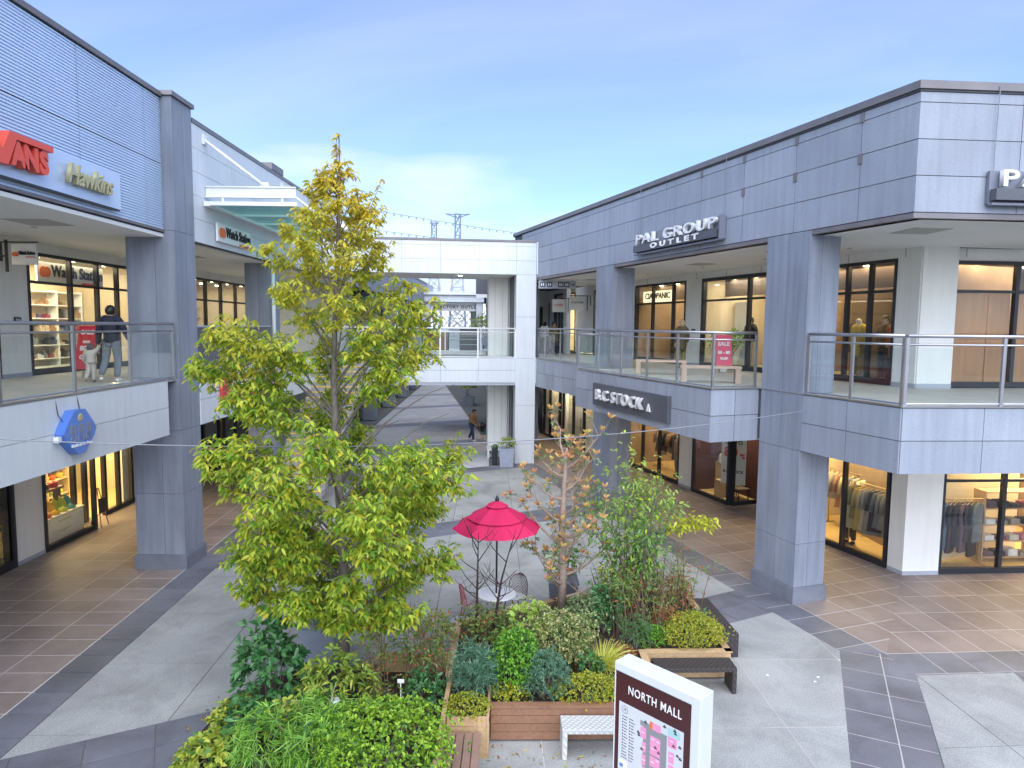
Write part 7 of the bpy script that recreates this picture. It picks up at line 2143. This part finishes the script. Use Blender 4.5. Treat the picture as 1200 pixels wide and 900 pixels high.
# ---------------------------------------------------------------- potted plants
def pot(label, x, y, s, h, m, leaf, fh, n, LL=0.07, rz=0):
    t = thing('potted_plant', label, 'potted plant', frame(x, y, 0, rz))
    b = MB()
    a, c = s / 2 * 0.85, s / 2
    b.hexa([(-a, -a, 0), (a, -a, 0), (a, a, 0), (-a, a, 0), (-c, -c, h), (c, -c, h), (c, c, h), (-c, c, h)])
    b.build('pot', m, t)
    MB().box(-c - 0.015, c + 0.015, -c - 0.015, c + 0.015, h, h + 0.04).build('rim', m, t)
    SEED[0] += 1
    shrub('', '', '', (x, y, h), s * 0.62, s * 0.62, fh, n, LL, 0.42, leaf, 5, parent=t, shell=0.5, sprig=5)
    return t


pot('dark square pot with green shrub behind the pale forked tree', 1.15, 14.05, 0.62, 0.62, M_POT, LM['bright'], 0.85, 900)
pot('pale grey square pot with green plant at the foot of the white footbridge pier', -0.20, 28.72, 0.66, 0.75, M_POTL, LM['potp'], 0.5, 900, 0.075)
pot('distant dark pot with bushy yellow green plant beyond the footbridge', -3.3, 50.5, 0.9, 0.75, M_POT, LM['potp'], 2.1, 1300, 0.16)
pot('black box pot beside the pale grey pot', -0.72, 28.95, 0.26, 0.7, M_FRAME, LM['conifer'], 0.2, 200)
pot('pale blue grey box planter behind the left bed, left of the tall tree trunk', -3.45, 11.75, 0.62, 0.62, M_POTL, LM['nand'], 0.5, 500)
q = FR @ Vector((-8.25, YR + 0.6, 0))
t = thing('potted_plant', 'green potted plant behind glass by the pink sale poster', 'potted plant', frame(q.x, q.y, FL2))
MB().lathe([(0.14, 0.02), (0.18, 0.40)], 16).build('pot', M_PAPER, t)
shrub('', '', '', (q.x, q.y, FL2 + 0.4), 0.75, 0.5, 0.9, 620, 0.15, 0.4, LM['bright'], 6, parent=t, shell=0.4, sprig=5)
for lab, x, y in (('bushy green plant on the far deck behind the footbridge kiosk', -1.9, 47.0),):
    t = thing('potted_plant', lab, 'potted plant', frame(x, y, FL2))
    MB().lathe([(0.22, 0.02), (0.3, 0.6)], 16).build('pot', M_POTL, t)
    shrub('', '', '', (x, y, FL2 + 0.6), 1.1, 0.8, 1.6, 700, 0.2, 0.4, LM['potp'], 6, parent=t, shell=0.4, sprig=5)
# litter on the pale paving
for k, (x, y) in enumerate(((4.55, 11.25), (5.3, 11.05), (5.42, 11.2))):
    tag(MB().prism([(x, y), (x + 0.04, y + 0.01), (x + 0.035, y + 0.04), (x - 0.01, y + 0.03)], 0.002, 0.008).build('paper_scrap', M_PAPER, None), ['white paper scrap on the pale paving nearest the dark bench', 'white paper scrap on the pale paving, nearer the slate strip', 'small paper scrap close to the slate strip'][k], 'litter')

# ================================================================ BEYOND THE FOOTBRIDGE
def far_wing(label, x0, y0, x1, y1, side, m, deep=9):
    """two storey wing running from (x0,y0) to (x1,y1); side=+1 when its front looks to -x"""
    L = math.hypot(x1 - x0, y1 - y0)
    ang = math.degrees(math.atan2(y1 - y0, x1 - x0))
    if side > 0:
        M = frame(x1, y1, 0, ang + 180)
    else:
        M = frame(x0, y0, 0, ang)
    t = thing('shopping_building', label, 'building', M @ Matrix.Translation((L / 2, 2, 0)))
    MB().box(0, L, 0.03, deep, 3.5, 4.69).box(0, L, 0.03, deep, 8.2, 10.3).build('floor_slab', M_BACK, t, M)
    panels(t, M, lin(0, L, 3.0), [3.45, 4.7], 0.03, m)
    panels(t, M, lin(0, L, 3.0), [8.15, 9.2, 10.3], 0.03, m)
    MB().box(0, L, -0.05, 0.4, 10.31, 10.45).build('parapet_cap', M_CAP, t, M)
    MB().box(0, L, 3.8, 4.0, 0, 3.5).box(0, L, 3.8, 4.0, 4.7, 8.2).build('shop_wall', M_PLASTER, t, M)
    k = 0
    x = 1.0
    while x < L - 2:
        MB().box(x, x + 0.9, 0.06, 0.85, 0, 8.15).build('column', M_COLUMN, t, M)
        shop_window(t, M, x + 1.4, x + 4.2, FL2, 7.6, 3.74, [x + 2.8], [7.0], G_DARK)
        shop_window(t, M, x + 1.4, x + 4.2, 0, 3.3, 3.74, [x + 2.8], [], G_DARK)
        x += 7.0; k += 1
    for q in lin(0, L, 2.0):
        MB().box(q - 0.025, q + 0.025, 0.06, 0.1, 4.7, 5.9).build('rail_post', M_STEEL, t, M)
    MB().box(0, L, 0.05, 0.11, 5.9, 5.95).build('handrail', M_STEEL, t, M)
    return t, M


fr_t, fr_M = far_wing('far lavender grey shopping wing right of the court beyond the footbridge', -1.0, 34.4, -3.1, 76, 1, M_GREY)
for k, (x, lab) in enumerate(((30.0, 'nearer dark projecting sign on the far right wing'), (24.0, 'farther pale projecting sign on the far right wing'))):
    s_ = thing('blade_sign', lab, 'sign', fr_M @ Matrix.Translation((x, -0.5, 8.3)))
    MB().box(x - 0.06, x + 0.06, -0.95, -0.08, 8.25, 9.3).build('board', M_CHARCOAL if k == 0 else M_PAPER, s_, fr_M)
    MB().box(x - 0.03, x + 0.03, -0.08, 0.02, 8.5, 8.6).build('bracket', M_FRAME, s_, fr_M)
far_wing('far grey shopping wing left of the court beyond the footbridge', -8.6, 34.2, -9.0, 76, -1, M_COLUMN)

f2 = thing('footbridge', 'distant white footbridge with roof at the far end of the court', 'bridge', frame(-6, 70))
MB().box(-9.4, -3.0, 68, 72, 3.6, 4.7).build('deck', M_WHITE, f2, ID)
MB().box(-15, -2.9, 67.5, 72.5, 8.45, 9.15).box(-15.2, -2.7, 67.2, 72.7, 9.16, 9.45).build('roof', M_WHITE, f2, ID)
MB().box(-3.7, -3.05, 67.8, 68.6, 0, 8.4).box(-9.2, -8.4, 67.8, 68.8, 0, 8.4).box(-4.5, -3.9, 71.3, 71.9, 4.7, 8.4).build('column', M_WHITE, f2, ID)
b = MB()
for k in range(60):
    x = -10.4 + k * 0.125
    b.box(x, x + 0.06, 69.5, 69.56, 9.5, 11.0)
b.box(-10.4, -3.0, 69.45, 69.62, 10.95, 11.05).box(-10.4, -3.0, 69.45, 69.62, 9.47, 9.55)
b.build('roof_screen', M_ROOFGREY, f2, ID, kind='stuff')
tr = MB()
for i in range(8):
    x = -8.3 + i * 0.55
    tr.tube([(x, 71.9, 4.7), (x + 2.4, 71.9, 8.1)], 0.03, 4).tube([(x + 2.4, 71.9, 4.7), (x, 71.9, 8.1)], 0.03, 4)
tr.build('lattice', M_WHITEMETAL, f2, ID, kind='stuff')
MB().box(-8.3, -3.7, 67.9, 67.95, 5.85, 5.95).box(-8.3, -3.7, 67.9, 67.95, 4.75, 4.85).build('handrail', M_WHITEMETAL, f2, ID)
t = thing('banner_sign', 'white factory outlet banner under the roof of the distant footbridge', 'sign', frame(-5.9, 68.4, 7.5))
MB().box(-8.3, -3.8, 68.4, 68.45, 7.55, 8.3).build('board', M_PAPER, t, ID)
text('lettering', 'FACTORY OUTLET', M_BLACKINK, t, ID, -5.6, 68.39, 7.95, 0.42, 0.02, bold=0.01, spacing=1.25)
MB().prism_xz([(-8.1, 7.75), (-7.7, 7.75), (-7.9, 8.2)], 68.38, 68.39).build('mark', M_BLACKINK, t, ID)
# kiosk on the far deck just behind the bridge
t = thing('kiosk', 'wooden slatted kiosk counter on the deck behind the footbridge railing', 'kiosk', frame(-4.0, 38, FL2))
MB().box(-5.0, -3.6, 37.6, 38.4, 5.75, 5.85).build('counter', M_PAPER, t, ID)
for k in range(8):
    MB().box(-4.95, -3.65, 37.65, 37.7, 4.75 + k * 0.125, 4.86 + k * 0.125).build('slat', M_WOODB, t, ID)
MB().box(-4.95, -3.65, 37.7, 38.35, FL2, 5.75).build('body', M_SHOPDARK, t, ID)
t = thing('display_case', 'dark display case beside the wooden kiosk on the far deck', 'case', frame(-2.3, 38, FL2))
MB().box(-3.0, -1.9, 37.8, 38.4, FL2, 5.9).build('body', M_CHARCOAL, t, ID)
MB().box(-3.05, -1.85, 37.75, 38.45, 5.9, 5.96).build('top', M_PAPER, t, ID)
for z in (5.0, 5.3, 5.6):
    MB().box(-2.95, -1.95, 37.77, 37.8, z, z + 0.04).build('shelf_edge', M_STEEL, t, ID)
t = thing('deck', 'upper deck linking the two far wings behind the footbridge', 'deck', frame(-3.5, 39))
MB().box(-5.6, -0.6, 36.2, 40.5, 4.25, 4.69).build('slab', M_PLASTER, t, ID)
MB().box(-5.6, -5.5, 36.2, 40.5, 4.75, 5.9).build('parapet', M_WHITE, t, ID)

# ================================================================ PYLONS ON THE HORIZON
def pylon(label, x, y, zt, w_, arms):
    t = thing('power_pylon', label, 'pylon', frame(x, y))
    b = MB()
    zb_ = 0
    wb = w_ * 1.9
    lev = [(z, wb + (w_ * 0.55 - wb) * (z / (zt * 0.82)) if z < zt * 0.82 else w_ * 0.55) for z in np.linspace(0, zt, 13)]
    for (z0, a0), (z1, a1) in zip(lev[:-1], lev[1:]):
        c0 = [(-a0, -a0), (a0, -a0), (a0, a0), (-a0, a0)]; c1 = [(-a1, -a1), (a1, -a1), (a1, a1), (-a1, a1)]
        for i in range(4):
            j = (i + 1) % 4
            b.tube([(*c0[i], z0), (*c1[i], z1)], 0.22, 4).tube([(*c0[i], z0), (*c1[j], z1)], 0.13, 4).tube([(*c0[j], z0), (*c1[i], z1)], 0.13, 4).tube([(*c1[i], z1), (*c1[j], z1)], 0.12, 4)
    b.build('tower', M_PYLON, t)
    for z, half in arms:
        a = MB()
        for s in (-1, 1):
            a.tube([(0, 0, z - 1.6), (s * half, 0, z + 0.3)], 0.2, 4).tube([(0, 0, z), (s * half, 0, z + 0.3)], 0.2, 4)
            for q in range(1, 5):
                a.tube([(s * half * q / 5, 0, z), (s * half * (q - 0.5) / 5, 0, z - 1.4 + 1.5 * q / 5)], 0.1, 4)
        a.build('cross_arm', M_PYLON, t)
    return t


pylon('tall power pylon with wide top arm above the footbridge roof', -24.8, 300, 55.2, 2.1, [(55.0, 5.4)])
pylon('paler narrow power pylon left of the wide armed pylon', -47.0, 400, 67, 2.6, [(66, 2.6)])
for k, (z, lab) in enumerate(((54.5, 'upper power line with spacers beside the pylons'), (47.0, 'lower power line with spacers beside the pylons'))):
    w_ = MB(); sp_ = []
    A, B_ = Vector((-130, 290, z + 14 - 4 * k)), Vector((60, 310, z - 12 + 4 * k))
    pts = []
    for i in range(60):
        u = i / 59; p = A.lerp(B_, u); p.z -= 9 * 4 * u * (1 - u) * 0.35; pts.append(p)
    w_.tube(pts, 0.12, 4)
    t = thing('power_line', lab, 'power line', Matrix.Translation(A))
    w_.build('wire', M_PYLON, t, ID)
    s_ = MB()
    for p in pts: s_.box(p.x - 0.3, p.x + 0.3, p.y - 0.2, p.y + 0.2, p.z - 1.0, p.z)
    s_.build('spacer', M_PYLON, t, ID, kind='stuff')
# steel mast row seen under the bridge roof
